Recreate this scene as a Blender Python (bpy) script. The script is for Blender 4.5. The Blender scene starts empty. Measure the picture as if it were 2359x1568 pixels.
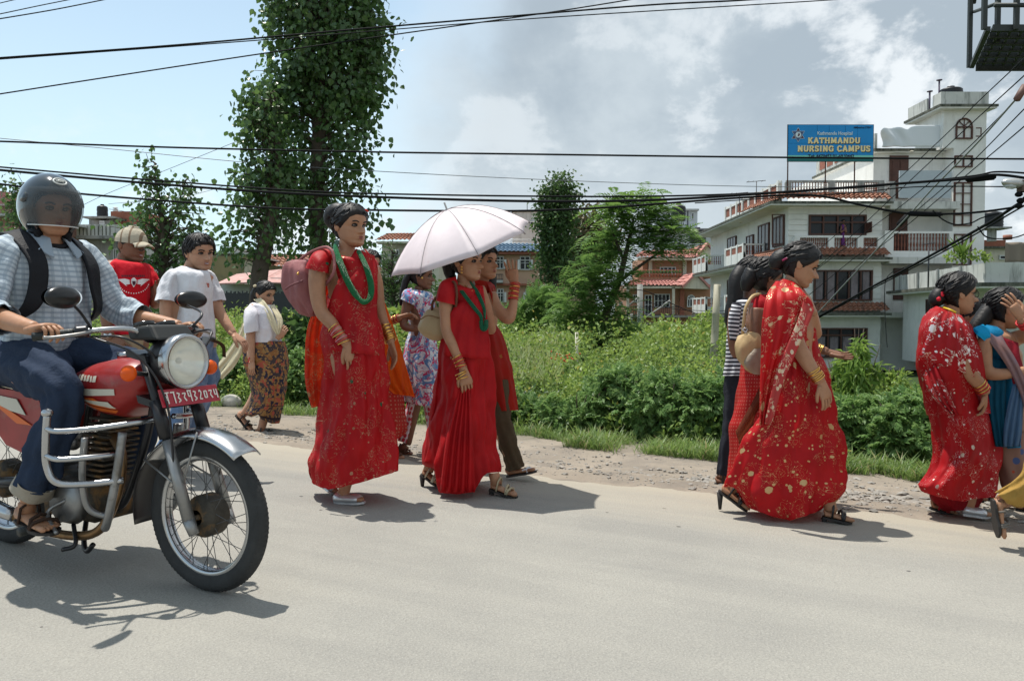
import bpy, math, random
import numpy as np
from mathutils import Vector, Matrix, noise
rnd = random.Random(7)
RN = np.random.RandomState(11)
SC = bpy.context.scene
COL = SC.collection
R = math.radians
FPX, CX, CY = 1800.0, 1179.0, 784.0
CAMZ = 1.13
PITCH, ROLL = -math.atan(59/1800), 0.0
F_ = np.array([0, math.cos(PITCH), math.sin(PITCH)])
U0 = np.array([0, -math.sin(PITCH), math.cos(PITCH)])
R0 = np.array([1.0, 0, 0])
R_ = math.cos(ROLL)*R0 + math.sin(ROLL)*U0
U_ = -math.sin(ROLL)*R0 + math.cos(ROLL)*U0
CAM = np.array([0, 0, CAMZ])
cd = bpy.data.cameras.new('camera')
cam = bpy.data.objects.new('camera', cd); COL.objects.link(cam)
cd.sensor_fit = 'HORIZONTAL'; cd.sensor_width = 36; cd.lens = FPX/2358*36
cd.clip_start = 0.05; cd.clip_end = 3000
cam.matrix_world = Matrix(((R_[0], U_[0], -F_[0], CAM[0]), (R_[1], U_[1], -F_[1], CAM[1]), (R_[2], U_[2], -F_[2], CAM[2]), (0, 0, 0, 1)))
SC.camera = cam
SC.view_settings.view_transform = 'Standard'; SC.view_settings.look = 'None'
SC.view_settings.exposure = 0.66; SC.view_settings.gamma = 1; SC.view_settings.use_curve_mapping = False
SUNV = np.array([-0.25, 0.21, 1.0]); SUNV = SUNV/np.linalg.norm(SUNV)
SUN_EL = math.asin(SUNV[2]); SUN_AZ = math.atan2(SUNV[0], SUNV[1])
W = bpy.data.worlds.new('World'); SC.world = W; W.use_nodes = True
def world_nodes():
 nt = W.node_tree; nt.nodes.clear(); N = nt.nodes; L = nt.links
 def nd(t, **k):
  n = N.new(t)
  for a, b in k.items(): setattr(n, a, b)
  return n
 def mth(op, a, b=None, c=None):
  n = nd('ShaderNodeMath', operation=op)
  for i, v in enumerate((a, b, c)):
   if v is None: continue
   if isinstance(v, (int, float)): n.inputs[i].default_value = v
   else: L.new(v, n.inputs[i])
  return n.outputs[0]
 def ramp(v, a, b):
  n = nd('ShaderNodeMapRange', interpolation_type='SMOOTHSTEP'); L.new(v, n.inputs[0])
  n.inputs[1].default_value = a; n.inputs[2].default_value = b; return n.outputs[0]
 def mix(f, a, b):
  n = nd('ShaderNodeMix', data_type='RGBA')
  if isinstance(f, float): n.inputs[0].default_value = f
  else: L.new(f, n.inputs[0])
  for i, v in ((6, a), (7, b)):
   if isinstance(v, tuple): n.inputs[i].default_value = v+(1,)
   else: L.new(v, n.inputs[i])
  return n.outputs[2]
 sky = nd('ShaderNodeTexSky', sky_type='NISHITA', sun_disc=False)
 sky.sun_elevation = SUN_EL; sky.sun_rotation = SUN_AZ; sky.altitude = 1300; sky.dust_density = 1.5; sky.air_density = 1.0
 tc = nd('ShaderNodeTexCoord'); sp = nd('ShaderNodeSeparateXYZ'); L.new(tc.outputs['Generated'], sp.inputs[0])
 x, y, z = sp.outputs
 zz = mth('ADD', mth('MULTIPLY', mth('MAXIMUM', z, 0.0), 0.8), 0.45)
 cb = nd('ShaderNodeCombineXYZ'); L.new(mth('DIVIDE', x, zz), cb.inputs[0]); L.new(mth('DIVIDE', y, zz), cb.inputs[1]); cb.inputs[2].default_value = 3.1
 def noi(scale, det, rough, off=0.0, dist=0.0):
  m = nd('ShaderNodeMapping'); m.inputs['Location'].default_value = (off, off*1.7, off)
  L.new(cb.outputs[0], m.inputs[0]); n = nd('ShaderNodeTexNoise'); L.new(m.outputs[0], n.inputs['Vector'])
  n.inputs['Scale'].default_value = scale; n.inputs['Detail'].default_value = det; n.inputs['Roughness'].default_value = rough; n.inputs['Distortion'].default_value = dist
  return n.outputs['Fac']
 big = noi(1.5, 6, 0.55, 4.3, 0.2); fine = noi(4.2, 10, 0.6, 9.1, 0.15); sh = noi(1.7, 5, 0.5, 1.7, 0.2)
 cover = ramp(mth('ADD', x, mth('MULTIPLY', mth('SUBTRACT', big, 0.5), 0.5)), -0.2, 0.0)
 lowl = mth('MULTIPLY', mth('MULTIPLY', ramp(fine, 0.50, 0.62), ramp(z, 0.26, 0.08)), 0.95)
 veil = mth('ADD', 0.45, mth('MULTIPLY', ramp(z, 0.45, 0.0), 0.5))
 puff = mth('MULTIPLY', ramp(fine, 0.70, 0.76), 0.8)
 mask = mth('MAXIMUM', mth('MAXIMUM', cover, lowl), puff)
 lit = ramp(mth('ADD', mth('MULTIPLY', fine, 0.6), mth('MULTIPLY', sh, 0.4)), 0.505, 0.565)
 lit2 = mth('MULTIPLY', lit, mth('ADD', 0.35, mth('MULTIPLY', ramp(x, 0.1, 0.5), 0.65)))
 grey = mix(ramp(mth('ADD', mth('MULTIPLY', big, 0.7), mth('MULTIPLY', fine, 0.3)), 0.42, 0.58), (2.75, 3.25, 3.7), (3.9, 4.4, 4.75))
 ccol = mix(lit2, grey, (5.9, 6.2, 6.4))
 ccol = mix(mth('SUBTRACT', 1.0, cover), ccol, (5.8, 6.3, 6.6))
 skyc = mix(veil, sky.outputs[0], (5.0, 6.5, 7.1))
 out = mix(mth('MULTIPLY', mask, 0.95), skyc, ccol)
 bg = nd('ShaderNodeBackground'); bg.inputs['Strength'].default_value = 0.1; L.new(out, bg.inputs[0])
 o = nd('ShaderNodeOutputWorld'); L.new(bg.outputs[0], o.inputs[0])
world_nodes()
sl = bpy.data.lights.new('sun', 'SUN'); sl.energy = 3.6; sl.angle = R(0.55); sl.color = (1.0, 0.955, 0.88)
sun = bpy.data.objects.new('sun', sl); COL.objects.link(sun)
sun.rotation_euler = Vector(SUNV).to_track_quat('Z', 'Y').to_euler(); sun.location = (0, 0, 30)
def P(px, py, Z):
 return CAM + F_*Z + R_*((px-CX)/FPX*Z) + U_*((CY-py)/FPX*Z)
def PW(px, py, Y):
 d = F_ + R_*((px-CX)/FPX) + U_*((CY-py)/FPX)
 return CAM + d*(Y/d[1])
SLOPE = -0.03
def slope(x): return SLOPE*14*np.tanh(np.asarray(x, float)/14)
def PG(px, py, z=0.0):
 d = F_ + R_*((px-CX)/FPX) + U_*((CY-py)/FPX)
 p = CAM + d*((z-CAMZ)/d[2])
 for _ in range(8): p = CAM + d*((z+float(slope(p[0]))-CAMZ)/d[2])
 return p
def nrm(v):
 v = np.asarray(v, float); return v/(np.linalg.norm(v)+1e-12)
def tag(o, label=None, cat=None, group=None, kind=None):
 if label: o['label'] = label
 if cat: o['category'] = cat
 if group: o['group'] = group
 if kind: o['kind'] = kind
 return o
def empty(name, loc, label=None, cat=None, group=None, rz=0.0):
 o = bpy.data.objects.new(name, None); COL.objects.link(o)
 o.location = tuple(float(c) for c in loc); o.rotation_euler = (0, 0, rz); o.empty_display_size = 0.1
 return tag(o, label, cat, group)
def org(o):
 v = np.zeros(3)
 while o is not None:
  v += np.array(o.location); o = o.parent
 return v
def mesh(name, V, F, m=None, parent=None, uv=None, smooth=True, local=False, loc=None, mats=None, mi=None):
 V = np.asarray(V, float).reshape(-1, 3)
 if parent is not None and not local: V = V-org(parent)
 me = bpy.data.meshes.new(name)
 if parent is None and not local:
  if loc is None: loc = np.array([V[:, 0].mean(), V[:, 1].mean(), V[:, 2].min()])
  V = V-np.asarray(loc)
 if isinstance(F, np.ndarray):
  n, k = F.shape
  me.vertices.add(len(V)); me.vertices.foreach_set('co', V.astype(np.float32).ravel())
  me.loops.add(n*k); me.loops.foreach_set('vertex_index', F.astype(np.int32).ravel())
  me.polygons.add(n); me.polygons.foreach_set('loop_start', np.arange(0, n*k, k, dtype=np.int32))
  me.update(calc_edges=True)
 else:
  me.from_pydata([tuple(v) for v in V], [], [tuple(int(i) for i in f) for f in F])
 if uv is not None:
  l = me.uv_layers.new(name='UVMap'); l.data.foreach_set('uv', np.asarray(uv, np.float32).ravel())
 if mats:
  for q in mats: me.materials.append(q)
  me.polygons.foreach_set('material_index', np.asarray(mi, np.int32))
 elif m: me.materials.append(m)
 me.polygons.foreach_set('use_smooth', np.full(len(me.polygons), bool(smooth)))
 me.update()
 o = bpy.data.objects.new(name, me); COL.objects.link(o)
 if parent is not None: o.parent = parent
 elif loc is not None: o.location = tuple(float(c) for c in loc)
 return o
class MB:
 def __init__(s): s.V = []; s.F = []; s.n = 0
 def add(s, V, F):
  V = np.asarray(V, float).reshape(-1, 3)
  s.V.append(V); s.F += [tuple(int(i)+s.n for i in f) for f in F]; s.n += len(V); return s
 def box(s, x0, x1, y0, y1, z0, z1):
  V = [(x, y, z) for x in (x0, x1) for y in (y0, y1) for z in (z0, z1)]
  return s.add(V, [(0, 1, 3, 2), (4, 6, 7, 5), (0, 4, 5, 1), (2, 3, 7, 6), (0, 2, 6, 4), (1, 5, 7, 3)])
 def tube(s, pts, r, n=8, caps=True):
  V, F = tube_geo(pts, r, n, caps); return s.add(V, F)
 def ell(s, c, rad, ax=None, nu=12, nv=8):
  V, F = ell_geo(c, rad, ax, nu, nv); return s.add(V, F)
 def prism(s, poly, off):
  poly = np.asarray(poly, float); n = len(poly); off = np.asarray(off, float)
  V = np.vstack([poly, poly+off]); F = [tuple(range(n))[::-1], tuple(range(n, 2*n))]
  F += [(i, (i+1) % n, n+(i+1) % n, n+i) for i in range(n)]
  return s.add(V, F)
 def hexa(s, bot, top):
  return s.add(list(bot)+list(top), [(3, 2, 1, 0), (4, 5, 6, 7), (0, 1, 5, 4), (1, 2, 6, 5), (2, 3, 7, 6), (3, 0, 4, 7)])
 def build(s, name, m, parent=None, **k):
  return mesh(name, np.vstack(s.V), s.F, m, parent, **k)
def frames(pts):
 pts = np.asarray(pts, float); T = np.gradient(pts, axis=0); T /= np.linalg.norm(T, axis=1)[:, None]+1e-12
 a = np.array([0, 0, 1.0]) if abs(T[0][2]) < 0.9 else np.array([1.0, 0, 0])
 u = nrm(np.cross(T[0], a)); US = []
 for t in T:
  u = nrm(u-t*np.dot(u, t)); US.append(u)
 US = np.array(US); return T, US, np.cross(T, US)
def tube_geo(pts, r, n=8, caps=True):
 pts = np.asarray(pts, float); k = len(pts); r = np.broadcast_to(np.asarray(r, float), (k,))
 T, A, B = frames(pts); th = np.arange(n)*2*math.pi/n
 V = (pts[:, None]+r[:, None, None]*(np.cos(th)[None, :, None]*A[:, None]+np.sin(th)[None, :, None]*B[:, None])).reshape(-1, 3)
 F = [(i*n+j, i*n+(j+1) % n, (i+1)*n+(j+1) % n, (i+1)*n+j) for i in range(k-1) for j in range(n)]
 if caps: F += [tuple(range(n))[::-1], tuple(range((k-1)*n, k*n))]
 return V, F
def ell_geo(c, rad, ax=None, nu=12, nv=8):
 rad = np.broadcast_to(np.asarray(rad, float), (3,)); V = []
 for i in range(1, nv):
  p = math.pi*i/nv
  for j in range(nu):
   t = 2*math.pi*j/nu; V.append((math.sin(p)*math.cos(t)*rad[0], math.sin(p)*math.sin(t)*rad[1], math.cos(p)*rad[2]))
 V += [(0, 0, rad[2]), (0, 0, -rad[2])]; V = np.array(V); t, b = len(V)-2, len(V)-1
 F = [(i*nu+j, (i+1)*nu+j, (i+1)*nu+(j+1) % nu, i*nu+(j+1) % nu) for i in range(nv-2) for j in range(nu)]
 F += [(t, j, (j+1) % nu) for j in range(nu)]+[((nv-2)*nu+(j+1) % nu, (nv-2)*nu+j, b) for j in range(nu)]
 if ax is not None: V = V@np.asarray(ax, float)
 return V+np.asarray(c, float), F
def smooth_pts(pts, k=6):
 p = np.asarray(pts, float); n = len(p)
 if n < 3: return np.array([p[0]+(p[-1]-p[0])*t for t in np.linspace(0, 1, k+1)])
 q = np.vstack([2*p[0]-p[1], p, 2*p[-1]-p[-2]]); out = []
 for i in range(n-1):
  a, b, c, d = q[i:i+4]
  for j in range(k):
   t = j/k; out.append(0.5*((2*b)+(c-a)*t+(2*a-5*b+4*c-d)*t*t+(3*b-a-3*c+d)*t**3))
 out.append(p[-1]); return np.array(out)
def rings_mesh(name, G, m, parent, closed=True, caps=False, smooth=True, thick=0.0):
 G = np.asarray(G, float); k, n = G.shape[:2]; V = G.reshape(-1, 3)
 nn = n if closed else n-1
 i, j = np.meshgrid(np.arange(k-1), np.arange(nn), indexing='ij'); i = i.ravel(); j = j.ravel(); j2 = (j+1) % n
 F = np.stack([i*n+j, i*n+j2, (i+1)*n+j2, (i+1)*n+j], 1)
 wr = np.linalg.norm(np.roll(G, -1, 1)-G, axis=2)[:, :nn].sum(1).mean(); du = wr/nn
 mid = G.mean(1); vl = np.concatenate([[0], np.cumsum(np.linalg.norm(np.diff(mid, axis=0), axis=1))])
 u0, u1 = j*du, (j+1)*du
 uv = np.stack([np.stack([u0, vl[i]], 1), np.stack([u1, vl[i]], 1), np.stack([u1, vl[i+1]], 1), np.stack([u0, vl[i+1]], 1)], 1)
 o = mesh(name, V, F, m, parent, uv=uv.reshape(-1, 2), smooth=smooth)
 if caps:
  me = o.data; bmv = [tuple(v.co) for v in me.vertices]
 if thick:
  s = o.modifiers.new('thickness', 'SOLIDIFY'); s.thickness = thick; s.offset = 0
 return o
def copy_tree(o, parent=None, loc=None, **tags):
 c = o.copy(); COL.objects.link(c)
 if parent is not None: c.parent = parent
 if loc is not None: c.location = tuple(loc)
 for k, v in tags.items(): c[k] = v
 for ch in o.children: copy_tree(ch, c)
 return c
def mat(name, col, rough=0.7, metal=0.0, var=0.0, vscale=6.0, bump=0.0, bscale=40.0, spec=0.4, col2=None, c2=(0.5, 0.65), c2s=3.0, coat=0.0, trans=0.0, sss=0.0, alpha=1.0, sheen=0.0, dist=0.4, objc=True):
 m = bpy.data.materials.new(name); m.use_nodes = True; nt = m.node_tree; N = nt.nodes; L = nt.links
 b = N['Principled BSDF']; out = N['Material Output']
 b.inputs['Roughness'].default_value = rough; b.inputs['Metallic'].default_value = metal
 b.inputs['Specular IOR Level'].default_value = spec; b.inputs['Coat Weight'].default_value = coat; b.inputs['Coat Roughness'].default_value = 0.06
 b.inputs['Base Color'].default_value = tuple(col)+(1,)
 if sheen: b.inputs['Sheen Weight'].default_value = sheen
 if sss: b.inputs['Subsurface Weight'].default_value = sss; b.inputs['Subsurface Radius'].default_value = (0.02, 0.008, 0.004); b.inputs['Subsurface Scale'].default_value = 0.5
 if alpha < 1: b.inputs['Alpha'].default_value = alpha
 tc = N.new('ShaderNodeTexCoord'); src = tc.outputs['Object']
 def noi(sc, det=5, r=0.6):
  n = N.new('ShaderNodeTexNoise'); n.inputs['Scale'].default_value = sc; n.inputs['Detail'].default_value = det; n.inputs['Roughness'].default_value = r; n.inputs['Distortion'].default_value = dist
  L.new(src, n.inputs['Vector']); return n.outputs['Fac']
 cur = None
 if var:
  mr = N.new('ShaderNodeMapRange'); L.new(noi(vscale), mr.inputs[0]); mr.inputs[1].default_value = 0.3; mr.inputs[2].default_value = 0.7
  mr.inputs[3].default_value = 1-var; mr.inputs[4].default_value = 1+var
  mm = N.new('ShaderNodeVectorMath'); mm.operation = 'SCALE'; mm.inputs[0].default_value = tuple(col); L.new(mr.outputs[0], mm.inputs['Scale']); cur = mm.outputs[0]
 if col2 is not None:
  mr = N.new('ShaderNodeMapRange'); L.new(noi(c2s, 8, 0.65), mr.inputs[0]); mr.inputs[1].default_value = c2[0]; mr.inputs[2].default_value = c2[1]
  mx = N.new('ShaderNodeMix'); mx.data_type = 'RGBA'; L.new(mr.outputs[0], mx.inputs[0])
  if cur: L.new(cur, mx.inputs[6])
  else: mx.inputs[6].default_value = tuple(col)+(1,)
  mx.inputs[7].default_value = tuple(col2)+(1,); cur = mx.outputs[2]
 if cur: L.new(cur, b.inputs['Base Color'])
 if bump:
  bp = N.new('ShaderNodeBump'); bp.inputs['Strength'].default_value = min(1, bump); bp.inputs['Distance'].default_value = 0.02*max(1, bump); L.new(noi(bscale, 6, 0.7), bp.inputs['Height']); L.new(bp.outputs[0], b.inputs['Normal'])
 if trans:
  t = N.new('ShaderNodeBsdfTranslucent'); ms = N.new('ShaderNodeMixShader'); ms.inputs[0].default_value = trans
  if cur: L.new(cur, t.inputs[0])
  else: t.inputs[0].default_value = tuple(col)+(1,)
  L.new(b.outputs[0], ms.inputs[1]); L.new(t.outputs[0], ms.inputs[2]); L.new(ms.outputs[0], out.inputs[0])
 return m
class NB:
 def __init__(s, m):
  s.m = m; s.N = m.node_tree.nodes; s.L = m.node_tree.links
 def n(s, t, **k):
  q = s.N.new(t)
  for a, b in k.items(): setattr(q, a, b)
  return q
 def set(s, sock, v):
  if v is None: return
  if isinstance(v, (int, float)): sock.default_value = v
  elif isinstance(v, tuple): sock.default_value = v+(1,) if len(v) == 3 and len(sock.default_value) == 4 else v
  else: s.L.new(v, sock)
 def m2(s, op, a, b=None, c=None):
  q = s.n('ShaderNodeMath', operation=op)
  for i, v in enumerate((a, b, c)): s.set(q.inputs[i], v)
  return q.outputs[0]
 def mix(s, f, a, b):
  q = s.n('ShaderNodeMix', data_type='RGBA'); s.set(q.inputs[0], f); s.set(q.inputs[6], a); s.set(q.inputs[7], b); return q.outputs[2]
 def rng(s, v, a, b, c=0.0, d=1.0):
  q = s.n('ShaderNodeMapRange'); s.set(q.inputs[0], v)
  for i, w in enumerate((a, b, c, d)): q.inputs[i+1].default_value = w
  return q.outputs[0]
 def noise(s, vec, sc, det=4, r=0.6, dist=0.0):
  q = s.n('ShaderNodeTexNoise'); s.L.new(vec, q.inputs['Vector']); q.inputs['Scale'].default_value = sc; q.inputs['Detail'].default_value = det; q.inputs['Roughness'].default_value = r; q.inputs['Distortion'].default_value = dist; return q.outputs['Fac']
 def vor(s, vec, sc, feat='F1', rand=1.0):
  q = s.n('ShaderNodeTexVoronoi', feature=feat); s.L.new(vec, q.inputs['Vector']); q.inputs['Scale'].default_value = sc; q.inputs['Randomness'].default_value = rand; return q
 def uv(s): return s.n('ShaderNodeTexCoord').outputs['UV']
 def obj(s): return s.n('ShaderNodeTexCoord').outputs['Object']
 def sep(s, v):
  q = s.n('ShaderNodeSeparateXYZ'); s.L.new(v, q.inputs[0]); return q.outputs
def base_in(m): return m.node_tree.nodes['Principled BSDF'].inputs
RD = np.array([0.934, -0.358, 0.0])
RNV = np.array([0.358, 0.934, 0.0])
E0 = PG(560, 1015); E1 = PG(2100, 1190)
RD = nrm(E1-E0); RNV = np.array([-RD[1], RD[0], 0.0])
def uvxy(u, v): return E0+RD*u+RNV*v
def sst(a, b, x):
 t = np.clip((x-a)/(b-a), 0, 1); return t*t*(3-2*t)
def gz(x, y):
 v = (x-E0[0])*RNV[0]+(y-E0[1])*RNV[1]
 z = -0.012 - 0.10*sst(0.0, 1.2, v) - 0.04*sst(1.8, 3.0, v)
 a = x/np.maximum(y, 1.0); rt = sst(0.27, 0.42, a)
 lf = 0.30*sst(4, 12, v)-0.5*sst(26, 45, v); rg = -1.5*sst(3.5, 24, v)
 return z + slope(x) + (lf*(1-rt)+rg*rt)*(v > 0) - 0.8*sst(40, 70, v)
def ground_bump(x, y):
 return 0.0
def build_ground():
 def grid(us, vs, f):
  U, Vv = np.meshgrid(us, vs, indexing='ij'); X = E0[0]+RD[0]*U+RNV[0]*Vv; Y = E0[1]+RD[1]*U+RNV[1]*Vv
  Z = f(X, Y, U, Vv); n = len(vs)
  V = np.stack([X, Y, Z], -1).reshape(-1, 3)
  i, j = np.meshgrid(np.arange(len(us)-1), np.arange(n-1), indexing='ij'); i = i.ravel(); j = j.ravel()
  return V, np.stack([i*n+j, (i+1)*n+j, (i+1)*n+j+1, i*n+j+1], 1)
 us = np.concatenate([-np.geomspace(900, 9, 16), np.arange(-8, 12, 0.12), np.geomspace(12.2, 900, 16)])
 vs = np.concatenate([-np.geomspace(900, 7, 12), np.arange(-6, -0.6, 0.6), np.arange(-0.6, 4.2, 0.07), np.geomspace(4.3, 1200, 40)])
 def fz(X, Y, U, V):
  Z = gz(X, Y); w = sst(0.1, 0.5, V)*(1-sst(3.5, 6, V))*(np.abs(U) < 12)
  pn = 0.5*np.sin(X*7.1+np.sin(Y*5.3)*1.3)+0.5*np.sin(Y*13.3+np.cos(X*9.7)*1.7)
  rut = np.sin(V*26+0.8*np.sin(U*1.3))*np.exp(-((V-0.75)/0.35)**2)
  return Z + w*(0.007*pn+0.009*rut) + w*RN.randn(*X.shape)*0.0025
 m = mat('dusty_soil', (0.27, 0.23, 0.185), 0.95, var=0.16, vscale=1.3, bump=0.7, bscale=30, col2=(0.17, 0.15, 0.13), c2=(0.46, 0.7), c2s=2.2, spec=0.15)
 b = NB(m); p = b.obj();
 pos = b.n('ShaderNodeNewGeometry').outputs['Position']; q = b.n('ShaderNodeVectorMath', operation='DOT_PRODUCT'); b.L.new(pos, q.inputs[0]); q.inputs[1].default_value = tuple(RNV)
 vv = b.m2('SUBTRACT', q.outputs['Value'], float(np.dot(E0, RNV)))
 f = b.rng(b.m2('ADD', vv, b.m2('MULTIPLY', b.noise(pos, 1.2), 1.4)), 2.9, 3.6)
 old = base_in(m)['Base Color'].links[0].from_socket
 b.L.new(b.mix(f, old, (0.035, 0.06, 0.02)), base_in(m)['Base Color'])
 V, F = grid(us, vs, fz)
 g = mesh('ground', V, F, m, None, loc=(0, 0, 0)); tag(g, 'dusty brown earth shoulder and field beyond the road', kind='structure')
 us = np.concatenate([-np.geomspace(600, 9, 14), np.arange(-8, 12, 0.05), np.geomspace(12.1, 600, 14)])
 vs = np.array([-9.2, -7, -5, -3.5, -2.5, -1.5, -0.8, -0.3, 0.0])
 def rz(X, Y, U, V): return slope(X) + np.where(V > -0.01, -0.006, 0.0)
 V, F = grid(us, vs, rz)
 V = V.reshape(len(us), len(vs), 3)
 e = 0.05*np.sin(us*1.9)+0.035*np.sin(us*5.3+1)+0.02*np.sin(us*17)+RN.randn(len(us))*0.012
 V[:, -1] += RNV*e[:, None]; V[:, -1, 2] = slope(V[:, -1, 0])-0.008; V = V.reshape(-1, 3)
 m = mat('worn_asphalt', (0.3, 0.29, 0.265), 0.86, spec=0.3)
 b = NB(m); pos = b.n('ShaderNodeNewGeometry').outputs['Position']
 mp = b.n('ShaderNodeMapping'); b.L.new(pos, mp.inputs[0]); mp.inputs['Rotation'].default_value = (0, 0, math.atan2(RD[0], RD[1])-math.pi/2);
 ms = b.n('ShaderNodeVectorMath', operation='MULTIPLY'); b.L.new(mp.outputs[0], ms.inputs[0]); ms.inputs[1].default_value = (0.35, 3.0, 1)
 st = b.noise(ms.outputs[0], 1.6, 6, 0.6); blot = b.noise(pos, 0.9, 5, 0.6); grain = b.noise(pos, 130, 3, 0.8); grit = b.vor(pos, 85).outputs['Distance']
 c = b.mix(b.rng(st, 0.35, 0.65), (0.262, 0.253, 0.228), (0.30, 0.288, 0.256))
 c = b.mix(b.rng(blot, 0.4, 0.65, 0, 0.45), c, (0.37, 0.355, 0.31))
 c = b.mix(b.rng(grain, 0.35, 0.6, 0.38, 0.0), c, (0.12, 0.118, 0.115))
 c = b.mix(b.rng(grit, 0.1, 0.22, 0.45, 0.0), c, (0.48, 0.46, 0.42))
 pv = b.vor(pos, 5.5); c = b.mix(b.m2('MULTIPLY', b.m2('LESS_THAN', pv.outputs['Distance'], .07), b.m2('LESS_THAN', b.sep(pv.outputs['Color'])[0], .12)), c, (.09, .085, .08)); c = b.mix(b.rng(b.noise(ms.outputs[0], .45, 3), .56, .72, 0, .3), c, (.2, .195, .185))
 q = b.n('ShaderNodeVectorMath', operation='DOT_PRODUCT'); b.L.new(pos, q.inputs[0]); q.inputs[1].default_value = tuple(RNV)
 vv = b.m2('SUBTRACT', q.outputs['Value'], float(np.dot(E0, RNV)))
 dust = b.rng(b.m2('ADD', vv, b.m2('MULTIPLY', st, 0.9)), -0.5, 0.45)
 c = b.mix(b.m2('MULTIPLY', dust, 0.75), c, (0.36, 0.32, 0.25))
 b.L.new(c, base_in(m)['Base Color'])
 bp = b.n('ShaderNodeBump'); bp.inputs['Strength'].default_value = 0.6; bp.inputs['Distance'].default_value = 0.006; b.L.new(b.m2('SUBTRACT', grain, b.m2('MULTIPLY', grit, 0.8)), bp.inputs['Height']); b.L.new(bp.outputs[0], base_in(m)['Normal'])
 r = mesh('road', V, F, m, None, loc=(0, 0, 0)); tag(r, 'sun bleached grey asphalt road with dusty edge', kind='structure')
build_ground()
def build_gravel():
 base = np.array([(1, 0, 0), (-1, 0, 0), (0, 1, 0), (0, -1, 0), (0, 0, 1), (0, 0, -1), (.6, .6, .5), (-.6, .5, .6), (.5, -.6, .6), (-.5, -.6, .5)], float)
 from mathutils.geometry import convex_hull_2d
 import bmesh
 def rock_geo(seed):
  rr = random.Random(seed); bm = bmesh.new()
  for v in base: bm.verts.new(Vector(v)*rr.uniform(0.7, 1.15))
  bmesh.ops.convex_hull(bm, input=bm.verts); bmesh.ops.triangulate(bm, faces=bm.faces)
  bm.verts.index_update(); V = np.array([v.co[:] for v in bm.verts]); F = np.array([[v.index for v in f.verts] for f in bm.faces]); bm.free(); return V, F
 rocks = [rock_geo(i) for i in range(5)]
 mg = mat('grey_gravel', (0.25, 0.235, 0.21), 0.9, var=0.4, vscale=9, spec=0.2, col2=(0.31, 0.285, 0.25), c2=(0.5, 0.6), c2s=7)
 Vs, Fs, n = [], [], 0
 N = 9000
 for k in range(N):
  u = rnd.uniform(-3.5, 8);
  if k % 4 == 0: v = rnd.uniform(0.0, 2.6); s = rnd.uniform(0.003, 0.009)
  else:
   v = 0.95+rnd.gauss(0, 0.38)+0.12*math.sin(u*1.3); s = 0.003+0.021*rnd.random()**3.4
   if u > 3.6: s *= 1.5
  if v < 0: continue
  p = uvxy(u, v); V, F = rocks[k % 5]
  a = rnd.uniform(0, 6.28); ca, sa = math.cos(a), math.sin(a)
  Q = V*np.array([s*rnd.uniform(.8, 1.6), s, s*rnd.uniform(.35, .7)]); Q = np.stack([Q[:, 0]*ca-Q[:, 1]*sa, Q[:, 0]*sa+Q[:, 1]*ca, Q[:, 2]], 1)
  Vs.append(Q+np.array([p[0], p[1], gz(p[0], p[1])+s*0.12])); Fs.append(F+n); n += len(V)
 g = mesh('gravel', np.vstack(Vs), np.vstack(Fs), mg, None, smooth=False, loc=(0, 0, 0)); tag(g, 'loose grey stones and broken chips scattered along the dirt shoulder', 'gravel', kind='stuff')
 return rocks
rocks = build_gravel()
def boulder():
 p = PG(533, 928, -0.10); V, F = ell_geo((0, 0, 0), (0.13, 0.10, 0.095), None, 24, 16)
 V = np.array([v*(1+0.10*noise.noise(Vector(v*9))+0.03*noise.noise(Vector(v*40))) for v in V]); V += np.array([p[0], p[1], gz(p[0], p[1])+.06])
 tag(mesh('boulder', V, F, mat('pale_stone', (0.42, 0.4, 0.35), 0.85, var=0.15, vscale=14, bump=0.4, bscale=50, col2=(0.24, 0.23, 0.2), c2=(0.52, 0.7), c2s=9)), 'round pale boulder at the grass edge behind the motorcycle', 'stone')
boulder()
wp = mat('paper_white', (0.75, 0.75, 0.72), 0.6); yp = mat('wrapper_yellow', (0.6, 0.42, 0.2), 0.5); bp_ = mat('plastic_blue', (0.25, 0.45, 0.6), 0.4)
for px, py, m, s, lb in [(1675, 1238, wp, 0.03, 'white scrap of paper on the dirt shoulder in front of the leafy bush'), (1690, 1240, yp, 0.035, 'yellowish crumpled wrapper on the dirt beside a white scrap'), (2545, 1372, bp_, 0.04, 'pale blue plastic scrap on the dirt right of the gold dotted sari'),
                         (1840, 1275, wp, 0.022, 'small white scrap near the road edge of the shoulder'), (1405, 1240, wp, 0.03, 'white scrap at the grass edge right of the waving woman'), (1970, 1260, wp, 0.028, 'white scrap on the dirt left of the striped shirt woman')]:
 p = PG(px*0.784, py*0.784, -0.1); G = np.array([[(p[0]+s*(i-1.5)*0.8+0.3*s*math.sin(j*3+i), p[1]+s*(j-1.5), gz(p[0], p[1])+0.012+0.35*s*abs(math.sin(i*2.1+j*1.7))) for i in range(4)] for j in range(4)])
 tag(rings_mesh('litter_scrap', G, m, None, closed=False, thick=0.002), lb, 'litter', 'litter on the shoulder')
def stained(name, col, dark=(0.13, 0.125, 0.11), amt=(0.5, 0.78), s=0.9):
 m = mat(name, col, 0.85, var=0.07, vscale=1.5, bump=0.15, bscale=20, spec=0.2)
 b = NB(m); p = b.obj(); q = b.n('ShaderNodeMapping'); b.L.new(p, q.inputs[0]); q.inputs['Scale'].default_value = (2.6, 2.6, 0.35)
 f = b.rng(b.noise(q.outputs[0], s, 8, 0.68), amt[0], amt[1], 0, 0.85)
 old = base_in(m)['Base Color'].links[0].from_socket
 b.L.new(b.mix(f, old, dark), base_in(m)['Base Color']); return m
M = {}
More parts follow.
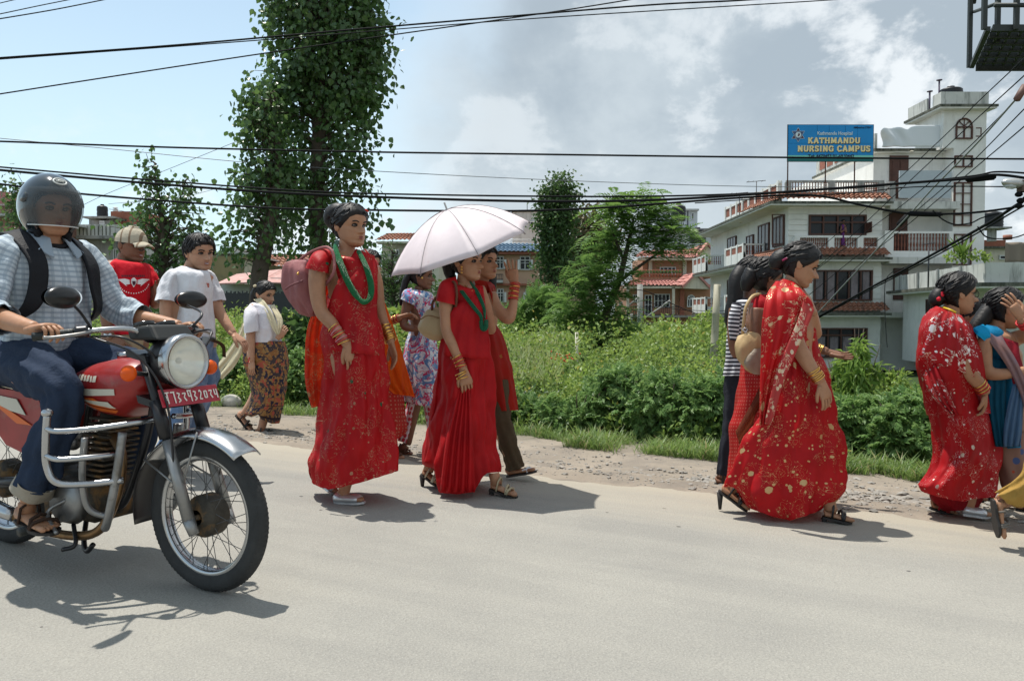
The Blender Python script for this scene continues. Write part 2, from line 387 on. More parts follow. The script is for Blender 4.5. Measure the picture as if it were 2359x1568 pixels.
M['white'] = stained('white_plaster', (0.74, 0.73, 0.69), (0.4, 0.39, 0.34), (0.55, 0.9))
M['cream'] = stained('cream_plaster', (0.6, 0.56, 0.46), (0.3, 0.28, 0.22))
M['grey'] = stained('grey_plaster', (0.46, 0.47, 0.46), (0.16, 0.16, 0.15), (0.5, 0.8))
M['parapet'] = stained('blackened_parapet', (0.56, 0.56, 0.52), (0.09, 0.095, 0.08), (0.5, 0.7), 1.2)
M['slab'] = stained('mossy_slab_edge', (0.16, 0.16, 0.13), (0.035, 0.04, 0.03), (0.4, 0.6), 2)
M['brick'] = mat('brick_red', (0.27, 0.1, 0.065), 0.9, var=0.2, vscale=4)
M['balus'] = mat('red_baluster', (0.2, 0.07, 0.045), 0.8, var=0.2, vscale=3)
M['wood'] = mat('dark_red_wood', (0.085, 0.035, 0.025), 0.6, var=0.2, vscale=3)
M['glass'] = mat('window_glass', (0.02, 0.023, 0.027), 0.2, spec=0.3, var=0.3, vscale=0.7)
M['dark'] = mat('painted_hollow_shade', (0.012, 0.012, 0.012), 0.9)
M['curtain'] = mat('curtain_cloth', (0.2, 0.17, 0.18), 0.9, var=0.3, vscale=2.2)
M['tile'] = mat('roof_tile_orange', (0.30, 0.135, 0.085), 0.85, var=0.3, vscale=2.2, col2=(0.14, 0.09, 0.07), c2=(0.5, 0.66), c2s=3.5, bump=0.3, bscale=15)
M['ptile'] = mat('roof_tile_pink', (0.46, 0.21, 0.18), 0.7, var=0.15, vscale=2)
M['btile'] = mat('roof_tile_blue', (0.10, 0.17, 0.25), 0.6, var=0.2, vscale=2)
M['orange'] = mat('terracotta_plaster', (0.40, 0.21, 0.13), 0.85, var=0.12, vscale=1.2)
M['pinkw'] = mat('salmon_plaster', (0.5, 0.33, 0.23), 0.85, var=0.1, vscale=0.9)
M['wframe'] = mat('white_window_frame', (0.62, 0.64, 0.64), 0.5)
M['black'] = mat('black_plastic', (0.012, 0.013, 0.015), 0.45)
M['iron'] = mat('dark_iron', (0.05, 0.05, 0.055), 0.6, metal=0.3)
M['galv'] = mat('galvanised', (0.25, 0.25, 0.25), 0.5, metal=0.5)
M['tin'] = mat('rusty_pink_sheet', (0.42, 0.22, 0.19), 0.6, var=0.15, vscale=1.3, col2=(0.5, 0.36, 0.32), c2=(0.5, 0.7))
M['conc'] = stained('pale_concrete', (0.36, 0.36, 0.34), (0.12, 0.12, 0.11), (0.45, 0.7), 1.4)
def bpart(name, m, parent, *boxes, smooth=False):
 q = MB()
 for b in boxes: q.box(*b)
 return q.build(name, m, parent, smooth=smooth)
def XZ(px, py, Y):
 p = PW(px, py, Y); return p[0], p[2]
def window_y(root, x0, x1, z0, z1, y, cols=2, transom=0.0, fr=0.06, fm=None, open_dark=(), curtain=False, arch=False, rows=1):
 """window in a wall facing the camera: frame, mullions; pane sub-part set back"""
 fm = fm or M['wood']; q = MB(); w = x1-x0
 q.box(x0, x0+fr, y-0.05, y+0.06, z0, z1); q.box(x1-fr, x1, y-0.05, y+0.06, z0, z1)
 q.box(x0+fr, x1-fr, y-0.05, y+0.06, z0, z0+fr)
 if arch:
  pts = [((x0+x1)/2+(w/2-fr/2)*math.cos(a), y, z1+(w/2-fr/2)*math.sin(a)) for a in np.linspace(0, math.pi, 11)]
  q.tube(pts, fr*0.7, 6);
  for a in (0.8, 1.57, 2.34): q.tube([((x0+x1)/2, y, z1), ((x0+x1)/2+w/2*0.95*math.cos(a), y, z1+w/2*0.95*math.sin(a))], fr*0.4, 5)
 q.box(x0+fr, x1-fr, y-0.05, y+0.06, z1-fr, z1)
 for i in range(1, cols):
  xm = x0+w*i/cols; q.box(xm-fr*0.45, xm+fr*0.45, y-0.04, y+0.05, z0+fr, z1-fr)
 if transom: q.box(x0+fr, x1-fr, y-0.045, y+0.055, z1-transom-fr/2, z1-transom+fr/2)
 for i in range(1, rows):
  zm = z0+(z1-z0)*i/rows; q.box(x0+fr, x1-fr, y-0.03, y+0.04, zm-fr*0.25, zm+fr*0.25)
 f = q.build('window', fm, root, smooth=False)
 q = MB(); q.box(x0+0.02, x1-0.02, y+0.065, y+0.075, z0+0.02, z1-0.02)
 if arch:
  q.prism([((x0+x1)/2+(w/2-0.02)*math.cos(a), y+0.065, z1-0.02+(w/2-0.02)*math.sin(a)) for a in np.linspace(0, math.pi, 11)], (0, 0.01, 0))
 q.build('pane', M['glass'], f, smooth=False)
 if curtain:
  G = np.array([[(x, y+0.10+0.03*math.sin(x*22), z) for x in np.linspace(x0+fr, x1-fr, 40)] for z in (z0+0.05, z1-0.05)])
  G[:, :, 1] = y+0.05+0.008*np.sin(G[:, :, 0]*30)
  gaps = [i for i in range(cols)]
  for i in gaps:
   a, b_ = x0+w*i/cols+fr, x0+w*(i+1)/cols-fr
   if (i*7+int(x0*3)) % 4 == 3: continue
   H = np.array([[(x, y+0.045+0.012*math.sin(x*30), z) for x in np.linspace(a+0.05, b_-0.05, 12)] for z in (z0+fr, z1-fr-transom)])
   rings_mesh('curtain', H, M['curtain'], f, closed=False)
 return f
def window_x(root, y0, y1, z0, z1, x, cols=2, fr=0.07, fm=None, sgn=-1):
 q = MB(); fm = fm or M['wood']
 q.box(x-0.06, x+0.05, y0, y0+fr, z0, z1); q.box(x-0.06, x+0.05, y1-fr, y1, z0, z1)
 q.box(x-0.06, x+0.05, y0+fr, y1-fr, z0, z0+fr); q.box(x-0.06, x+0.05, y0+fr, y1-fr, z1-fr, z1)
 for i in range(1, cols):
  ym = y0+(y1-y0)*i/cols; q.box(x-0.05, x+0.04, ym-fr/2, ym+fr/2, z0+fr, z1-fr)
 f = q.build('window', fm, root, smooth=False)
 q = MB(); q.box(x-0.03, x-0.02, y0+0.02, y1-0.02, z0+0.02, z1-0.02); q.build('pane', M['glass'], f, smooth=False)
 return f
def tiles(name, root, p00, p10, p01, p11, m, pitch=0.28, rows=4):
 """barrel tiles on the slope p00-p10 (eave) to p01-p11 (top); one corrugated, stepped sheet"""
 p00, p10, p01, p11 = [np.array(p, float) for p in (p00, p10, p01, p11)]
 n = max(2, int(np.linalg.norm(p10-p00)/pitch)); nc = n*6+1; nrm_ = nrm(np.cross(p10-p00, p01-p00))
 if nrm_[2] < 0: nrm_ = -nrm_
 G = []
 for r in range(rows):
  for e in (0.0, 0.98):
   t = (r+e)/rows; row = []
   for c in range(nc):
    s = c/(nc-1); a = (p00*(1-s)+p10*s)*(1-t)+(p01*(1-s)+p11*s)*t
    h = abs(math.sin(math.pi*c/6))*pitch*0.28+(0.07 if e == 0 else 0.0)
    jit = 0.012*math.sin(c//6*12.9+r*7.7)
    row.append(a+nrm_*(h+jit))
   G.append(row)
 o = rings_mesh(name, np.array(G), m, root, closed=False, smooth=False); o['kind'] = 'stuff'; return o
def balusters(root, a, b, z0, z1, m, n, r=0.045):
 q = MB(); a = np.array(a, float); b = np.array(b, float); prof = [(0, .7), (.12, .7), (.16, .4), (.35, 1.0), (.55, .45), (.75, .8), (.85, .4), (.9, .7), (1, .7)]
 for i in range(n):
  p = a+(b-a)*(i+0.5)/n
  pts = [(p[0], p[1], z0+(z1-z0)*t) for t, _ in prof]
  q.tube(pts, [r*k for _, k in prof], 5, caps=False)
 o = q.build('baluster', m, root); o['kind'] = 'stuff'; return o
def nursing_campus():
 zb, z1, z2, z3, z4, z5 = -2.0, 1.27, 4.27, 7.27, 10.27, 12.4
 Xl = 15.2; Yf = 43.2; Xw = 20.35; Xt0, Xt1 = 24.25, 26.0
 B = empty('apartment_building', (20, 43, zb), 'large white four storey building with blue signboard, red tile awnings and a stair tower', 'building')
 for nm, bx in [('front_block', (Xl, Xw, Yf, 60, zb, z3)), ('right_wing', (Xw, Xt0, 44.3, 58, zb, z4-0.02)), ('penthouse', (20.75, Xw+3.88, 45.2, 52, z3, z4))]:
  bpart('wall', M['white'], B, bx)
 bpart('stair_tower', M['white'], B, (Xt0, Xt1, Yf, 47, zb, z4), (23.65, Xt1, Yf+0.003, 46.2, z4, z5))
 def course(x0, x1, za, zc, holes):
  z = za; k = 0
  while z < zc-0.1:
   h = min(0.30, zc-z)
   segs = [(x0, x1)]
   for (hx0, hx1, hz0, hz1) in holes:
    if z+h > hz0 and z < hz1:
     segs = [s for a, b in segs for s in ((a, min(b, hx0)), (max(a, hx1), b)) if s[1]-s[0] > 0.03]
   for a, b in segs: bpart('wall_course', M['white'], B, (a, b, Yf-0.045, Yf-0.002, z, z+h-0.035))
   z += 0.30; k += 1
 wn = []
 for (a, b, c, d, cols, tr, cur) in [(1862, 495, 1993, 542, 4, 0.42, False), (1873, 622, 2007, 693, 5, 0, True), (1875, 755, 1995, 824, 4, 0.4, True)]:
  x0, zt = XZ(a, b, Yf); x1, zz = XZ(c, d, Yf)
  wn.append((x0, x1, zz, zt, cols, tr, cur))
 course(Xl, Xw, z1+0.75, z2-0.35, [(w[0]-0.05, w[1]+0.05, w[2]-0.05, w[3]+0.05) for w in wn])
 course(Xl, Xw, z2+0.3, z3-0.35, [(w[0]-0.05, w[1]+0.05, w[2]-0.05, w[3]+0.05) for w in wn])
 course(Xl, Xw, z1-1.0, z1-0.35, [(w[0]-0.05, w[1]+0.05, w[2]-0.05, w[3]+0.05) for w in wn])
 for w in wn: window_y(B, w[0], w[1], w[2], w[3], Yf-0.07, w[4], w[5], 0.09, curtain=w[6])
 for xx in (wn[0][1],):
  q = MB(); q.box(xx, xx+0.04, Yf-0.7, Yf-0.1, wn[0][2]+0.1, wn[0][3]-0.45); q.build('open_casement', M['wood'], B, smooth=False)
 for zf, xr in ((z1, Xw), (z2, Xw), (z3, Xw)):
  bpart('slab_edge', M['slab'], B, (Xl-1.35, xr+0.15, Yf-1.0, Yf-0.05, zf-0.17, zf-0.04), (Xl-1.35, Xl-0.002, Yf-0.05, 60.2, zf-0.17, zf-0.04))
  bpart('eave_underside', M['white'], B, (Xl-1.30, xr+0.1, Yf-0.95, Yf-0.05, zf-0.24, zf-0.172), (Xl-1.30, Xl-0.003, Yf-0.05, 60, zf-0.24, zf-0.172))
  tiles('tile_awning', B, (Xl-0.95, Yf-0.98, zf), (xr+0.12, Yf-0.98, zf), (Xl-0.3, Yf-0.12, zf+0.52), (xr+0.12, Yf-0.12, zf+0.52), M['tile'])
  tiles('tile_awning', B, (Xl-1.3, 47.0 if zf == z2 else 48, zf), (Xl-0.95, Yf-0.98, zf), (Xl-0.45, 47.0 if zf == z2 else 48, zf+0.52), (Xl-0.3, Yf-0.12, zf+0.52), M['tile'], rows=3)
 for zf in (z2, z3):
  x0 = 15.0 if zf == z3 else 15.5; yr = Yf-0.13
  nb = [(x0, 17.3), (17.3, 18.9), (18.9, Xw-0.1)]
  bpart('railing', M['conc' if zf == z3 else 'white'], B, (x0, Xw, yr-0.08, yr+0.08, zf+1.08, zf+1.2), (x0, Xw, yr-0.05, yr+0.05, zf+0.5, zf+0.58),
              *[(x-0.16, x+0.16, yr-0.1, yr+0.1, zf+0.5, zf+1.1) for x in (x0+0.12, 17.5, 19.1, Xw-0.15)])
  balusters(B, (x0+0.3, yr, 0), (17.32, yr, 0), zf+0.58, zf+1.08, M['balus'] if zf == z2 else M['balus'], 13)
  balusters(B, (17.68, yr, 0), (18.92, yr, 0), zf+0.58, zf+1.08, M['balus'], 9)
  balusters(B, (19.28, yr, 0), (Xw-0.33, yr, 0), zf+0.58, zf+1.08, M['balus'], 8)
 xr = 14.75; ys = np.linspace(43.4, 54, 9)
 bpart('railing', M['white'], B, (xr-0.09, xr+0.09, 43.2, 54, z3+1.05, z3+1.17), (xr-0.06, xr+0.06, 43.2, 54, z3+0.15, z3+0.5), *[(xr-0.12, xr+0.12, y-0.12, y+0.12, z3, z3+1.25) for y in ys])
 for i in range(8):
  bpart('brick_panel', M['brick'], B, (xr-0.05, xr+0.05, ys[i]+0.13, ys[i+1]-0.13, z3+0.52, z3+1.04))
 for (ya, yb_) in ((46.9, 51.0), (56.0, 60.0)):
  for zf in (z1, z2):
   xo = 13.85
   bpart('side_balcony', M['white'], B, (xo, xo+0.1, ya, yb_, zf, zf+0.62), (xo, xo+0.1, ya, yb_, zf+1.02, zf+1.12), (xo+0.1, Xl, ya, ya+0.1, zf, zf+0.45), (xo+0.1, Xl, ya, ya+0.1, zf+1.02, zf+1.12),
                  *[(xo-0.03, xo+0.13, y-0.12, y+0.12, zf, zf+1.15) for y in np.linspace(ya+0.12, yb_-0.12, 4)], (Xl-0.2, Xl-0.01, ya-0.02, ya+0.12, zf, zf+1.15))
   yy = np.linspace(ya+0.12, yb_-0.12, 4)
   for i in range(3): bpart('brick_panel', M['brick'], B, (xo+0.02, xo+0.08, yy[i]+0.13, yy[i+1]-0.13, zf+0.62, zf+1.02))
   balusters(B, (xo+0.2, ya+0.05, 0), (Xl-0.25, ya+0.05, 0), zf+0.45, zf+1.02, M['balus'], 7)
 for (y0, y1, za, zc) in [(43.7, 45.5, z2+0.75, z2+2.45), (46.2, 48.2, z2+0.3, z2+2.3), (49.2, 50.6, z2, z2+1.9), (53, 55, z2+0.7, z2+2.2), (43.9, 45.5, z1+0.8, z1+2.3), (53, 55, z1+0.7, z1+2.3), (48, 50, z1, z1+2)]:
  window_x(B, y0, y1, za, zc, Xl-0.06, 3 if y1-y0 > 1.7 else 2)
 bpart('open_casement', M['wood'], B, (Xl-0.75, Xl-0.15, 43.66, 43.7, z2+0.75, z2+0.82), (Xl-0.75, Xl-0.68, 43.66, 43.7, z2+0.82, z2+2.4), (Xl-0.75, Xl-0.15, 43.66, 43.7, z2+2.4, z2+2.45))
 for (a, b, c, d) in [(2048, 488, 2088, 578), (2049, 359, 2090, 458), (2058, 618, 2090, 690)]:
  x0, zt = XZ(a, b, 44.25); x1, zz = XZ(c, d, 44.25)
  q = bpart('door', M['wood'], B, (x0, x1, 44.2, 44.29, zz, zt)); bpart('door_panel', M['wood'], q, (x0+0.12, (x0+x1)/2-0.05, 44.17, 44.2, zz+0.2, zt-0.3), ((x0+x1)/2+0.05, x1-0.12, 44.17, 44.2, zz+0.2, zt-0.3))
 zz = z2
 bpart('balcony', M['white'], B, (Xw+0.25, Xt0-0.12, 42.9, 43.05, zz+0.02, zz+0.35), (Xw+0.25, Xt0-0.12, 42.88, 43.07, zz+1.3, zz+1.42), (Xw+0.02, Xw+0.5, 42.86, 43.1, zz+0.02, zz+1.45), (Xt0-0.35, Xt0-0.13, 42.86, 43.1, zz+0.02, zz+1.3))
 balusters(B, (Xw+0.55, 42.97, 0), (Xt0-0.4, 42.97, 0), zz+0.35, zz+1.3, M['balus'], 17, 0.06)
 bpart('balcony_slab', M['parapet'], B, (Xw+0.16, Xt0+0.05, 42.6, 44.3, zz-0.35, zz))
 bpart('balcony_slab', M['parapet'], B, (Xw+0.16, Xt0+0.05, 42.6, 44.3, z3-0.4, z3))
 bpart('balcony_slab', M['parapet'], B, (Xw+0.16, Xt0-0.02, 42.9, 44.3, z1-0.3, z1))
 x0, zt = XZ(2072, 393, 42.7); x1, zc = XZ(2191, 456, 42.7)
 bpart('parapet_board', mat('pale_board', (0.42, 0.47, 0.5), 0.5, var=0.04), B, (x0, x1, 42.72, 42.8, zc, zt))
 bpart('pillar', M['conc'], B, (Xw+0.17, Xw+0.48, 42.7, 43.1, z3, z3+1.1)); bpart('brick_panel', M['brick'], B, (Xw-0.3, Xw+0.15, 43.3, 43.36, z3+0.3, z3+1.0))
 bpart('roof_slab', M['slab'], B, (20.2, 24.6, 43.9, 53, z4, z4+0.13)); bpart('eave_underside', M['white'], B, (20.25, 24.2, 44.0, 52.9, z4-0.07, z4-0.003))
 bpart('parapet', M['parapet'], B, (20.3, 20.45, 44.1, 52.5, z4+0.13, z4+1.0));
 for i in range(6): bpart('brick_panel', M['brick'], B, (20.28, 20.299, 45+i*1.2, 45.9+i*1.2, z4+0.35, z4+0.9))
 window_x(B, 46.6, 47.9, z3+0.9, z3+2.2, 20.7, 2); window_x(B, 50, 51.5, z3, z3+1.9, 20.7, 2)
 for (a, b, c, d, ar, cols, rows) in [(2200, 292, 2238, 321, True, 2, 1), (2197, 359, 2238, 386, False, 2, 1), (2196, 420, 2236, 521, False, 2, 4), (2195, 539, 2235, 611, False, 2, 2)]:
  x0, zt = XZ(a, b, Yf); x1, zc = XZ(c, d, Yf); window_y(B, x0, x1, zc, zt, Yf-0.05, cols, 0, 0.07, arch=ar, rows=rows)
 x0, zt = XZ(2238, 298, Yf); bpart('open_casement', M['wood'], B, (x0, x0+0.3, Yf-0.4, Yf-0.37, zt-0.5, zt-0.44), (x0, x0+0.3, Yf-0.4, Yf-0.37, zt-0.06, zt), (x0+0.25, x0+0.3, Yf-0.4, Yf-0.37, zt-0.44, zt-0.06))
 bpart('roof_slab', M['slab'], B, (23.15, 26.35, 42.7, 46.6, z5, z5+0.13)); bpart('eave_underside', M['white'], B, (23.2, 26.3, 42.75, 46.5, z5-0.08, z5-0.003))
 bpart('parapet', M['parapet'], B, (23.35, 25.95, 42.95, 43.08, z5+0.13, z5+0.85), (25.7, 25.82, 42.93, 42.95, z5+0.13, z5+0.85), (23.35, 23.48, 43.08, 43.8, z5+0.13, z5+0.85), (23.3, 23.42, 44.3, 46.4, z5+0.13, z5+0.85), (25.82, 25.95, 43.08, 46.4, z5+0.13, z5+0.85))
 for x, y, z in ((22.2, 43.7, z4-0.09), (14.6, 50, z3-0.26), (22.5, 43.6, z3-0.43)):
  q = MB(); q.ell((x, y, z), (0.12, 0.12, 0.05), None, 10, 6); q.build('soffit_lamp', M['cream'], B)
 x0, zt = XZ(2012, 290, 43.5); x1, zc = XZ(2195, 325, 43.5); G = []
 ctl = smooth_pts([(0, .0, .0, .75), (.06, .02, .05, .9), (.25, .1, .05, .92), (.38, .12, -.02, .85), (.5, .0, .02, 1.0), (1, 0, 0, 1.0)], 8)
 for k, (s, d, lo, hi) in enumerate(ctl):
  x = 20.45+s*(24.2-20.45); G.append([(x+0.12*math.sin(v*5)*(1-s)**2, 43.55+0.25*math.sin(s*23+v*4)*max(0, 0.5-s)*1.3, z4+0.13+1.18*hi*v) for v in np.linspace(0, 1, 12)])
 bn = rings_mesh('banner', np.array(G), mat('white_vinyl', (0.72, 0.75, 0.77), 0.35, trans=0.1), None, closed=False, thick=0.01)
 tag(bn, 'crumpled white vinyl banner hung above the penthouse roof of the white building', 'banner')
 for (px, py, h) in ((2141, 212, 0.75), (2163, 186, 0.6)):
  x, z = XZ(px, py, 44); q = MB(); q.tube([(x, 44, z5+0.1), (x, 44, z)], 0.05, 8); q.tube([(x, 44, z), (x, 44, z+0.04)], 0.16, 8)
  tag(q.build('vent_pipe', mat('violet_grey_pipe', (0.12, 0.1, 0.14), 0.5), None), 'capped grey vent pipe on the stair tower roof '+('further from the tank' if px < 2150 else 'touching the black water tank'), 'pipe')
 water_tank((24.4, 43.9, z5+0.5), 0.62, 0.85, 'black water tank on top of the stair tower of the white building', ribs=2)
 for (px, py, Y) in ((1742, 418, 47), (1703, 445, 50)):
  x, z = XZ(px, py, Y); q = MB(); q.tube([(14.9*0+x, Y, z3), (x, Y, z)], 0.025, 6); q.tube([(x-0.6, Y, z-0.05), (x+0.55, Y, z+0.05)], 0.02, 5)
  for i in range(4): q.tube([(x-0.5+i*0.28, Y-0.18, z), (x-0.5+i*0.28, Y+0.18, z)], 0.01, 4)
  tag(q.build('tv_antenna', M['iron'], None), 'thin tv antenna on the terrace '+('left of the blue signboard' if px > 1720 else 'at the far left end of the roof terrace'), 'antenna')
 return B
def water_tank(loc, r, h, label, ribs=5, group='black water tanks on roofs', stand=0.0):
 t = empty('water_tank', loc, label, 'water tank', group)
 prof = [(0.98, 0)]; n = ribs*2+1
 for i in range(n): prof += [(1.0 if i % 2 else 0.95, stand/h*0+0.06+0.7*i/(n-1))]
 prof += [(0.97, 0.8), (0.85, 0.88), (0.5, 0.95), (0.3, 0.96)]
 G = [[(r*a*math.cos(t_), r*a*math.sin(t_), stand+h*z) for t_ in np.linspace(0, 2*math.pi, 25)[:-1]] for a, z in prof]
 rings_mesh('tank_body', np.array(G)+np.array(loc), M['black'], t, smooth=True)
 q = MB(); q.tube([(loc[0], loc[1], loc[2]+stand+h*0.94), (loc[0], loc[1], loc[2]+stand+h*1.06)], r*0.32, 12); q.build('lid', M['black'], t)
 if stand:
  q = MB()
  for i in range(4): a = i*math.pi/2+0.78; q.tube([(loc[0]+r*0.8*math.cos(a), loc[1]+r*0.8*math.sin(a), loc[2]), (loc[0]+r*0.7*math.cos(a), loc[1]+r*0.7*math.sin(a), loc[2]+stand)], 0.04, 5)
  q.build('stand', M['iron'], t)
 return t
NC = nursing_campus()
def text_mesh(name, s, size, m, parent, loc, width=None, ext=0.01, rot=(R(90), 0, 0), bold=0.0, align='CENTER'):
 c = bpy.data.curves.new(name, 'FONT'); c.body = s; c.size = size; c.extrude = ext; c.align_x = align; c.offset = bold; c.resolution_u = 3
 o = bpy.data.objects.new(name, c); COL.objects.link(o)
 dg = bpy.context.evaluated_depsgraph_get(); dg.update(); me = bpy.data.meshes.new_from_object(o.evaluated_get(dg)); bpy.data.objects.remove(o)
 w = max(v.co.x for v in me.vertices)-min(v.co.x for v in me.vertices)
 k = width/w if width else 1
 me.transform(Matrix.Translation(Vector(loc)-Vector(org(parent) if parent else (0, 0, 0))) @ Matrix.Rotation(rot[2], 4, 'Z') @ Matrix.Rotation(rot[0], 4, 'X') @ Matrix.Diagonal((k, 1, 1, 1)))
 me.name = name; me.materials.clear(); me.materials.append(m)
 o = bpy.data.objects.new(name, me); COL.objects.link(o)
 if parent: o.parent = parent
 return o
def signboard():
 Y = 42.6; (x0, zt) = XZ(1815, 288, Y); (x1, zc) = XZ(2010, 372, Y); w, h = x1-x0, zt-zc
 t = empty('billboard', ((x0+x1)/2, Y, 8.4), 'blue signboard reading KATHMANDU NURSING CAMPUS in cream letters on the terrace roof', 'signboard')
 bl = mat('sign_blue', (0.003, 0.24, 0.58), 0.5, var=0.06, vscale=1.0)
 xs = [0, .34, .48, .67, .81, 1];
 for i in range(5):
  for a, b in ((0.165, .49), (.492, 1.0)):
   bpart('panel', bl, t, (x0+w*xs[i]+0.008, x0+w*xs[i+1]-0.008, Y-0.03, Y, zc+h*a, zc+h*b-0.008))
 bpart('bottom_stripe', mat('sign_green', (0.005, 0.13, 0.13), 0.5), t, (x0, x1, Y-0.03, Y, zc, zc+h*0.09))
 bpart('bottom_band', mat('sign_pale_green', (0.2, 0.6, 0.5), 0.5), t, (x0, x1, Y-0.03, Y, zc+h*0.093, zc+h*0.162))
 bpart('backing', M['iron'], t, (x0-0.03, x1+0.03, Y+0.005, Y+0.06, zc-0.02, zt+0.02))
 q = MB()
 for px in (1815, 1902, 1969):
  x, _ = XZ(px, 400, Y); q.tube([(x, Y+0.08, 7.4), (x, Y+0.08, zt)], 0.035, 6)
 q.build('post', M['wood'], t)
 cm = mat('sign_cream', (0.85, 0.68, 0.34), 0.5); dk = mat('sign_shadow_letter', (0.02, 0.018, 0.015), 0.5); wh = mat('sign_white', (0.62, 0.72, 0.75), 0.5); nv = mat('sign_navy', (0.01, 0.03, 0.08), 0.5); mr = mat('sign_maroon', (0.09, 0.02, 0.04), 0.5)
 cap = slab_letters
 for s, cx, zz, ww, hh in (('KATHMANDU', .535, .49, .61, .15), ('NURSING CAMPUS', .535, .265, .85, .155)):
  cap(t, s, x0+w*cx+0.03, Y-0.04, zc+h*zz-0.035, w*ww, h*hh, dk); cap(t, s, x0+w*cx, Y-0.06, zc+h*zz, w*ww, h*hh, cm)
 text_mesh('lettering', 'Kathmandu Hospital', 0.26, wh, t, (x0+w*.545, Y-0.045, zc+h*.72), w*.41, bold=0.004)
 text_mesh('lettering', 'Tel: 4470453,01-6910442', 0.24, nv, t, (x0+w*.505, Y-0.045, zc+h*.10), w*.54, bold=0.004)
 text_mesh('lettering', 'Affiliated to CTEVT', 0.13, nv, t, (x0+w*.87, Y-0.045, zc+h*.90), w*.21)
 ex, ez, r = x0+w*.115, zc+h*.72, h*.19
 for sgn, m_, dy in ((1, mr, 0), (-1, mat('sign_slate', (0.05, 0.09, 0.2), 0.5), -0.012)):
  for rr, mm, d in ((1.08, wh, 0.004), (1.0, m_, 0)):
   q = MB(); a = [(ex+r*rr*math.sin(k*2.094), Y-0.045+dy+d, ez+sgn*r*rr*math.cos(k*2.094)) for k in range(3)]; b_ = [(ex+r*rr*.55*math.sin(k*2.094), Y-0.045+dy+d, ez+sgn*r*rr*.55*math.cos(k*2.094)) for k in range(3)]
   for k in range(3):
    k2 = (k+1) % 3; q.prism([a[k], a[k2], b_[k2], b_[k]], (0, 0.006, 0))
   q.build('emblem', mm, t, smooth=False)
 q = MB(); q.tube([(ex, Y-0.05, ez), (ex, Y-0.066, ez)], r*0.42, 16); q.build('emblem', wh, t, smooth=False)
 q = MB(); q.prism([(ex-r*.1, Y-0.072, ez-r*.3), (ex+r*.25, Y-0.072, ez-r*.05), (ex+r*.1, Y-0.072, ez+r*.32), (ex-r*.05, Y-0.072, ez)], (0, 0.005, 0)); q.build('emblem', mr, t, smooth=False)
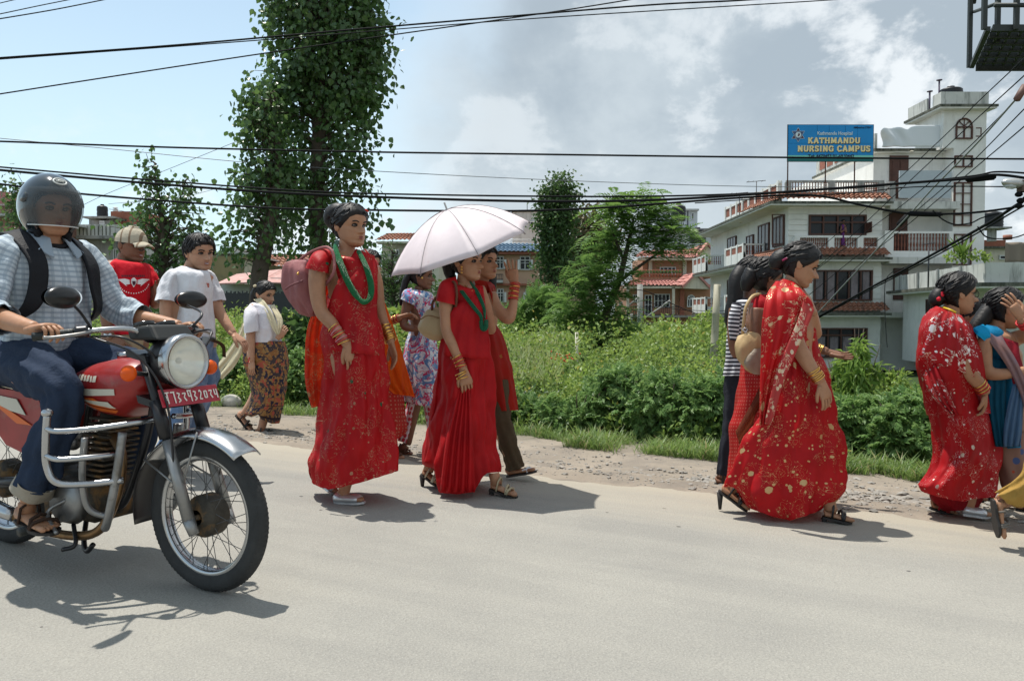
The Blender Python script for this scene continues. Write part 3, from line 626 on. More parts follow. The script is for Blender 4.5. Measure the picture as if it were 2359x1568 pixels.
def slab_letters(t, s, cx, y, z, W_, H_, m):
 g = {'K': (1.0, [(0.2, 0, 0.2, 1), (0.2, .42, .82, 1), (.42, .6, .85, 0)], [(0, .4), (.65, 1.02)], [(0, .4), (.62, 1.05)]),
         'A': (1.0, [(.12, 0, .5, 1), (.5, 1, .88, 0), (.25, .32, .75, .32)], [], [(0, .34), (.66, 1.02)]),
         'T': (.9, [(.5, 0, .5, 1), (.08, .93, .92, .93), (.08, .75, .08, 1), (.92, .75, .92, 1)], [], [(.28, .72)]),
         'H': (1.05, [(.2, 0, .2, 1), (.82, 0, .82, 1), (.2, .5, .82, .5)], [(.02, .4), (.62, 1)], [(.02, .4), (.62, 1)]),
         'M': (1.25, [(.16, 0, .2, 1), (.2, 1, .5, .15), (.5, .15, .8, 1), (.84, 0, .8, 1)], [(.02, .26), (.74, .98)], [(0, .32), (.68, 1)]),
         'N': (1.05, [(.2, 0, .2, 1), (.2, .95, .8, .05), (.8, 0, .8, 1)], [(.02, .3), (.62, .98)], [(.02, .38)]),
         'D': (1.0, [(.2, 0, .2, 1), (.2, .95, .55, .95), (.2, .05, .55, .05), (.55, .95, .85, .68), (.85, .68, .85, .32), (.85, .32, .55, .05)], [(.02, .3)], [(.02, .3)]),
         'U': (1.0, [(.2, .25, .2, 1), (.82, .25, .82, 1), (.2, .25, .35, .05), (.35, .05, .66, .05), (.66, .05, .82, .25)], [(.02, .4), (.64, 1)], []),
         'R': (1.0, [(.2, 0, .2, 1), (.2, .95, .62, .95), (.62, .95, .78, .74), (.78, .74, .6, .5), (.2, .5, .6, .5), (.52, .5, .85, 0)], [(.02, .3)], [(.02, .4), (.7, 1.0)]),
         'S': (.8, [(.82, .75, .78, .92), (.78, .95, .3, .95), (.25, .93, .16, .74), (.16, .72, .35, .54), (.35, .54, .68, .47), (.68, .47, .84, .28), (.84, .28, .7, .06), (.7, .05, .22, .05), (.16, .25, .2, .06)], [], []),
         'I': (.5, [(.5, 0, .5, 1)], [(.15, .85)], [(.15, .85)]),
         'G': (1.0, [(.85, .72, .78, .9), (.78, .93, .4, .95), (.4, .95, .15, .7), (.15, .7, .15, .3), (.15, .3, .4, .05), (.4, .05, .82, .08), (.82, .05, .82, .42), (.6, .42, .98, .42)], [], []),
         'C': (.95, [(.85, .72, .78, .9), (.78, .93, .4, .95), (.4, .95, .15, .7), (.15, .7, .15, .3), (.15, .3, .4, .05), (.4, .05, .75, .06), (.75, .06, .87, .25)], [], []),
         'P': (.95, [(.2, 0, .2, 1), (.2, .95, .62, .95), (.62, .95, .82, .74), (.82, .74, .62, .45), (.2, .45, .62, .45)], [(.02, .3)], [(.02, .42)]),
         ' ': (.45, [], [], [])}
 tot = sum(g[c][0] for c in s)+0.14*(len(s)-1); k = W_/tot; x = cx-W_/2; st = H_*0.15
 for c in s:
  w, L_, top, bot = g[c]; q = MB(); e = 0
  for (a, b, c2, d) in L_:
   a, c2 = x+a*k*w, x+c2*k*w; b, d = z+b*H_, z+d*H_; vx, vz = c2-a, d-b; l = math.hypot(vx, vz); ux, uz = vx/l, vz/l
   hw = st*(0.62 if abs(uz) < 0.6 and c not in 'KNM' else 0.95); a -= ux*hw*0.3; b -= uz*hw*0.3; c2 += ux*hw*0.3; d += uz*hw*0.3; e += 0.0007
   q.prism([(a-uz*hw, y-e, b+ux*hw), (c2-uz*hw, y-e, d+ux*hw), (c2+uz*hw, y-e, d-ux*hw), (a+uz*hw, y-e, b-ux*hw)], (0, 0.02, 0))
  for ser, zz in ((top, z+H_-st*0.5), (bot, z)):
   for (a, b) in ser:
    e += 0.0007; q.box(x+a*k*w, x+b*k*w, y-e, y+0.02, zz-st*0.25, zz+st*0.5)
  if L_: q.build('letter', m, t, smooth=False)
  x += (w+0.14)*k
signboard()
def flat_roof_house():
 n = np.array([18.8, 31.5]); f = np.array([20.6, 43.0]); d = (f-n)/np.linalg.norm(f-n); a = -math.atan2(d[0], d[1])
 t = empty('flat_roof_house', (n[0], n[1], -1.3), 'low white flat roofed house with mould streaked parapet at the right edge', 'house', rz=a)
 def bp(name, m, *bx):
  q = MB()
  for b in bx: q.box(*b)
  return q.build(name, m, t, local=True, smooth=False)
 zr = 3.73
 bp('wall', M['white'], (0.7, 9, 4.6, 11.2, 0, zr-0.15), (0.7, 3.5, 4.4, 4.6, 0, zr-0.15))
 for xx in (1.9, 6.0): bp('porch_pillar', M['cream'], (xx, xx+0.3, 0.9, 1.2, 0, zr-0.15))
 bp('roof_slab', M['slab'], (0, 9.5, 0, 11.8, zr-0.15, zr)); bp('slab_underside', M['white'], (0.05, 9.4, 0.05, 11.7, zr-0.22, zr-0.153))
 bp('parapet', M['parapet'], (0.35, 9.4, 0.35, 0.5, zr, zr+0.82)); bp('parapet', M['parapet'], (0.35, 0.5, 0.5, 11.5, zr, zr+0.8))
 for y in (2.6, 5.2, 7.8, 10.4): bp('parapet_post', M['conc'], (0.27, 0.35, y, y+0.18, zr, zr+0.83))
 f_ = bp('window', M['wood'], (0.66, 0.7, 6.4, 6.48, 1.6, 3.2), (0.66, 0.7, 7.72, 7.8, 1.6, 3.2), (0.66, 0.7, 6.48, 7.72, 1.6, 1.68), (0.66, 0.7, 6.48, 7.72, 3.12, 3.2), (0.66, 0.7, 7.1, 7.16, 1.68, 3.12))
 q = MB(); q.box(0.675, 0.69, 6.48, 7.72, 1.68, 3.12); q.build('pane', M['glass'], f_, local=True, smooth=False)
 bp('door', M['wood'], (3.6, 4.6, 4.54, 4.59, 0, 2.6)); bp('window', M['wood'], (5.2, 7.2, 4.54, 4.59, 1.2, 2.6))
 bp('drain_pipe', M['galv'], (0.5, 0.56, 4.3, 4.36, 0, zr-0.2)); bp('low_wall', M['white'], (0.2, 2.6, 3.2, 3.35, 0, 1.2))
 return t
flat_roof_house()
def pole(px, py, Y, z0, r, name, label, cat='pole', m=None, lean=0, extra=None):
 x, z = XZ(px, py, Y); q = MB(); q.tube([(x, Y, z0), (x+lean, Y, z)], r, 8)
 if extra: extra(q, x+lean, Y, z)
 return tag(q.build(name, m or M['iron'], None), label, cat)
pole(2139, 562, 36, 2.4, 0.035, 'tv_antenna', 'rusty antenna mast with a crossbar on the flat roof', 'antenna', extra=lambda q, x, y, z: q.tube([(x-0.25, y, z), (x+0.25, y, z+0.04)], 0.025, 5))
pole(2231, 578, 35, 2.4, 0.05, 'roof_pole', 'short dark pole rising from the parapet of the flat roof', 'pole', extra=lambda q, x, y, z: q.tube([(x-0.1, y, z), (x+0.35, y, z+0.06)], 0.02, 5))
class House:
 def __init__(s, name, Y, px, py, label, zb=-2.5):
  x, z = XZ(px, py, Y); s.Y = Y; s.zb = zb; s.t = empty(name, (x, Y, zb), label, 'house')
 def box(s, name, m, a, b, c, d, dy0=0.0, dy1=6.0, base=False):
  Y = s.Y+dy0; cx, cy = (a+c)/2, (b+d)/2
  x0 = XZ(a, cy, Y)[0]; x1 = XZ(c, cy, Y)[0]; zt = XZ(cx, b, Y)[1]; zc = s.zb if base else XZ(cx, d, Y)[1]
  return bpart(name, M[m] if isinstance(m, str) else m, s.t, (x0, x1, Y, s.Y+dy1, zc, zt))
 def win(s, a, b, c, d, cols=2, fm='wframe', dy=-0.03, rows=1, tr=0, arch=False, fr=0.07):
  Y = s.Y+dy; cx, cy = (a+c)/2, (b+d)/2
  return window_y(s.t, XZ(a, cy, Y)[0], XZ(c, cy, Y)[0], XZ(cx, d, Y)[1], XZ(cx, b, Y)[1], Y-0.06, cols, tr, fr, M[fm], rows=rows, arch=arch)
 def roof(s, m, quad, dy0, dy1, pitch=0.35, rows=5, name='roof_tiles'):
  p = [PW(q[0], q[1], s.Y+dy) for q, dy in zip(quad, (dy0, dy0, dy1, dy1))]
  return tiles(name, s.t, p[0], p[1], p[2], p[3], M[m], pitch, rows)
 def rail(s, a, b, c, d, dy=-1.0, n=20, m='iron', r=0.03):
  Y = s.Y+dy; cy = (b+d)/2; x0 = XZ(a, cy, Y)[0]; x1 = XZ(c, cy, Y)[0]; zt = XZ((a+c)/2, b, Y)[1]; zc = XZ((a+c)/2, d, Y)[1]; q = MB()
  for i in range(n+1): x = x0+(x1-x0)*i/n; q.tube([(x, Y, zc), (x, Y, zt)], r*0.6, 4)
  q.tube([(x0, Y, zt), (x1, Y, zt)], r, 5); q.tube([(x0, Y, zc+0.05), (x1, Y, zc+0.05)], r, 5)
  o = q.build('railing', M[m], s.t); return o
def villa():
 h = House('brick_villa', 70, 1530, 700, 'terracotta villa with pink tiled roofs, white windows and an iron balcony behind the feathery tree')
 h.box('wall', 'orange', 1440, 730, 1640, 800, 0, 9, base=True); h.box('wall', 'orange', 1445, 655, 1640, 730, 0.4, 8.9); h.box('upper_wall', 'orange', 1480, 592, 1640, 640, 2.5, 8.8)
 h.box('balcony_slab', 'galv', 1434, 726, 1600, 731, -1.2, 0); h.rail(1434, 706, 1562, 726, -1.1, 26)
 h.box('eave', 'cream', 1442, 659, 1575, 664, -0.9, 0.5); h.roof('ptile', [(1443, 659), (1572, 659), (1450, 647), (1548, 645)], -1.0, 0.6)
 h.roof('ptile', [(1547, 658), (1572, 660), (1572, 634), (1610, 624)], -1.2, 1.0, rows=4)
 h.box('terrace_parapet', 'orange', 1468, 637, 1572, 648, 0.6, 0.8); h.box('terrace_parapet', 'orange', 1545, 640, 1560, 650, 0.3, 0.6)
 for (x0, x1, zt, zb2, dy) in ((1571, 1634, 634, 664, -0.8), (1603, 1655, 566, 596, 1.8)):
  a = PW(x0, zb2, 70+dy); b = PW(x1, zb2+2, 70+dy); c = PW((x0+x1)/2, zt, 70+dy); q = MB(); q.prism([a, b, c], (0, 1.6, 0)); q.build('gable', M['cream'], h.t, smooth=False)
  for e in (a, b):
   q = MB(); q.prism([e+np.array([0, -0.3, 0]), c+np.array([0, -0.3, 0.06]), c+np.array([0, -0.3, 0.3]), e+np.array([(e-c)[0]*0.12, -0.3, 0.12])], (0, 6 if dy > 0 else 2.6, 0)); q.build('gable_roof', M['ptile'], h.t, smooth=False)
 h.box('eave', 'cream', 1470, 594, 1655, 599, 1.2, 2.6); h.roof('ptile', [(1458, 594), (1605, 594), (1480, 578), (1600, 580)], 1.0, 3.2)
 h.box('parapet', 'orange', 1565, 573, 1610, 582, 3.3, 3.5)
 for x in (1498, 1577, 1619): h.box('pillar', 'cream', x-4, 600, x+4, 637, 2.2, 2.4)
 for x in (1446, 1551): h.box('pillar', 'cream', x-3, 662, x+3, 726, -0.9, -0.7)
 h.box('pillar', 'brick', 1566, 662, 1576, 728, -0.1, 0.0)
 for w in ((1457, 678, 1470, 697, 2), (1506, 677, 1542, 708, 4), (1484, 679, 1501, 724, 2), (1425, 695, 1433, 708, 2)): h.win(*w, rows=2, dy=0.38)
 h.win(1519, 615, 1556, 634, 4, dy=2.4); h.win(1582, 688, 1600, 707, 3, dy=-0.05, arch=True); h.win(1486, 744, 1516, 765, 2, dy=-0.03); h.win(1577, 745, 1610, 758, 2)
 h.box('downpipe', 'iron', 1553, 660, 1554, 725, -0.68, -0.62); h.box('downpipe', 'iron', 1492, 600, 1493, 637, 2.3, 2.35)
 pot = mat('clay_pot', (0.3, 0.12, 0.07), 0.85); lf = mat('pot_leaf', (0.07, 0.14, 0.03), 0.7); fl = mat('geranium', (0.6, 0.1, 0.1), 0.7)
 first = None
 for i in range(14):
  px = 1470+i*7.4; p = PW(px, 637, 70.5)
  if first is None:
   first = empty('flower_pot', p, 'first clay pot from the left on the villa terrace parapet', 'flower pot', 'flower pots along the villa terrace')
   q = MB(); q.tube([p, p+np.array([0, 0, 0.28])], [0.09, 0.14], 8); q.build('pot', pot, first)
   q = MB()
   for k in range(14): q.ell(p+np.array([rnd.gauss(0, .1), rnd.gauss(0, .08), 0.34+rnd.random()*0.22]), 0.05, None, 5, 4)
   q.build('leaves', lf, first)
   q = MB()
   for k in range(5): q.ell(p+np.array([rnd.gauss(0, .1), -0.06, 0.5+rnd.random()*0.12]), 0.035, None, 5, 4)
   q.build('flowers', fl, first)
  else: c_ = copy_tree(first, loc=p); c_['label'] = '%s clay pot from the left on the villa terrace parapet' % ('second third fourth fifth sixth seventh eighth ninth tenth eleventh twelfth thirteenth last'.split()[i-1])
villa()
def blue_roof_house():
 h = House('blue_roof_house', 58, 1240, 600, 'salmon coloured two storey house with a blue tiled roof edge and white shutters')
 h.box('wall', 'pinkw', 1100, 575, 1372, 700, 0, 9, base=True)
 h.box('eave', 'brick', 1098, 581, 1372, 585, -0.8, 0.0); h.roof('btile', [(1098, 581), (1218, 581), (1108, 562), (1218, 562)], -0.9, 0.3, 0.3)
 h.roof('btile', [(1218, 581), (1372, 585), (1218, 562), (1350, 570)], -0.9, 0.3, 0.3)
 h.box('slab', 'brick', 1100, 653, 1300, 658, -0.5, 0)
 for w in ((1143, 590, 1160, 620, 2), (1197, 590, 1221, 622, 2), (1311, 590, 1330, 622, 2), (1145, 665, 1160, 697, 2), (1210, 665, 1225, 690, 2)):
  h.win(*w, rows=2, dy=-0.02, tr=0.3)
  for sx in (w[0]-5, w[2]+1): h.box('shutter', 'wframe', sx, w[1]+8, sx+5, w[3]-1, -0.45, -0.03)
 h.box('balcony', 'grey', 1122, 645, 1158, 651, -0.9, 0); h.rail(1122, 632, 1158, 645, -0.85, 10)
 h.box('ac_unit', 'grey', 1124, 636, 1132, 644, -0.7, -0.4); h.rail(1175, 552, 1222, 562, 1, 14, 'wframe')
blue_roof_house()
def grey_upper_house():
 h = House('grey_block', 66, 1240, 520, 'grey white concrete block with a small window rising behind the blue roofed house')
 h.box('wall', 'grey', 1180, 486, 1305, 600, 0, 8, base=True); h.box('parapet', 'slab', 1178, 484, 1307, 488, -0.1, 8); h.win(1220, 510, 1237, 530, 2)
 h.win(1288, 512, 1300, 530, 1)
 pole(1214, 462, 67, 8, 0.03, 'tv_antenna', 'thin mast on top of the grey block behind the umbrella', 'antenna')
grey_upper_house()
def red_hip_house():
 h = House('hip_roof_house', 48, 905, 620, 'cream house with orange hip roof and balconies behind the umbrella')
 h.box('wall', 'cream', 880, 556, 1010, 700, 0, 7, base=True)
 h.roof('tile', [(862, 556), (1010, 556), (893, 539), (1000, 539)], -1.0, 2.0, 0.25); h.box('eave', 'cream', 866, 556, 1010, 560, -0.9, 0)
 h.win(905, 575, 920, 592, 2); h.win(932, 570, 955, 592, 2); h.win(890, 632, 905, 650, 2)
 h.box('balcony_slab', 'conc', 862, 602, 960, 607, -1.2, 0); h.rail(862, 588, 960, 602, -1.1, 18, 'conc', 0.05); h.box('balcony_slab', 'conc', 862, 650, 960, 654, -1.2, 0); h.rail(862, 640, 960, 650, -1.1, 18, 'conc', 0.05)
 h.box('pillar', 'cream', 866, 607, 871, 650, -1.1, -0.9)
red_hip_house()
def left_houses():
 h = House('grey_house', 50, 220, 560, 'weathered grey concrete house with stained balcony parapet and brick roof block on the left')
 h.box('wall', 'grey', 183, 548, 330, 700, 0, 8, base=True); h.box('parapet', 'parapet', 176, 517, 330, 543, -0.9, -0.75); h.box('balcony_slab', 'conc', 174, 543, 332, 550, -1.0, 0)
 h.box('upper_room', 'conc', 216, 508, 258, 518, 1, 5); h.box('upper_room', 'conc', 205, 500, 258, 543, 2, 6); h.box('roof_slab', 'conc', 190, 498, 262, 502, 0.6, 6); h.box('brick_block', 'brick', 255, 487, 330, 520, 1.5, 5)
 h.box('roof_slab', 'slab', 250, 503, 280, 507, 0.8, 5); h.win(231, 509, 242, 518, 2, dy=0.98); h.win(262, 573, 274, 603, 2); h.win(193, 572, 204, 590, 2); h.win(284, 573, 292, 590, 1)
 for x in np.linspace(182, 252, 9): h.box('parapet_streak', 'slab', x, 520, x+1.6, 542, -0.93, -0.903)
 water_tank((XZ(236, 500, 53)[0], 53, XZ(236, 500, 53)[1]), 0.35, 0.8, 'small dark roof cylinder on the grey house', 2)
 pole(286, 487, 52, 5, 0.04, 'roof_pole', 'thin steel pole beside the brick roof block of the grey house', 'pole', M['galv'], extra=lambda q, x, y, z: q.tube([(x, y, z), (x-1.0, y, z+0.15)], 0.02, 5))
 x, z = XZ(266, 493, 53); q = MB(); [q.ell((x, 53, z+0.1*i), (0.18, 0.18, 0.045), None, 10, 6) for i in range(5)]; q.tube([(x, 53, z-0.3), (x, 53, z+0.5)], 0.05, 6)
 tag(q.build('chimney_pot', M['wframe'], None), 'stack of pale rings on the brick block of the grey house', 'chimney pot')
 h = House('ochre_house', 46, 520, 600, 'low ochre plastered house with a plain weathered side wall beyond the trees')
 h.box('wall', 'cream', 478, 583, 545, 700, 0, 8, base=True); h.box('wall', mat('ochre_plaster', (0.24, 0.19, 0.1), 0.9, var=0.2, vscale=0.8, col2=(0.13, 0.12, 0.08), c2=(0.5, 0.7), c2s=1.2), 483, 590, 555, 660, -0.6, -0.05); h.box('roof_edge', 'grey', 476, 580, 557, 584, -0.7, 8); h.win(474, 620, 481, 640, 1)
 h.box('roof_room', 'conc', 528, 568, 548, 582, 2, 4)
 h = House('tile_roof_house', 52, 640, 600, 'long house with an orange tiled roof between the tree trunks'); h.box('wall', 'cream', 545, 612, 870, 700, 0, 8, base=True)
 h.roof('tile', [(540, 616), (875, 616), (560, 590), (875, 590)], -1, 2.5, 0.3); h.box('wall_band', 'brick', 548, 585, 870, 592, 3, 5)
 h.rail(560, 576, 640, 588, 3, 14); h.win(552, 622, 560, 636, 1)
 h = House('tin_roof_shed', 34, 620, 650, 'low shed with a pink rusty sheet roof behind the field'); h.box('wall', 'grey', 510, 655, 660, 690, 0, 4, base=True)
 h.box('side_wall', mat('pale_blue_wall', (0.28, 0.33, 0.33), 0.8, var=0.1), 620, 640, 700, 690, -0.1, 4, base=True)
 a = [PW(497, 656, 33), PW(598, 652, 33), PW(648, 623, 35.5), PW(545, 634, 35.5)]; q = MB(); q.prism(a, (0, 0, 0.06)); q.build('sheet_roof', M['tin'], h.t, smooth=False)
 a = [PW(598, 652, 33), PW(700, 655, 33), PW(700, 650, 35), PW(648, 623, 35.5)]; q = MB(); q.prism(a, (0, 0, 0.05)); q.build('sheet_roof', M['tin'], h.t, smooth=False)
 q = MB(); p0, p1 = PW(500, 664, 31), PW(700, 670, 31)
 for i in range(60): x = p0[0]+(p1[0]-p0[0])*i/60; q.box(x, x+0.055, 31, 31.03, -2.2, p0[2]-0.15+0.05*math.sin(i*2.3))
 t = q.build('fence', M['iron'], None, smooth=False); tag(t, 'dark paling fence in front of the pink roofed shed', 'fence')
 h = House('pink_house', 44, 30, 480, 'pinkish house with a projecting roof slab at the left edge'); h.box('wall', mat('pink_plaster', (0.42, 0.24, 0.2), 0.85, var=0.08), -60, 494, 52, 700, 0, 6, base=True)
 h.box('roof_slab', 'grey', -70, 492, 62, 497, -1, 6); h.box('stair_block', mat('rose_plaster', (0.36, 0.16, 0.15), 0.85), -40, 440, 8, 470, 1, 4); h.box('stair_slab', 'conc', -45, 470, 28, 473, 0.5, 4.5); h.box('stair_wall', 'cream', -40, 473, -2, 492, 1, 4)
 h.win(-30, 540, -5, 570, 2)
left_houses()
def back_right_houses():
 h = House('white_annex', 84, 1590, 520, 'white metal clad block with a rooftop room and black tank behind the villa')
 wm = mat('white_metal_wall', (0.52, 0.56, 0.58), 0.5, var=0.04, vscale=0.5)
 h.box('wall', wm, 1500, 530, 1670, 640, 0, 9, base=True); h.box('roof_sheet', 'galv', 1498, 526, 1672, 531, -0.6, 9)
 h.box('rooftop_room', wm, 1508, 484, 1606, 530, 2, 6); h.box('rooftop_roof', 'grey', 1505, 481, 1610, 485, 1.6, 6.4); h.win(1536, 490, 1551, 504, 2, dy=1.97); h.win(1592, 490, 1598, 506, 1, dy=1.97)
 h.box('downpipe', 'iron', 1583, 485, 1585, 530, 1.9, 1.99); h.win(1649, 561, 1654, 582, 1); h.win(1661, 563, 1666, 582, 1)
 x, z = XZ(1562, 520, 80); water_tank((x, 80, z), 0.45*1.7, 1.5*1.1, 'black ribbed water tank in front of the white rooftop room', 5, stand=0.5)
 x, z = XZ(1606, 574, 74); t = water_tank((x, 74, z), 0.62*1.3, 1.35, 'large black ribbed water tank on a steel stand above the pink gable', 6, stand=0.6)
 h = House('brick_rear_house', 60, 2310, 580, 'unfinished brick house with a washing line roof behind the flat roofed house')
 h.box('wall', 'brick', 2262, 553, 2316, 568, 0, 6); h.box('wall', 'cream', 2262, 571, 2330, 640, 0, 6, base=True); h.box('slab', 'slab', 2260, 567, 2332, 572, -0.4, 6); h.win(2300, 588, 2316, 598, 1)
 x, z = XZ(2284, 525, 58); water_tank((x, 58, z), 0.75, 1.25, 'black water tank on a concrete post right of the stair tower', 4)
 q = MB(); q.tube([(x, 58, XZ(2284, 556, 58)[1]), (x, 58, z)], 0.32, 8); q.box(x-0.9, x+1.0, 57.2, 58.8, z-0.12, z); tag(q.build('tank_post', M['conc'], None, smooth=False), 'concrete post carrying the black tank right of the stair tower', 'post')
 p = PW(2320, 552, 52); q = MB(); q.tube([p, p+np.array([0, 0, 0.3])], 0.28, 8); tag(q.build('flower_pot', mat('clay', (0.3, 0.12, 0.08), 0.8), None), 'clay pot with a scrubby plant on the brick parapet at right', 'flower pot')
 a, b = PW(2316, 558, 50), PW(2358, 556, 50); G = np.array([[(x, 50+0.15*math.sin(x*6), z) for x in np.linspace(a[0], b[0]+1.5, 24)] for z in np.linspace(a[2], PW(2330, 604, 50)[2], 8)])
 tag(rings_mesh('tarpaulin', G, mat('khaki_cloth', (0.24, 0.2, 0.16), 0.9), None, closed=False, thick=0.01), 'khaki cloth hanging over the roof edge at the far right', 'cloth')
 a = PW(2322, 604, 49); q = MB()
 for i in range(5):
  x = a[0]+i*0.45; q.box(x, x+0.34, 48.95, 48.99, a[2]-0.5, a[2])
 tag(q.build('laundry', mat('white_laundry', (0.6, 0.6, 0.62), 0.9), None, smooth=False), 'row of white washing under the khaki cloth', 'laundry')
back_right_houses()
def bamboo():
 Y = 14.0; a = PW(1640, 835, Y); b = PW(1652, 655, Y); t = empty('bamboo_post', (a[0], Y, gz(a[0], Y)), 'thick pale bamboo post standing in the weeds left of the striped shirt woman', 'post')
 m = mat('bamboo', (0.36, 0.33, 0.24), 0.6, var=0.12, vscale=3, col2=(0.2, 0.17, 0.11), c2=(0.55, 0.7), c2s=4); a[2] = gz(a[0], Y)-0.2
 q = MB(); zs = [0, .2, .44, .45, .46, .72, .73, .74, 1]; rr = [.072, .07, .068, .076, .068, .064, .072, .064, .062]
 q.tube([a+(b-a)*z for z in zs], rr, 16); q.build('culm', m, t)
 q = MB(); q.tube([a+(b-a)*0.999, b+np.array([0, 0, 0.002])], 0.045, 12); q.build('hollow_shade_disc', M['dark'], t)  # near-black disc on the capped culm paints the shade of its hollow
bamboo()
for (px, y0, y1, Y, r, m, nm, lb) in [(1474, 655, 810, 34, 0.12, M['conc'], 'utility_pole', 'grey concrete utility pole in front of the villa balcony'), (1452, 722, 800, 30, 0.09, M['conc'], 'fence_post', 'short dark post left of the grey utility pole'),
                                      (1328, 765, 830, 15, 0.03, M['cream'], 'fence_post', 'slender pale stake in the weeds below the feathery tree'), (1976, 820, 860, 12, 0.035, M['cream'], 'fence_post', 'short pale wooden stake in front of the drooping shrub'), (1611, 735, 800, 34, 0.09, M['conc'], 'fence_post', 'concrete post in front of the villa corner')]:
 b = PW(px, y0, Y); q = MB(); q.tube([(b[0], Y, gz(b[0], Y)-0.3), b], r, 8)
 if nm == 'utility_pole':
  q.tube([b+np.array([0, 0, -1.6]), b+np.array([1.0, -0.2, -0.9])], 0.035, 6); q.tube([b+np.array([1.0, -0.2, -0.9]), b+np.array([1.25, -0.3, -0.72])], 0.06, 6); q.tube([b+np.array([0, 0, -0.5]), b+np.array([-0.5, -0.2, -0.9])], 0.03, 6)
 tag(q.build(nm, m, None), lb, 'pole' if nm == 'utility_pole' else 'post')
def leafmat(name, col, col2, trans=0.4, rough=0.45, spec=0.35, extra=None):
 m = mat(name, col, rough, spec=spec, trans=trans)
 b = NB(m); g = b.n('ShaderNodeNewGeometry'); rr = g.outputs['Random Per Island']
 c = b.mix(rr, tuple(col), tuple(col2)); n = b.noise(b.obj(), 0.9, 3)
 c = b.mix(b.rng(n, 0.35, 0.7, 0, 0.55), c, tuple(x*0.55 for x in col))
 if extra: c = b.mix(b.m2('GREATER_THAN', rr, 1-extra[1]), c, extra[0])
 b.L.new(c, base_in(m)['Base Color'])
 for n_ in m.node_tree.nodes:
  if n_.type == 'BSDF_TRANSLUCENT':
   hs = b.n('ShaderNodeHueSaturation'); hs.inputs['Value'].default_value = 1.5; hs.inputs['Hue'].default_value = 0.485; b.L.new(c, hs.inputs['Color']); b.L.new(hs.outputs[0], n_.inputs[0])
 return m
L_weed = leafmat('weed_leaf', (0.14, 0.235, 0.045), (0.27, 0.37, 0.09), extra=((0.3, 0.28, 0.07), 0.03))
L_mug = leafmat('mugwort_leaf', (0.12, 0.24, 0.065), (0.24, 0.36, 0.13))
L_dark = leafmat('dark_leaf', (0.045, 0.10, 0.03), (0.09, 0.16, 0.045), 0.35)
L_pop = leafmat('poplar_leaf', (0.055, 0.12, 0.035), (0.11, 0.20, 0.06), 0.4, 0.32, 0.5)
L_feather = leafmat('feathery_leaf', (0.09, 0.19, 0.05), (0.17, 0.29, 0.07), 0.4)
L_rust = leafmat('rusty_leaf', (0.06, 0.08, 0.03), (0.16, 0.11, 0.05), 0.25)
L_lime = leafmat('lime_leaf', (0.13, 0.24, 0.04), (0.2, 0.3, 0.07), 0.45)
L_grass = leafmat('grass_blade', (0.11, 0.2, 0.045), (0.2, 0.28, 0.08), 0.4, extra=((0.3, 0.27, 0.13), 0.06))
L_seed = leafmat('pale_seed_head', (0.22, 0.29, 0.10), (0.32, 0.36, 0.15), 0.3)
BARK = mat('bark', (0.075, 0.06, 0.045), 0.95, var=0.3, vscale=5, bump=0.6, bscale=25)
T_leaf = (np.array([(0, 0, 0), (.45, -.3, .03), (1, 0, -.12), (.45, .3, .03)]), np.array([(0, 1, 2, 3)]))
T_heart = (np.array([(0, 0, 0), (.25, -.42, .05), (.62, -.33, .04), (1, 0, -.10), (.62, .33, .04), (.25, .42, .05), (.4, 0, -.03)]), np.array([(0, 1, 2, 6), (6, 2, 3, 3), (6, 3, 4, 4), (0, 6, 4, 5)]))
T_lance = (np.array([(0, 0, 0), (.4, -.13, .02), (1, 0, -.25), (.4, .13, .02)]), np.array([(0, 1, 2, 3)]))
def _lobed():
 V, F = [], []
 for (x, y, a, l, w) in [(0.35, 0, 0, .65, .2), (.3, 0, .75, .5, .17), (.3, 0, -.75, .5, .17), (.12, 0, 1.0, .36, .13), (.12, 0, -1.0, .36, .13), (.55, 0, .5, .38, .13), (.55, 0, -.5, .38, .13)]:
  n = len(V); c, s = math.cos(a), math.sin(a)
  for (p, q, z) in [(0, 0, 0), (.5*l, -w/1.3, .03), (l, 0, -.08*abs(a)-.06), (.5*l, w/1.3, .03)]: V.append((x+p*c-q*s, y+p*s+q*c, z-0.12*(x+p*c)**2))
  F.append((n, n+1, n+2, n+3))
 return np.array(V), np.array(F)
T_lobed = _lobed()
def _frond(n=9):
 V, F = [], []
 for i in range(n):
  t = (i+1)/(n+0.5); x = t; z = -0.55*t*t; l = 0.34*math.sin(math.pi*min(1, t*0.8+0.18))
  for sg in (-1, 1):
   k = len(V); dx = 0.35*l
   V += [(x, 0, z), (x+dx*0.5-0.05, sg*l*0.5, z+0.015), (x+dx, sg*l, z-0.1*l), (x+dx*0.5+0.055, sg*l*0.5, z+0.01)]; F.append((k, k+1, k+2, k+3))
 k = len(V); V += [(0, -.01, 0), (.5, -.008, -.137), (.5, .008, -.137), (0, .01, 0), (1, 0, -.55)]; F += [(k, k+1, k+2, k+3), (k+1, k+4, k+4, k+2)]
 return np.array(V), np.array(F)
T_frond = _frond()
T_blade = (np.array([(0, -.02, 0), (0, .02, 0), (.5, .022, .06), (.5, -.022, .06), (1, 0, -.12)]), np.array([(0, 1, 2, 3), (3, 2, 4, 4)]))
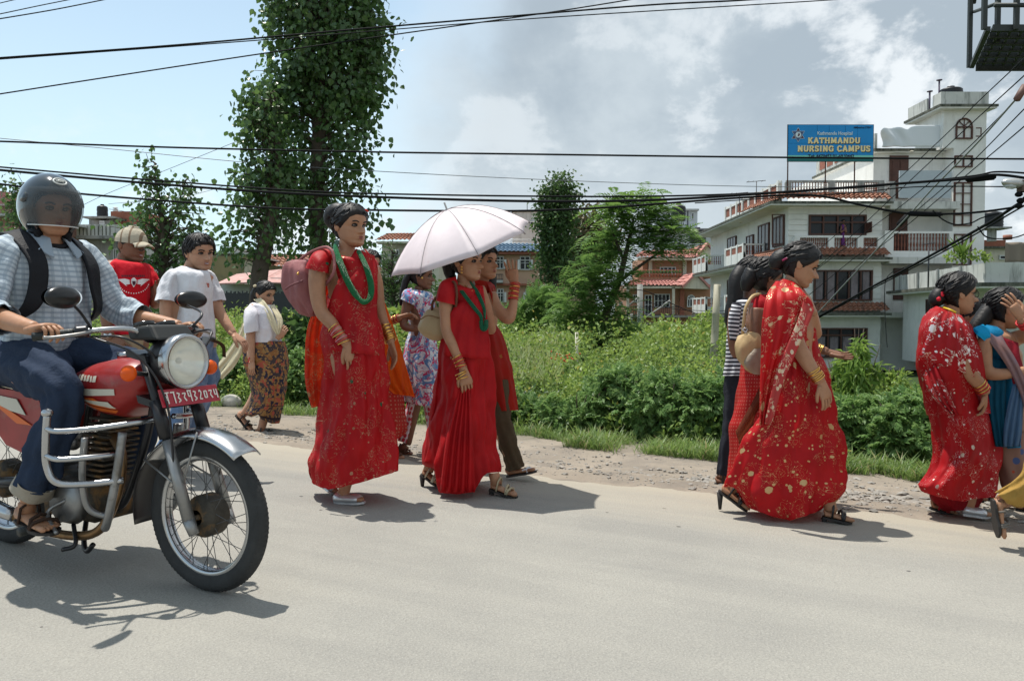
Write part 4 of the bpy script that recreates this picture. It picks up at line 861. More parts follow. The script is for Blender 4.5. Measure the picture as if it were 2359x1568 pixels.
def scatter(T, pos, dirs, nrms, size):
 """instances of a leaf template; dirs = leaf axis, nrms = rough normal"""
 V0, F0 = T; n = len(pos); d = dirs/(np.linalg.norm(dirs, axis=1)[:, None]+1e-9)
 y = np.cross(nrms, d); y /= np.linalg.norm(y, axis=1)[:, None]+1e-9; z = np.cross(d, y)
 s = np.broadcast_to(size, (n,))[:, None, None]
 V = pos[:, None]+s*(V0[None, :, 0:1]*d[:, None]+V0[None, :, 1:2]*y[:, None]+V0[None, :, 2:3]*z[:, None])
 F = (F0[None]+(np.arange(n)*len(V0))[:, None, None]).reshape(-1, F0.shape[1])
 return V.reshape(-1, 3), F
def qmesh(name, V, F, m, parent=None, loc=None):
 tri = F[:, 2] == F[:, 3]
 if not tri.any(): return mesh(name, V, F, m, parent, smooth=False, loc=loc)
 F1 = F[~tri]; F2 = F[tri][:, :3]
 T = np.vstack([F1[:, [0, 1, 2]], F1[:, [0, 2, 3]], F2]); return mesh(name, V, T, m, parent, smooth=False, loc=loc)
def join(parts):
 Vs, Fs, n = [], [], 0
 for V, F in parts: Vs.append(V); Fs.append(F+n); n += len(V)
 return np.vstack(Vs), np.vstack(Fs)
def clump(T, c, rad, n, size, up=0.5, droop=0.0, hemi=True, RNx=RN, shell=0.55):
 """leaves in a (half) ellipsoid"""
 c = np.asarray(c, float); rad = np.broadcast_to(np.asarray(rad, float), (3,))
 d = RNx.randn(n, 3); d /= np.linalg.norm(d, axis=1)[:, None]
 if hemi: d[:, 2] = np.abs(d[:, 2])
 r = shell+(1-shell)*RNx.rand(n)**0.7
 bump = 1+0.18*np.sin(d[:, 0]*7+c[0]*5)*np.sin(d[:, 1]*6+c[1]*3+d[:, 2]*5)
 pos = c+d*rad*(r*bump)[:, None]
 nr = d*0.7+RNx.randn(n, 3)*0.45+np.array([0, 0, up]); ax = d*0.8+RNx.randn(n, 3)*0.6-np.array([0, 0, droop])
 return scatter(T, pos, ax, nr, size*(0.65+0.7*RNx.rand(n)))
def weeds():
 parts, darkp = [], []
 rs = np.random.RandomState(3)
 def top(a, y):
  h = 0.5
  return h
 for (v0, v1, cnt, rad, nl, ls) in [(2.7, 4.5, 430, 0.27, 110, 0.055), (4.5, 8, 640, 0.36, 100, 0.065), (8, 15, 800, 0.55, 80, 0.09), (15, 32, 900, 1.0, 65, 0.15)]:
  for k in range(cnt):
   v = rs.uniform(v0, v1);
   Y0 = v+5.2; u = rs.uniform(-0.95*Y0, 1.05*Y0)+Y0*0.0
   p = uvxy(u, v); x, y = p[0], p[1]
   a = x/max(y, 1)
   if abs(a) > 0.78 or y < 5: continue
   z = float(gz(x, y)); hh = 0.45+0.40*noise.noise(Vector((x*0.35, y*0.35, 0)))+0.12*rs.randn()
   if a > 0.36: hh = min(hh, 0.42)
   if a > 0.3 and v > 13: hh *= 0.8
   if a < 0.3: hh += 0.18*sst(4, 9, v)
   hh = max(0.16, hh); r_ = rad*rs.uniform(0.7, 1.3)
   if v < 3.0: hh *= 0.55; r_ *= 0.7
   T = T_leaf if rs.rand() < 0.8 else T_lance
   parts.append(clump(T, (x, y, z-0.05), (r_, r_, hh+r_*0.3), nl, ls, 0.6, RNx=rs))
 V, F = join(parts); o = qmesh('undergrowth', V, F, L_weed, None, loc=(0, 0, 0)); tag(o, 'dense green weeds filling the field between the shoulder and the houses', 'weeds', kind='stuff')
 parts = []
 for k in range(2500):
  v = rs.uniform(2.9, 16); Y0 = v+5.2; u = rs.uniform(-0.95*Y0, 1.05*Y0); p = uvxy(u, v)
  if p[1] < 5: continue
  z = float(gz(p[0], p[1])); parts.append(clump(T_leaf, (p[0], p[1], z), (0.3, 0.3, 0.28), 14, 0.10, 0.8, RNx=rs))
 V, F = join(parts); o = qmesh('ground_cover', V, F, L_dark, None, loc=(0, 0, 0)); tag(o, 'low dark leaves covering the soil under the weeds', 'ground cover', kind='stuff')
weeds()
def grass():
 rs = np.random.RandomState(5); pos, dr = [], []
 N = 26000
 u = rs.uniform(-6, 9, N); v = 2.45+np.abs(rs.randn(N))*0.35-0.12+0.12*np.sin(u*2.1)+0.08*np.sin(u*5)
 M_ = 15000; u2 = rs.uniform(2.2, 5.6, M_); v2 = 1.75+0.35*np.abs(np.sin(u2*2.3))*0.4+np.abs(rs.randn(M_))*0.45
 u = np.concatenate([u, u2]); v = np.concatenate([v, v2])
 nz = np.sin(u*9+np.sin(v*7))*np.sin(v*11+u*3); keep = nz > -0.55+0.9*(rs.rand(len(u))-0.4); keep &= (np.sin(u*3.7+1)+np.sin(u*8.3)+1.5*rs.rand(len(u))) > -.35; u, v = u[keep], v[keep]
 X = E0[0]+RD[0]*u+RNV[0]*v; Y = E0[1]+RD[1]*u+RNV[1]*v; Z = gz(X, Y)
 n = len(X); ang = rs.rand(n)*6.283; t = 0.5+rs.rand(n)*1.1
 d = np.stack([np.cos(ang), np.sin(ang), t*1.2], 1); nr = np.stack([-np.cos(ang)*t, -np.sin(ang)*t, np.ones(n)], 1)
 Lh = 0.05+0.11*rs.rand(n)+0.10*(rs.rand(n) < 0.12)
 V, F = scatter(T_blade, np.stack([X, Y, Z-0.005], 1), d, nr, Lh); o = qmesh('grass', V, F, L_grass, None, loc=(0, 0, 0)); tag(o, 'tufted green grass along the back edge of the dirt shoulder', 'grass', kind='stuff')
 pos = []
 for (px, py, k) in [(1225, 840, 160), (1262, 800, 110), (1180, 810, 90), (1205, 865, 110), (700, 700, 80), (560, 740, 90)]:
  c = PG(px, py+60, -0.1)*1.0
  pos.append(np.stack([c[0]+rs.randn(k)*0.28, c[1]+0.4+rs.randn(k)*0.25, np.full(k, gz(c[0], c[1]+0.4))], 1))
 pos = np.vstack(pos); n = len(pos); ang = rs.rand(n)*6.283
 d = np.stack([np.cos(ang)*0.35, np.sin(ang)*0.35, np.ones(n)], 1); nr = np.stack([-np.cos(ang), -np.sin(ang), 0.3*np.ones(n)], 1)
 V, F = scatter(T_blade, pos, d, nr, 0.45+0.35*rs.rand(n)); o = qmesh('seeding_grass', V, F, L_seed, None, loc=(0, 0, 0)); tag(o, 'tall pale seeding grasses standing in the weeds right of the women with the umbrella', 'grass', kind='stuff')
grass()
def shrub(px, py, Y, rx, h, n, ls, T, m, label, name='shrub', group='leafy bushes at the verge', stems=6, droop=0.2):
 h *= .85+.3*((px*7) % 10)/10; x = PW(px, py, Y)[0]; z = float(gz(x, Y)); t = empty(name, (x, Y, z), label, 'bush', group)
 rs = np.random.RandomState(int(px)+int(Y*10)); parts = []
 k = max(5, n//90)
 for i in range(k):
  a = rs.rand()*6.283; r = rs.rand()**0.6*rx*0.75; zz = h*(0.15+0.62*rs.rand()*(1-(r/rx)**2*0.5))
  parts.append(clump(T, (x+r*math.cos(a), Y+r*math.sin(a)*0.8, z+zz), (rx*0.36, rx*0.33, h*0.26), n//k, ls, 0.6, droop, hemi=rs.rand() < 0.5, RNx=rs, shell=0.3))
 V, F = join(parts); qmesh('foliage', V, F, m, t)
 q = MB()
 for i in range(stems):
  a = rs.rand()*6.283; q.tube([(x, Y, z-0.05), (x+0.3*rx*math.cos(a), Y+0.3*rx*math.sin(a), z+h*0.5), (x+0.6*rx*math.cos(a), Y+0.6*rx*math.sin(a), z+h*0.85)], [0.014, 0.01, 0.004], 5)
 q.build('stem', BARK, t); return t
for (px, Y, rx, h, n, lb) in [(1330, 8.6, .42, .62, 1500, 'rounded mugwort bush right of the waving woman, leftmost of the verge bushes'), (1430, 8.7, .5, .92, 2400, 'tallest leafy mugwort bush in front of the feathery tree'), (1530, 8.3, .5, .86, 2300, 'broad mugwort bush left of the bamboo post'), (1630, 8.1, .5, .84, 2300, 'mugwort bush just in front of the bamboo post'),
                              (1745, 8.2, .5, .8, 1700, 'mugwort bush behind the woman in the gold dotted sari'), (1990, 7.6, .5, .74, 2300, 'mugwort bush between the gold dotted sari and the woman in glasses, left one'), (2095, 7.3, .45, .7, 2000, 'mugwort bush right beside the woman in glasses'), (2215, 7.6, .45, .7, 1200, 'mugwort bush hidden partly behind the blue kurta'),
                              (1190, 9.0, .42, .5, 1300, 'low mugwort bush behind the waving woman'), (690, 10.2, .5, .85, 1800, 'dark leafy bush right of the woman in the patterned skirt'), (520, 11.0, .55, .8, 1500, 'leafy bush behind the boy in the white shirt'), (860, 9.6, .5, .7, 1500, 'leafy bush behind the pink shoulder bag')]:
 shrub(px, 800, Y, rx, h, n, 0.115, T_lobed, L_mug, lb)
for (px, Y, rx, h, n, m, T, ls, nm, lb) in [(1985, 11.8, .42, 1.35, 900, L_lime, T_lance, .17, 'sapling', 'light green sapling with drooping narrow leaves before the white building'), (1935, 12.4, .32, 1.1, 700, L_weed, T_leaf, .09, 'sapling', 'small bright sapling left of the drooping one before the white building'),
                                       (1975, 13.0, .16, 1.75, 260, L_lime, T_leaf, .1, 'sapling', 'thin upright shoot rising above the lime green saplings'), (2045, 12.5, .35, 1.0, 800, L_weed, T_leaf, .09, 'shrub', 'green shrub at the foot of the flat roofed house'), (1720, 30, 1.3, 1.6, 700, L_weed, T_leaf, .2, 'shrub', 'bush against the base of the white building at the left corner'),
                                       (1600, 24, 1.2, 1.7, 900, L_weed, T_leaf, .16, 'shrub', 'pale green bush rising in front of the villa corner'), (1850, 10.5, .4, .62, 700, L_lime, T_leaf, .07, 'shrub', 'yellow green flowering bush behind the outstretched hand')]:
 shrub(px, 780, Y, rx, h, n, ls, T, m, lb, nm, 'saplings and shrubs before the houses', 4, 0.9 if T is T_lance else 0.2)
q = MB()
for k in range(26):
 p = PG(1300+rnd.gauss(0, 18), 910+rnd.gauss(0, 6), -0.1); q.ell((p[0], p[1]+0.25, 0.44+rnd.gauss(0, .05)), 0.016, None, 5, 4)
o = q.build('red_flowers', mat('red_petal', (0.55, 0.08, 0.02), 0.6), None, loc=(0, 0, 0)); tag(o, 'small cluster of red flowers in the weeds left of the mugwort bushes', 'flowers', kind='stuff')
def limb(q, pts, r, n=7, k=5):
 p = smooth_pts(pts, k); q.tube(p, np.interp(np.linspace(0, 1, len(p)), np.linspace(0, 1, len(r)), r), n)
def big_poplar():
 Z = 15.0; p0 = P(735, 760, Z); t = empty('poplar_tree', (p0[0], p0[1], float(gz(p0[0], p0[1]))), 'tall dense poplar with dark glossy leaves reaching beyond the top of the picture', 'tree')
 rs = np.random.RandomState(21)
 q = MB(); limb(q, [P(742, 780, Z), P(738, 640, Z), P(728, 480, Z), P(735, 300, Z), P(745, 100, Z), P(750, -150, Z), P(752, -400, Z)], [.19, .175, .15, .13, .1, .06, .02], 12); q.build('trunk', BARK, t)
 rows = [(620, 690, 790, .12), (560, 650, 868, .25), (500, 640, 862, .4), (420, 640, 848, .5), (340, 625, 858, .6), (300, 600, 862, .85), (230, 590, 872, 1.3), (160, 600, 892, 1.4), (60, 592, 900, 1.4), (0, 596, 895, 1.3), (-120, 620, 880, 1.1), (-260, 660, 850, .9), (-400, 715, 800, .5)]
 crown(t, rows, Z, 16500, rs, 0.115, (738, 752), ncl=560, k_=.76)
 return t
def crown(t, rows, Z, N, rs, ls, trunkx, ncl=150, T=T_heart, m=None, twigs=True, thick=0.55, droop=1.0, spread=0.12, name='foliage', k_=1.0):
 m = m or L_pop; rows = np.array(sorted(rows)); ys = rows[:, 0]
 yy = np.linspace(ys[0], ys[-1], 400); w = np.interp(yy, ys, rows[:, 3])*(np.interp(yy, ys, rows[:, 2])-np.interp(yy, ys, rows[:, 1])); cdf = np.cumsum(w)/w.sum()
 parts, q = [], MB(); s = Z/FPX; per = max(6, N//ncl)
 for k in range(ncl):
  y = np.interp(rs.rand(), cdf, yy); xl, xr = np.interp(y, ys, rows[:, 1]), np.interp(y, ys, rows[:, 2]); cx, hw = (xl+xr)/2, (xr-xl)/2*k_
  a = rs.rand()*6.283; r = math.sqrt(rs.rand())*0.97; dx = math.cos(a)*r*hw; dz = math.sin(a)*r*hw*thick
  c = P(cx+dx, y, Z)+np.array([0, dz*s, 0]); ln = rs.uniform(0.25, 0.6)*min(1, hw/100+0.35)*(Z/15)
  d = nrm([dx*s*1.2+rs.randn()*0.1, dz*s, rs.randn()*0.35-0.15*droop]); n = per
  tt = rs.rand(n); pos = c+d*(tt*ln)[:, None]+rs.randn(n, 3)*spread*np.array([1, 1, 1.25])
  nr = rs.randn(n, 3)*0.7+np.array([-0.1, -0.55, 0.5]); ax = rs.randn(n, 3)*0.6+np.array([0, 0, -0.9*droop])+d*0.4
  parts.append(scatter(T, pos, ax, nr, ls*(0.6+0.65*rs.rand(n))))
  if twigs:
   tx = np.interp(y, [rows[0, 0], rows[-1, 0]], [trunkx[1], trunkx[0]])
   b = P(tx, y+hw*0.6*rs.uniform(.4, 1.1), Z); q.tube([b, (b+c)/2+np.array([0, 0, 0.05]), c, c+d*ln*0.8], [0.022*Z/15, 0.014*Z/15, 0.008*Z/15, 0.004*Z/15], 4, caps=False)
 V, F = join(parts); o = qmesh(name, V, F, m, t); o['kind'] = 'stuff'
 if twigs: o = q.build('branches', BARK, t); o['kind'] = 'stuff'
big_poplar()
def leaning_poplar():
 Z = 14.2; p0 = P(590, 760, Z); t = empty('poplar_tree', (p0[0], p0[1], float(gz(p0[0], p0[1]))), 'slanting poplar with open drooping sprays and bare lower trunk left of the tall one', 'tree')
 rs = np.random.RandomState(5); q = MB(); limb(q, [P(592, 760, Z), P(597, 640, Z), P(612, 560, Z), P(632, 470, Z), P(642, 390, Z), P(632, 300, Z), P(600, 235, Z)], [.165, .155, .14, .115, .08, .05, .02], 12); q.build('trunk', BARK, t)
 rows = [(210, 585, 640, .6), (240, 557, 650, 1), (300, 560, 660, 1), (350, 560, 680, .95), (400, 560, 690, .95), (440, 545, 690, .8), (500, 535, 690, .6), (560, 524, 650, .5), (600, 545, 640, .3), (635, 548, 580, .15)]
 crown(t, rows, Z, 2700, rs, 0.105, (600, 640), ncl=180, k_=.8)
leaning_poplar()
def young_poplars():
 Z = 18.0; p0 = P(378, 760, Z); t = empty('poplar_tree', (p0[0], p0[1], float(gz(p0[0], p0[1]))), 'young two tipped poplar behind the man in the cap', 'tree')
 rs = np.random.RandomState(8); q = MB(); limb(q, [P(372, 760, Z), P(376, 640, Z), P(378, 560, Z), P(370, 480, Z), P(355, 400, Z)], [.13, .12, .09, .05, .02], 9); limb(q, [P(378, 560, Z), P(400, 500, Z), P(425, 425, Z)], [.05, .035, .01], 6); q.build('trunk', BARK, t)
 crown(t, [(448, 318, 430, .5), (500, 325, 435, 1), (540, 303, 455, 1.1), (580, 310, 450, 1.1), (620, 330, 430, .9), (660, 340, 415, .5), (700, 345, 410, .4)], Z, 1500, rs, 0.115, (370, 376), ncl=120)
 crown(t, [(374, 343, 358, .5), (400, 332, 366, .9), (450, 330, 372, .8)], Z, 170, rs, 0.12, (355, 360), ncl=16, name='tip_foliage'); crown(t, [(408, 412, 440, .7), (450, 404, 440, .7), (470, 404, 436, .6)], Z, 110, rs, 0.12, (420, 425), ncl=10, name='tip_foliage')
 Z = 20.0; p0 = P(45, 760, Z); t = empty('poplar_tree', (p0[0], p0[1], float(gz(p0[0], p0[1]))), 'scrubby tree behind the helmet at the left edge', 'tree')
 q = MB(); limb(q, [P(45, 760, Z), P(48, 640, Z), P(52, 500, Z), P(55, 420, Z)], [.1, .09, .06, .02], 7); q.build('trunk', BARK, t)
 crown(t, [(405, 52, 68, .5), (440, 20, 60, .8), (500, 28, 85, 1), (540, 5, 95, 1.3), (600, 0, 100, 1)], Z, 900, rs, 0.12, (48, 52), ncl=70)
young_poplars()
def feathery_tree():
 Z = 18.0; p0 = P(1386, 800, Z); t = empty('jacaranda_tree', (p0[0], p0[1], float(gz(p0[0], p0[1]))), 'feathery leaved tree with drooping fronds in front of the terracotta villa', 'tree')
 rs = np.random.RandomState(9); q = MB(); limb(q, [P(1380, 800, Z), P(1388, 742, Z), P(1424, 650, Z), P(1447, 560, Z), P(1460, 500, Z)], [.11, .1, .075, .05, .02], 9)
 limb(q, [P(1424, 650, Z), P(1470, 615, Z), P(1520, 580, Z), P(1545, 560, Z)], [.05, .04, .025, .01], 6); limb(q, [P(1400, 710, Z), P(1365, 650, Z), P(1345, 620, Z)], [.04, .03, .01], 6); limb(q, [P(1436, 600, Z), P(1410, 530, Z), P(1400, 500, Z)], [.04, .03, .01], 6); q.build('trunk', BARK, t)
 parts = []
 nodes = [(1395, 500), (1420, 478), (1455, 465), (1490, 475), (1515, 495), (1545, 525), (1556, 560), (1520, 545), (1480, 520), (1440, 520), (1405, 540), (1385, 570), (1430, 570), (1470, 565), (1370, 620), (1345, 625), (1330, 650), (1400, 620), (1375, 660), (1345, 690), (1320, 690), (1400, 690), (1430, 640), (1360, 720), (1400, 740), (1330, 740), (1440, 720), (1420, 770), (1380, 770), (1300, 720), (1500, 470), (1440, 490)]
 for (x, y) in nodes:
  c = P(x, y, Z)+np.array([0, rs.uniform(-.7, .7), 0]); n = 30
  ang = rs.rand(n)*6.283; d = np.stack([np.cos(ang), np.sin(ang)*0.9, 0.35*rs.randn(n)+0.15], 1); nr = np.stack([0.1*rs.randn(n), 0.1*rs.randn(n), np.ones(n)], 1)
  parts.append(scatter(T_frond, c+rs.randn(n, 3)*0.16, d, nr, 0.34+0.3*rs.rand(n)))
 V, F = join(parts); o = qmesh('fronds', V, F, L_feather, t); o['kind'] = 'stuff'
feathery_tree()
def simple_tree(name, label, Z, trunk, rows, N, ls, m, T=T_leaf, ncl=80, r0=0.1, droop=0.3, spread=0.16, group='trees among the houses'):
 p0 = P(trunk[0][0], trunk[0][1], Z); t = empty(name, (p0[0], p0[1], float(gz(p0[0], p0[1]))), label, 'tree', group); rs = np.random.RandomState(int(trunk[0][0])+3)
 q = MB(); limb(q, [P(a, b, Z) for a, b in trunk], [r0, r0*0.8, r0*0.2], 7); q.build('trunk', BARK, t)
 crown(t, rows, Z, N, rs, ls, (trunk[-1][0], trunk[0][0]), ncl, T, m, droop=droop, spread=spread)
simple_tree('slender_tree', 'slim upright tree with dark foliage right of the umbrella', 30, [(1275, 720), (1277, 600), (1285, 440)], [(415, 1285, 1300, .7), (450, 1262, 1315, 1), (500, 1255, 1312, 1.1), (540, 1262, 1300, 1.2), (580, 1255, 1300, 1), (630, 1252, 1292, .9), (660, 1262, 1288, .4)], 6500, .16, L_dark, ncl=150, r0=.14)
simple_tree('mango_tree', 'round crowned tree with rusty young leaves beside the feathery tree', 33, [(1345, 700), (1342, 600), (1345, 520)], [(488, 1335, 1365, .8), (520, 1310, 1390, 1), (570, 1300, 1400, 1), (610, 1318, 1370, .7), (650, 1325, 1355, .3)], 4200, .2, L_rust, ncl=90, r0=.12)
simple_tree('conifer', 'small dark tiered conifer in front of the hip roofed house', 30, [(903, 720), (903, 640), (903, 575)], [(575, 895, 912, .9), (600, 880, 925, 1), (640, 868, 938, 1), (690, 865, 945, .9)], 1300, .2, L_dark, T=T_lance, ncl=70, droop=0)
for (px, Y, rx, h, n, m, lb) in [(1235, 24, .9, 2.0, 1000, L_feather, 'young feathery tree left of the slim upright tree'), (1195, 26, .8, 1.3, 600, L_feather, 'low feathery shrub below the blue roofed house'), (850, 24, 1.2, 1.7, 1000, L_dark, 'dark bush behind the woman with the green beads'), (985, 26, 1.6, 2.2, 1400, L_dark, 'broad dark bush behind the white patterned dress'), (905, 22, 1.0, 1.3, 900, L_weed, 'grey green bush below the conifer'),
        (725, 13.5, .9, 1.3, 1400, L_dark, 'dark spreading bush behind the woman in the patterned skirt'), (960, 21, .9, 1.5, 700, L_weed, 'leafy bush under the left side of the umbrella'), (400, 17, .9, 1.5, 800, L_dark, 'dark bush at the foot of the young poplar')]:
 shrub(px, 700, Y, rx, h, n, .2 if m is not L_feather else .42, T_leaf if m is not L_feather else T_frond, m, lb, group='bushes in the back of the field')
p = PW(2205, 600, 31.9); t = empty('roof_plant', p, 'leafy potted creeper on the flat roof parapet at right', 'plant'); rs = np.random.RandomState(4)
V, F = join([clump(T_leaf, p+np.array([dx, 0, dz]), (.25, .2, .2), 45, .16, .4, RNx=rs, hemi=False, shell=.1) for dx, dz in ((-.3, .15), (0.1, .1), (.4, .2), (.8, .25), (1.2, .15))]); qmesh('leaves', V, F, L_weed, t)
V, F = scatter(T_lance, np.array([p+np.array([.2, 0, .1])]*5), np.array([(-.3, 0, 1), (-.15, -.2, 1), (0.1, .1, 1.), (-.5, 0, .8), (.3, 0, .9)]), rs.randn(5, 3), 1.0); qmesh('broad_leaf', V, F, L_lime, t)
def skinmat(name, c):
 m = mat(name, c, 0.5, var=0.1, vscale=14, bump=0.08, bscale=120, spec=0.35, sss=0.12, col2=tuple(x*0.8 for x in c), c2=(0.5, 0.7), c2s=7); return m
SK = {'mid': skinmat('skin_brown', (0.38, 0.195, 0.11)), 'dark': skinmat('skin_dark_brown', (0.2, 0.095, 0.055)), 'fair': skinmat('skin_tan', (0.44, 0.24, 0.15))}
HAIR = mat('black_hair', (0.007, 0.006, 0.006), 0.5, spec=0.35)
def _hairbump():
 b = NB(HAIR); q = b.n('ShaderNodeMapping'); b.L.new(b.obj(), q.inputs[0]); q.inputs['Scale'].default_value = (30, 30, 260)
 bp = b.n('ShaderNodeBump'); bp.inputs['Strength'].default_value = 0.7; bp.inputs['Distance'].default_value = 0.004; b.L.new(b.noise(q.outputs[0], 1.0, 3), bp.inputs['Height']); b.L.new(bp.outputs[0], base_in(HAIR)['Normal'])
_hairbump()
EYEW = mat('eye_white', (0.36, 0.31, 0.28), 0.3); EYEB = mat('eye_dark', (0.01, 0.007, 0.006), 0.3); LIP = mat('lips', (0.24, 0.06, 0.055), 0.5); BROW = mat('eyebrow', (0.012, 0.009, 0.008), 0.8)
GOLD = mat('gold', (0.75, 0.45, 0.12), 0.28, metal=1.0); SILV = mat('silver_shoe', (0.62, 0.64, 0.66), 0.35, metal=0.6); REDB = mat('red_glass', (0.5, 0.03, 0.03), 0.25); BLKL = mat('black_leather', (0.02, 0.018, 0.018), 0.4); SOLE = mat('dark_sole', (0.03, 0.026, 0.024), 0.7)
zf_ = [-.5, -.49, -.46, -.40, -.335, -.27, -.21, -.165, -.09, -.02, .04, .10, .2, .3, .38, .44, .48, .5]
ff_ = [.16, .25, .335, .372, .352, .375, .372, .362, .358, .335, .348, .362, .352, .315, .25, .17, .09, .0]
bb_ = [.06, .03, .0, -.08, -.2, -.28, -.33, -.36, -.405, -.43, -.44, -.445, -.43, -.375, -.3, -.2, -.1, .0]
ww_ = [.07, .11, .165, .22, .262, .285, .30, .312, .328, .335, .34, .342, .332, .295, .24, .17, .09, .0]
def head_point(th, z):
 f, b, w = np.interp(z, zf_, ff_), np.interp(z, zf_, bb_), np.interp(z, zf_, ww_)
 c, a = (f+b)/2, (f-b)/2; ct, st = np.cos(th), np.sin(th)
 front = np.clip(ct, 0, 1)
 x = c+a*np.sign(ct)*np.abs(ct)**0.9; y = w*np.sign(st)*np.abs(st)**(0.92+0.25*front*(z < 0))
 return x, y
def head_grid(n=80, k=64):
 zs = np.concatenate([np.linspace(-.5, -.4, 8), np.linspace(-.39, .1, k-22), np.linspace(.12, .5, 14)])
 t = np.linspace(-math.pi, math.pi, n+1)[:-1]; th = t-0.42*np.sin(t)
 G = []
 for z in zs:
  x, y = head_point(th, z); zz = np.full(n, z); fr = np.clip(np.cos(th), 0, 1)**2
  nz = np.interp(z, [-.205, -.175, -.155, -.10, -.02, .03, .08], [0, .07, .150, .125, .06, .022, 0]); nw = np.interp(z, [-.2, -.15, -.05, .05], [.085, .082, .045, .035])
  x = x+fr*nz*np.exp(-(y/nw)**2)
  for s in (-1, 1):
   x = x-fr*0.045*np.exp(-((y-s*.145)/.085)**2-((z-.005)/.05)**2)+fr*0.014*np.exp(-((y-s*.14)/.1)**2-((z-.075)/.03)**2)+fr*0.02*np.exp(-((y-s*.19)/.08)**2-((z+.11)/.06)**2)
  x = x+fr*0.022*np.exp(-(y/.10)**2-((z+.245)/.022)**2)+fr*0.024*np.exp(-(y/.085)**2-((z+.295)/.024)**2)-fr*0.014*np.exp(-(y/.12)**2-((z+.270)/.012)**2)
  G.append(np.stack([x, y, zz], 1))
 return np.array(G)
HEADG = head_grid()
def grid_faces(k, n, closed=True):
 nn = n if closed else n-1; i, j = np.meshgrid(np.arange(k-1), np.arange(nn), indexing='ij'); i = i.ravel(); j = j.ravel(); j2 = (j+1) % n
 return np.stack([i*n+j, i*n+j2, (i+1)*n+j2, (i+1)*n+j], 1)
def frame_from(fw, up=(0, 0, 1)):
 f = nrm(fw); u = np.array(up, float); l = nrm(np.cross(u, f)); u = np.cross(f, l); return np.array([f, l, u])
def facing(yaw, pitch=0.0, roll=0.0):
 """yaw 0 = looks to the right of the picture, positive turns towards the camera; pitch positive looks down (degrees)"""
 y, p, r = R(yaw), R(pitch), R(roll); fr = frame_from((math.cos(y)*math.cos(p), -math.sin(y)*math.cos(p), -math.sin(p)))
 f, l, u = fr; return np.array([f, l*math.cos(r)+u*math.sin(r), u*math.cos(r)-l*math.sin(r)])
def voxel_union(parts, vs=0.011, smooth=2):
 q = MB()
 for V, F in parts: q.add(V, F)
 me = bpy.data.meshes.new('tmp'); me.from_pydata([tuple(v) for v in np.vstack(q.V)], [], q.F); o = bpy.data.objects.new('tmp', me); COL.objects.link(o)
 m = o.modifiers.new('r', 'REMESH'); m.mode = 'VOXEL'; m.voxel_size = vs
 if smooth: s = o.modifiers.new('s', 'SMOOTH'); s.iterations = smooth; s.factor = 0.5
 dg = bpy.context.evaluated_depsgraph_get(); e = o.evaluated_get(dg); em = e.to_mesh()
 V = np.empty(len(em.vertices)*3); em.vertices.foreach_get('co', V); V = V.reshape(-1, 3)
 nl = len(em.loops); li = np.empty(nl, np.int32); em.loops.foreach_get('vertex_index', li)
 F = li.reshape(-1, 4) if nl == 4*len(em.polygons) else None
 if F is None: F = [tuple(p.vertices) for p in em.polygons]
 e.to_mesh_clear(); bpy.data.objects.remove(o); bpy.data.meshes.remove(me)
 return V, [tuple(f) for f in F]
def ring_tube(rows, n=14):
 """rows of (centre, semi-axis vector a, semi-axis vector b) -> closed solid"""
 th = np.arange(n)*2*math.pi/n; V = []
 for c, a, b in rows: V.append(np.asarray(c)+np.cos(th)[:, None]*np.asarray(a)+np.sin(th)[:, None]*np.asarray(b))
 k = len(rows); F = [tuple(int(q) for q in f) for f in grid_faces(k, n)]; F += [tuple(range(n))[::-1], tuple(range((k-1)*n, k*n))]
 return np.vstack(V), F
def hand_geo(wrist, d, palm, side=1, curl=0.5, spread=0.12, size=0.175, thumb=0.6):
 """d: direction of the fingers, palm: palm normal, side: +1/-1 where the thumb sits"""
 d = nrm(d); palm = nrm(np.asarray(palm)-d*np.dot(palm, d)); s = np.cross(palm, d)*side; w = np.asarray(wrist, float); L = size; out = []
 rows = [(w-d*0.03, s*.026, palm*.020), (w, s*.027, palm*.018), (w+d*L*.16, s*.034, palm*.016), (w+d*L*.34, s*.041, palm*.015), (w+d*L*.46, s*.041, palm*.012), (w+d*L*.51, s*.034, palm*.007)]
 out.append(ring_tube(rows, 12))
 for i, (off, ln, rr) in enumerate([(.030, .42, .0088), (.0105, .47, .0090), (-.0095, .44, .0086), (-.028, .35, .0076)]):
  b = w+d*L*.44+s*off; a = spread*(1.2-i*0.8)*0.35; dd = nrm(d+s*a); pts = [b-dd*0.012, b]; ang = 0
  for seg, cu in ((.44, .45), (.31, .75), (.25, .55)):
   ang += curl*cu*(1+0.10*i); dr = dd*math.cos(ang)+palm*math.sin(ang); pts.append(pts[-1]+dr*L*ln*seg)
  pp = smooth_pts(pts, 2); out.append(tube_geo(pp, np.interp(np.linspace(0, 1, len(pp)), [0, .5, .9, 1], [rr, rr*.95, rr*.8, rr*.45]), 7))
 b = w+d*L*.12+s*.024; t1 = nrm(d*0.75+s*0.7*thumb+palm*0.25); t2 = nrm(d*1.0+s*0.15*thumb+palm*(0.2+0.5*curl))
 pp = smooth_pts([b-t1*.01, b+t1*L*.12, b+t1*L*.24, b+t1*L*.24+t2*L*.14, b+t1*L*.24+t2*L*.24], 2); out.append(tube_geo(pp, np.interp(np.linspace(0, 1, len(pp)), [0, .5, .9, 1], [.014, .0115, .009, .004]), 8))
 return out
